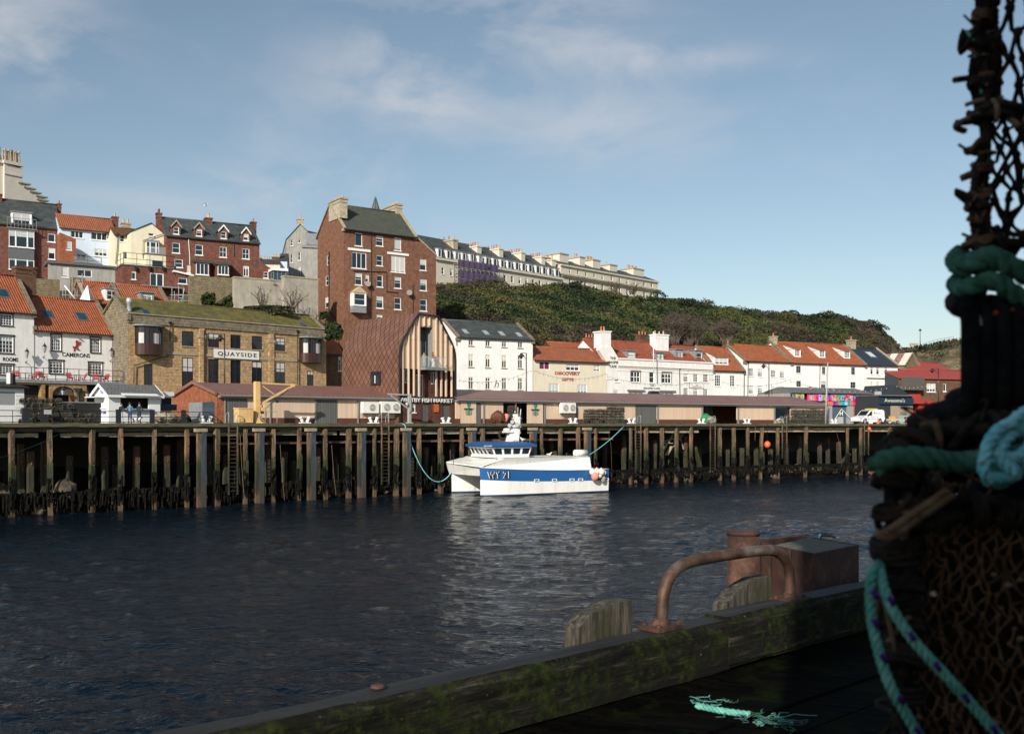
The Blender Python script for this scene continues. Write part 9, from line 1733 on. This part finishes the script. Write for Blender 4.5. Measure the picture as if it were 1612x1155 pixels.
# ---------------------------------------------------------------- foreground: near quay timber, ladder hoop, fender box, nets
def near():
 BH=1.0;zt=EYE-BH
 d=Vector((math.cos(R(42.3)),math.sin(R(42.3))));
 def hit(px,py,z):Z=(EYE-z)*F/(py-HZ);return Vector(((px-CX)/F*Z,Z,z))
 A=hit(215,1155,zt);B=hit(1370,912,zt);d=(B-A);d.z=0;d.normalize();n=Vector((-d.y,d.x,0))
 M=Matrix(((d.x,n.x,0,A.x),(d.y,n.y,0,A.y),(0,0,1,0),(0,0,0,1)));MI=M.inverted();t=thing('kerb_timber','long mossy weathered kerb timber along the near quay edge','timber',M);W=.19;H=.245
 rng=random.Random(3)
 def beam(x0,x1,y0,y1,z0,z1,name,lab=None):
  m=MB();N_=int((x1-x0)/.07);sec=[]
  for i in range(N_+1):
   x=x0+(x1-x0)*i/N_;nz=lambda k,s=.01:mnoise.noise(Vector((x*1.7,k*3.1,0)))*s+mnoise.noise(Vector((x*9,k*5.1,3)))*s*.5
   c=.03+.02*abs(mnoise.noise(Vector((x*2.3,7,1))));sec.append([(x,y0+nz(1),z0+nz(2)),(x,y0+nz(3),z1-c+nz(4)),(x,y0+c+nz(5),z1+nz(6,.006)),(x,(y0+y1)/2,z1+nz(9,.01)),(x,y1-c,z1+nz(7)),(x,y1+nz(8),z1-c),(x,y1,z0)])
  for a,b in zip(sec[:-1],sec[1:]):
   for j in range(6):m.face([a[j],b[j],b[j+1],a[j+1]],'near_timber' if j<2 or j>4 else 'near_timber_top',True)
  m.face(sec[0][::-1],'near_timber');m.face(sec[-1],'near_timber');return m.build(name,t)
 xs=(MI@hit(1100,968,zt)).x
 beam(-6.5,xs,-W,0,zt-H,zt,'timber_length');beam(xs+.008,xs+9.5,-W,0,zt-H*.98,zt+.015,'timber_length')
 sc=MB();sc.box(xs-.02,xs+1.9,-W-.012,-W-.002,zt-.22,zt-.08,'near_timber');sc.build('scarf_plate',t)
 bo=MB();p=MI@hit(595,1083,zt);bo.lathe([(.028,0),(.028,.008),(.015,.012)],(p.x,p.y,zt+.004),'rust',10);bo.build('bolt',t)
 # stub posts on the water side
 for(pa,pb,top,lab)in(((890,1008),(990,985),943,'split grey-green post head behind the kerb timber, left of the iron hoop'),((1122,962),(1210,940),906,'weathered post head behind the kerb timber, under the iron hoop')):
  pa=(pa[0]+16,pa[1]);a=MI@hit(pa[0],pa[1],zt);b=MI@hit(pb[0],pb[1],zt);x0=a.x+.02;Zm=(M@Vector((x0,.1,0))).y
  f=Fac(o=(M@Vector((0,.03,0))).xy,a=math.atan2(d.y,d.x));sx0,_=f.sz(pa[0]);sx1,z1=f.sz(pb[0],top);_,zs=f.sz(pa[0]+8,top+45);T=thing('post_head',lab,'post',M);m=MB()
  prof=[(sx0,zt-.9),(sx1,zt-.9),(sx1,z1),(sx1-(sx1-sx0)*.35,z1+.0),(sx1-(sx1-sx0)*.55,z1-.02),(sx0+(sx1-sx0)*.2,zs+.06),(sx0,zs)]
  m.prism(prof,.01,.10,'post_wood');m.build('post',T)
  # iron hoop
 hb=hit(1040,985,zt+.02);he=hit(1243,944,zt+.02);f=Fac(o=(M@Vector((0,-W*.45,0))).xy,a=math.atan2(d.y,d.x));q=lambda px,py:f.sz(px,py);T=thing('iron_hoop','rusty bent iron grab hoop bolted to the kerb timber','grab rail',f.mat(0))
 pts=[q(1041,990),q(1043,945),q(1048,922),q(1058,902),q(1078,887),q(1110,879),q(1160,871),q(1200,866),q(1222,868),q(1236,880),q(1243,900),q(1244,945)];pts=[(x,0,z)for x,z in pts];pts[0]=(pts[0][0],0,zt+.02);pts[-1]=(pts[-1][0],0,zt+.02);m=MB();m.tube(smooth(pts,5),.030,'old_galv',16);m.build('hoop',T)
 for p in(pts[0],pts[-1]):b=MB();b.box(p[0]-.10,p[0]+.10,-.07,.07,zt+.004,zt+.022,'rust');b.lathe([(.048,zt+.02),(.04,zt+.035),(.033,zt+.05)],(p[0],0,0),'rust',14);[b.lathe([(.014,zt+.022),(.014,zt+.035)],(p[0]+sx,sy,0),'rust',6)for sx in(-.075,.075)for sy in(-.045,.045)];b.build('foot_plate',T)
 # steel pile and welded box on the water side
 f=Fac(o=(M@Vector((0,.12,0))).xy,a=math.atan2(d.y,d.x));r=.095;xc_,zp=f.sz(1170,836,.1+r);x0,x1=xc_-r,xc_+r;T=thing('steel_pile','rusty round steel pile standing outside the near kerb timber','pile',f.mat(0));m=MB();m.tube([((x0+x1)/2,.1+r,zt-2.5),((x0+x1)/2,.1+r,zp)],r,'rust',24);m.build('pile',T);c=MB();c.tube([((x0+x1)/2,.1+r,zp-.02),((x0+x1)/2,.1+r,zp+.004)],r*1.05,'rust_dark',24);c.build('cap',T)
 # box: top corners located on a plane above the timber
 zb=EYE-.82;cn=[hit(1182,851,zb),hit(1282,871,zb),hit(1352,857,zb),hit(1262,842,zb)];T=thing('steel_fender_box','rusty open-topped steel box with a tarred lid beside the near quay','steel box',Matrix.Translation(cn[1]));o=cn[1]
 a_,b_,c_=cn[0]-o,cn[2]-o,cn[3]-o;dn=Vector((0,0,-1.1));m=MB();Z0=Vector((0,0,0))
 for p,q_ in((a_,Z0),(Z0,b_),(b_,c_),(c_,a_)):
  inn=(a_+b_)/2;ip,iq=p.lerp(inn,.06),q_.lerp(inn,.06);m.hull8([p+dn,q_+dn,iq+dn,ip+dn],[p,q_,iq,ip],'rust_dark')
 for k in(.12,.3,.62):e=a_.lerp(Z0,k);e2=a_.lerp(Z0,k+.05);o_=Vector((-.012,-.02,0));m.hull8([e+dn+o_,e2+dn+o_,e2+dn,e+dn],[e+o_,e2+o_,e2,e],'rust')
 m.build('plating',T);l=MB();k=Vector((0,0,-.015));i_=(a_+b_)/2;l.hull8([x.lerp(i_,.07)+k*3 for x in(a_.lerp(Z0,.35),Z0,b_,c_.lerp(b_,.15))],[x.lerp(i_,.07)+k*.2 for x in(a_.lerp(Z0,.35),Z0,b_,c_.lerp(b_,.15))],'tar_lid');l.build('lid',T)
 tg=MB();p=c_.lerp(b_,.35);tg.tube(smooth([p+Vector((0,0,.0)),p+Vector((.01,0,.02)),p+Vector((.05,-.01,.02)),p+Vector((.1,-.02,.008))],4),.008,'rust',6);tg.tube([p+Vector((-.01,0,-.01)),p+Vector((-.005,0,.03))],.006,'rope_cyan',6);tg.build('wire',T)
 # deck planks
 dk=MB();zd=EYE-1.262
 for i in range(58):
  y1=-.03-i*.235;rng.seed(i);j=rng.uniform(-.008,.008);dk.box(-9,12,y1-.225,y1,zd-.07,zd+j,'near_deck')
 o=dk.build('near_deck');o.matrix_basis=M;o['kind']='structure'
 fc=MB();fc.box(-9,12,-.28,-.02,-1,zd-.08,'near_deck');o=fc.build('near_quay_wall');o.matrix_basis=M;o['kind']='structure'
 # frayed rope lying on the deck
 T=thing('frayed_rope','frayed green and blue rope end lying on the dark deck','rope',Matrix.Translation(hit(1180,1120,zd+.03)));MI2=Matrix.Translation(-hit(1180,1120,zd+.03));m=MB();pt=[MI2@hit(x,y,zd+.035)for x,y in((1096,1110),(1112,1113),(1136,1118),(1158,1121),(1180,1124))];rope_path(m,pt,.015,'rope_teal',3,.07);m.build('laid_rope',T);fr=MB();rg=random.Random(5)
 for _ in range(46):
  x,y=rg.choice(((1165,1125),(1185,1132),(1200,1136),(1106,1106),(1235,1138)));p=MI2@hit(x+rg.gauss(0,10),y+rg.gauss(0,5),zd+.03);dd=Vector((rg.gauss(.006,.01),rg.gauss(0,.008),0));q=[p+dd*k+Vector((rg.gauss(0,.011),rg.gauss(0,.009),abs(rg.gauss(0,.006))))for k in range(8)];fr.tube(smooth(q,3),.0018,rg.choice(('rope_teal','rope_green','rope_green','steel_blue')),3)
 fr.build('frayed_end',T)['kind']='stuff'
near()
# ---- stacked lobster pots hung with net and rope, close to the lens on the right
def near_pots():
 rng=random.Random(21)
 def W(px,py,Z):return P(px,py,Z)
 def rpath(p0,p1,k=8,jit=.01):
  a,b=Vector(p0),Vector(p1);return[a.lerp(b,i/k)+Vector((rng.gauss(0,jit),rng.gauss(0,jit),rng.gauss(0,jit)))*(0 if i in(0,k)else 1)for i in range(k+1)]
 def bound_bar(name,parent,path,r,core,wraps,m1,m2,o,lump=.3):
  """frame bar wrapped round and round with old rope"""
  P_=smooth([Vector(p)for p in path],5);c=MB();c.tube([p-o for p in P_],[r*.5*(1+rng.uniform(-.15,.15))for _ in P_],core,8);b=c.build('frame_bar',parent);w=MB();L=sum((P_[i+1]-P_[i]).length for i in range(len(P_)-1))
  def at(u):k=min(int(u),len(P_)-2);return P_[k].lerp(P_[k+1],u-k),(P_[k+1]-P_[k]).normalized()
  for s in range(3):
   n=max(4,int(L/.03));ph=rng.uniform(0,6.28);pts=[]
   for i in range(n+1):
    p,t=at(i/n*(len(P_)-1));e=t.orthogonal().normalized();f=t.cross(e);a=ph+2.1*s+i*.55+rng.gauss(0,.35);rr=r*(.62+rng.uniform(-.15,.3));pts.append(p+(e*math.cos(a)+f*math.sin(a))*rr-o)
   rope_path(w,pts,r*rng.uniform(.34,.5),rng.choice((m1,m1,'net_dark','rope_black')),3,r*1.9,5,5)
  d_=rng.uniform(.01,.05)
  while d_<L-.01:
   p,t=at(d_/L*(len(P_)-1));e=t.orthogonal().normalized();f=t.cross(e);turns=rng.choice((1.2,2.2,3.2));tilt=rng.gauss(0,.5);pts=[];rr=r*rng.uniform(.95,1.25)
   for i in range(int(turns*8)):
    a=i/8*2*math.pi;pts.append(p-o+(e*math.cos(a)+f*math.sin(a))*rr*(1+rng.gauss(0,.07))+t*(i*r*.045+math.cos(a)*tilt*r))
   w.tube(smooth(pts,2),r*rng.uniform(.17,.30),rng.choice((m1,m2,m1,'net_brown','rope_rusty','rope_black')),6);d_+=rng.uniform(.35,1.1)*wraps*2.2
  w.build('rope_binding',b)
  l=MB()
  for i in range(int(L/.06)):
   u=rng.random()*(len(P_)-1);k=int(u);p=P_[k].lerp(P_[min(k+1,len(P_)-1)],u-k)-o;cl=lambda s_:max(-1.7,min(1.7,rng.gauss(0,1)))*s_;q=[p+Vector((cl(r),cl(r),cl(r*1.1)))for _ in range(4)];l.tube(smooth(q,4),rng.uniform(.0025,.005),rng.choice((m2,m1,m1,'rope_rusty','twine_brown')),5)
  tw=l.build('snagged_twine',b);tw['kind']='stuff';return b
 def net(parent,corners,nu,nv,r,m,o,sag_=.02,drop=.08,knots=True,jit=.10):
  """diamond net over a quad (corner order: bl, br, tr, tl)"""
  bl,br,tr,tl=[Vector(c)for c in corners];nrm=(br-bl).cross(tl-bl).normalized();g={}
  for j in range(nv*2+1):
   for i in range(nu+1):
    u=(i+.5*(j%2))/(nu+.5);v=j/(nv*2);p=bl.lerp(br,u).lerp(tl.lerp(tr,u),v);s=(br-bl).length/nu;p=p+nrm*(sag_*math.sin(math.pi*u)*math.sin(math.pi*v)+rng.gauss(0,s*jit))+(br-bl).normalized()*rng.gauss(0,s*jit)+Vector((0,0,rng.gauss(0,s*jit)));g[i,j]=p-o
  mb=MB()
  for(i,j),p in g.items():
   for di in((0,-1)if j%2==0 else(0,1)):
    q=g.get((i+di,j+1))
    if q is None or rng.random()<drop:continue
    mid=(p+q)/2+Vector((rng.gauss(0,r),rng.gauss(0,r),-abs(rng.gauss(0,r*2))));mb.tube([p,mid,q],[r*1.15,r*.85,r*1.15],m,5,cap=False)
   if knots:mb.blob(p,r*2.1,r*2.1,r*1.9,m,6,4,.3)
  return mb.build('netting',parent)
  # ---------- lower pot: big rope-bound hoop, near face at Z0, far face behind
 Z0=1.25;Z1=1.85;o=W(1500,1150,Z0);T=thing('creel','large lobster creel with green and brown rope binding at the lower right','lobster pot',Matrix.Translation(o),'creels stacked beside the camera')
 left=[W(1428,1200,Z0),W(1424,1080,Z0),W(1418,980,Z0),W(1412,900,Z0),W(1408,830,Z0),W(1404,770,Z0),W(1415,730,Z0)]
 bound_bar('a',T,left,.021,'rubber',.020,'rope_black','rope_black',o,.5)
 top=[W(1400,738,Z0),W(1450,700,Z0+.03),W(1520,688,Z0+.05),W(1600,680,Z0+.05),W(1700,684,Z0)]
 bound_bar('b',T,top,.024,'rubber',.024,'rope_black','rope_black',o,.7);bound_bar('c',T,[W(1395,800,Z0),W(1450,815,Z0-.01),W(1530,800,Z0),W(1620,812,Z0),W(1700,800,Z0)],.017,'rubber',.022,'rope_black','twine_brown',o,.5)
 bound_bar('d',T,[W(1452,1200,Z1),W(1448,980,Z1),W(1452,800,Z1),W(1480,760,Z1),W(1700,758,Z1)],.02,'rubber',.03,'rope_black','rope_black',o,.4);bound_bar('e',T,[W(1418,760,Z0),W(1450,770,(Z0+Z1)/2),W(1470,775,Z1)],.017,'rubber',.03,'rope_black','rope_rusty',o,.4)
 net(T,[W(1425,1210,Z0),W(1700,1210,Z0),W(1700,815,Z0),W(1412,815,Z0)],14,11,.0017,'net_brown',o,-.03,.12,jit=.2);net(T,[W(1440,1210,Z1),W(1720,1210,Z1),W(1720,800,Z1),W(1455,800,Z1)],11,10,.0035,'net_dark',o,.03,.04);net(T,[W(1412,1210,Z0),W(1445,1210,Z1),W(1452,790,Z1),W(1406,790,Z0)],7,9,.0032,'net_dark',o,.0,.08);net(T,[W(1425,1210,Z0+.05),W(1700,1210,Z0+.06),W(1700,830,Z0+.06),W(1420,860,Z0+.05)],7,6,.0034,'net_dark',o,-.02,.15)
 for k in range(3):net(T,[W(1430,1210,Z0+.18+.14*k),W(1700,1210,Z0+.18+.14*k),W(1700,790+20*k,Z0+.18+.14*k),W(1440,800+30*k,Z0+.18+.14*k)],12,9,.004,'net_dark',o,.02,.05,jit=.22)
 bd=MB()
 for k in range(3):random.seed(60+k);bd.blob(W(1560+40*k,1010-60*k,Z0+.42)-o,.17,.1,.2,'rubber',14,10,.2)
 bd.build('inner_parlour',T)
 sh=MB()
 for _ in range(12):p=W(rng.uniform(1440,1612),rng.uniform(830,1150),Z0-.004)-o;r=rng.uniform(.0015,.004);sh.blob(p,r*1.4,r,r,rng.choice(('fender_white','twine_brown','rope_rusty','twine_brown')),6,4,.3)
 sh.build('shell_fragments',T)['kind']='stuff'
 # green horizontal rope and brown twine lashings
 def laid(name,label,pts,r,m,pitch,cat='rope',fleck=None,strands=3,seg=8):
  b=Vector(pts[0]);t=thing(name,label,cat,Matrix.Translation(b));mb=MB();rope_path(mb,[Vector(p)-b for p in pts],r,m,strands,pitch,seg,10,fleck);mb.build('strand',t);return t
 laid('green_rope','thick dark green laid rope running across the top of the lower creel',[W(1378,735,Z0-.04),W(1400,722,Z0-.05),W(1450,720,Z0-.06),W(1500,728,Z0-.06),W(1545,725,Z0-.06),W(1620,716,Z0-.05),W(1690,720,Z0-.04)],.0135,'rope_green',.05)
 laid('brown_lashing','brown twine lashing slanting down to the left, upper of two',[W(1384,842,Z0-.03),W(1400,835,Z0-.05),W(1440,808,Z0-.05),W(1492,772,Z0-.05)],.0055,'twine_brown',.02);laid('brown_lashing','brown twine lashing slanting down to the left, lower of two',[W(1382,838,Z0-.03),W(1402,845,Z0-.05),W(1450,812,Z0-.05),W(1500,778,Z0-.05)],.0055,'twine_brown',.02)
 laid('teal_rope','light teal rope hanging from the creel, the left of two strands',[W(1384,888,Z0-.02),W(1372,905,Z0-.07),W(1371,960,Z0-.08),W(1382,1020,Z0-.09),W(1402,1080,Z0-.1),W(1430,1130,Z0-.1),W(1465,1190,Z0-.1)],.0064,'rope_teal',.029,fleck='rope_teal');laid('teal_rope','light teal rope hanging from the creel, the right of two strands',[W(1384,888,Z0-.02),W(1388,912,Z0-.07),W(1403,955,Z0-.09),W(1440,1010,Z0-.1),W(1490,1065,Z0-.1),W(1540,1120,Z0-.1),W(1600,1190,Z0-.1)],.0064,'rope_teal',.029)
 fk=MB();ob=W(1400,1000,Z0)
 for pts_ in(((1372,930),(1373,975),(1386,1030),(1412,1095),(1440,1145)),((1398,940),(1430,995),(1470,1042),(1515,1092),(1560,1142))):
  for a_,b_ in pts_:p=W(a_+1,b_,Z0-.105)-ob;fk.tube([p,p+Vector((.006,0,-.009))],.0035,'purple_fleck',5)
 tf=fk.build('rope_fleck',None,ob);tag(tf,'small purple marker flecks woven into the two hanging teal ropes','rope marker',None,'stuff')
 b=W(1590,705,Z0-.09);t=thing('cyan_knot','bright pale cyan rope knotted in a bunch on the creel','rope',Matrix.Translation(b));m=MB()
 for pts in(((1548,730),(1560,690),(1590,668),(1625,690),(1600,720),(1565,712)),((1600,745),(1575,720),(1585,690),(1615,675),(1640,700),(1610,730)),((1556,700),(1580,720),(1600,745),(1560,752),(1548,735),(1570,715)),((1595,655),(1625,665),(1650,640),(1612,650),(1585,672))):rope_path(m,[W(x,y,Z0-.09-.012*rng.random())-b for x,y in pts],.0075,'rope_cyan',3,.032,6,9,None)
 m.build('strand',t);m=MB();rope_path(m,[W(x,y,Z0-.06)-b for x,y in((1552,742),(1570,730),(1590,738),(1580,755),(1556,750))],.012,'rope_teal',3,.045);m.build('dark_strand',t)
 # ---------- dark rubber strips between the pots
 Zr=1.30;o=W(1560,560,Zr);t=thing('rubber_wrap','black rubber strips and old fender lashed between the two creels','fender',Matrix.Translation(o))
 m=MB();random.seed(9)
 for px,w_ in((1528,15),(1552,14),(1578,15),(1604,15),(1630,15)):a0,a1=W(px,628,Zr),W(px-2,488,Zr-.01);m.tube([p-o for p in smooth([a1+Vector((0,.03,.004)),a1,a0,a0+Vector((0,.03,-.01))],3)],w_*Zr/F,'rubber',8)
 m.build('strip',t);m=MB();m.hull8([W(1512,640,Zr+.02)-o,W(1700,645,Zr+.02)-o,W(1700,645,Zr+.3)-o,W(1525,640,Zr+.3)-o],[W(1512,470,Zr+.03)-o,W(1700,470,Zr+.03)-o,W(1700,470,Zr+.3)-o,W(1530,470,Zr+.3)-o],'rubber');m.build('backing',t);m=MB();m.tube([W(x,y,Zr-.015)-o for x,y in((1545,505),(1562,494),(1580,490),(1596,488))],.0045,'red_paint',6);m.build('red_cord',t);m=MB();m.tube([W(1542,512,Zr-.012)-o,W(1535,498,Zr-.012)-o],.007,'fender_white',6);m.build('white_tag',t)
 # rounded dark mass: old tarred rope coil under the upper pot
 o=W(1520,680,1.5);t=thing('rope_coil','heavy coil of black tarred rope bulging out to the left between the creels','rope',Matrix.Translation(o));m=MB();random.seed(14)
 for(px,py,rx,rz)in((1565,640,70,42),(1500,672,62,42),(1442,706,50,30),(1560,690,90,42),(1412,728,28,16)):m.blob(W(px,py,1.5)-o,rx*1.5/F,.10,rz*1.5/F,'rubber',20,14,.10)
 m.build('core',t);m=MB()
 for k in range(46):
  u=rng.random();cx=1400+215*u;cy=735-95*u+rng.gauss(0,14);pts=[W(cx+rng.gauss(0,22),cy+rng.gauss(0,14),1.41+rng.uniform(-.02,.05))-o for _ in range(4)];rope_path(m,pts,rng.uniform(.006,.010),rng.choice(('rope_black','rope_black','rope_black','net_dark')),3,.03,5,5)
 m.build('strand',t);m=MB()
 for _ in range(26):p=W(rng.uniform(1420,1612),rng.uniform(655,800),1.36)-o;m.tube(smooth([p+Vector((rng.gauss(0,.014),rng.gauss(0,.01),rng.gauss(0,.014)))for _ in range(4)],3),rng.uniform(.002,.005),rng.choice(('twine_brown','bag_net','rope_rusty','twine_brown')),5)
 m.build('frayed_bits',t)['kind']='stuff'
 # ---------- upper pot
 Zu=1.35;Zv=1.75;o=W(1560,400,Zu);T=thing('creel','upper lobster creel silhouetted against the sky at the right edge','lobster pot',Matrix.Translation(o),'creels stacked beside the camera')
 bound_bar('a',T,[W(1548,-60,Zu),W(1546,30,Zu),W(1541,120,Zu),W(1549,210,Zu),W(1543,300,Zu),W(1546,400,Zu),W(1538,480,Zu)],.0115,'rubber',.022,'rope_black','rope_rusty',o,.9)
 bound_bar('b',T,[W(1530,190,Zu),W(1565,175,Zu-.01),W(1620,180,Zu),W(1700,170,Zu)],.0125,'rubber',.024,'rope_black','twine_brown',o,.8);bound_bar('c',T,[W(1532,395,Zu),W(1580,380,Zu),W(1700,392,Zu)],.012,'rubber',.024,'rope_black','rope_rusty',o,.6)
 bound_bar('e',T,[W(1552,-60,Zu+.06),W(1560,90,Zu+.05),W(1556,180,Zu+.03)],.012,'rubber',.02,'rope_black','rope_rusty',o,.5)
 net(T,[W(1548,392,Zu),W(1690,392,Zu),W(1690,185,Zu),W(1548,185,Zu)],5,4,.0030,'net_dark',o,.0,.02,jit=.16);net(T,[W(1556,172,Zu),W(1700,172,Zu),W(1700,-60,Zu),W(1556,-60,Zu)],4,3,.0036,'net_dark',o,.0,.0,jit=.10);net(T,[W(1560,400,Zu+.12),W(1700,400,Zu+.12),W(1700,200,Zu+.12),W(1560,200,Zu+.12)],3,2,.0034,'net_dark',o,.02,.03,jit=.2)
 kn=MB()
 for py in(185,240,320,390,330,270,60,120):random.seed(py);p=W(1531+rng.uniform(-3,8),py,Zu)-o;kn.tube(smooth([p+Vector((rng.gauss(0,.010),rng.gauss(0,.010),rng.gauss(0,.008)))for _ in range(6)],4),.0045,rng.choice(('rope_black','net_brown','rope_rusty')),6)
 for _ in range(40):p=W(rng.choice((1528,1535,1542,1600))+rng.uniform(-6,20),rng.uniform(0,410),Zu-.005)-o;kn.tube([p,p+Vector((rng.gauss(0,.012),rng.gauss(0,.008),rng.gauss(0,.012)))],.0022,rng.choice(('rope_rusty','twine_brown','rope_teal','net_brown')),4)
 kn.build('knots',T)['kind']='stuff'
 laid('green_hawser','thick grey-green laid rope wrapped round the creel, upper turn',[W(1512,402,Zu+.05),W(1506,410,Zu),W(1520,418,Zu-.05),W(1560,405,Zu-.06),W(1600,425,Zu-.06),W(1680,455,Zu-.05)],.0150,'rope_green',.062,strands=3);laid('green_hawser','thick grey-green laid rope wrapped round the creel, lower turn',[W(1515,440,Zu+.05),W(1506,448,Zu),W(1525,452,Zu-.05),W(1565,442,Zu-.06),W(1605,468,Zu-.06),W(1680,490,Zu-.05)],.0135,'rope_green',.058)
 laid('tarred_rope','ragged black rope wrapped below the green hawser',[W(1512,468,Zu+.04),W(1504,476,Zu),W(1520,484,Zu-.03),W(1570,480,Zu-.04),W(1640,500,Zu-.04)],.014,'rope_black',.06)
near_pots()
for k_,(x_,y_,z_)in enumerate(((1.02,1.42,0),(1.04,1.42,.40),(1.7,1.42,0),(1.7,1.44,.40))):
 t=thing('lobster_pot',('bottom pot under the near creels','pot directly under the lower near creel','bottom pot right of the near creels','upper pot right of the near creels')[k_],'lobster pot',Matrix.Translation((x_,y_,EYE-1.25+z_))@Matrix.Rotation(.05*k_,4,'Z')@Matrix.Scale(1.18,4))
 for q_,n_ in zip(pot_proto('box','pot_frame','pot_net'),('frame','netting')):q_.build(n_,t)
def hut():  # unseen block added behind the lens only to cast shade on the near quay
 t=thing('shade_block','dark hut-shaped block added out of view behind the camera to shade the near quay','hut',Matrix.Translation((-.72,-1.3,EYE-1.26)));m=MB()
 m.box(0,4.5,-3.2,0,0,4.7,'near_deck');m.build('wall',t);r=MB();r.hull8([(-.1,-3.4,4.703),(4.6,-3.4,4.703),(4.6,.1,4.703),(-.1,.1,4.703)],[(-.1,-3.4,5.4),(4.6,-3.4,5.4),(4.6,.1,4.8),(-.1,.1,4.8)],'near_deck');r.build('roof',t)
 d=MB();d.box(1.6,2.6,.003,.05,.05,2.1,'navy_wall');d=d.build('door',t);h=MB();h.box(2.45,2.5,.053,.09,1.0,1.15,'rust');h.build('handle',d)
hut()
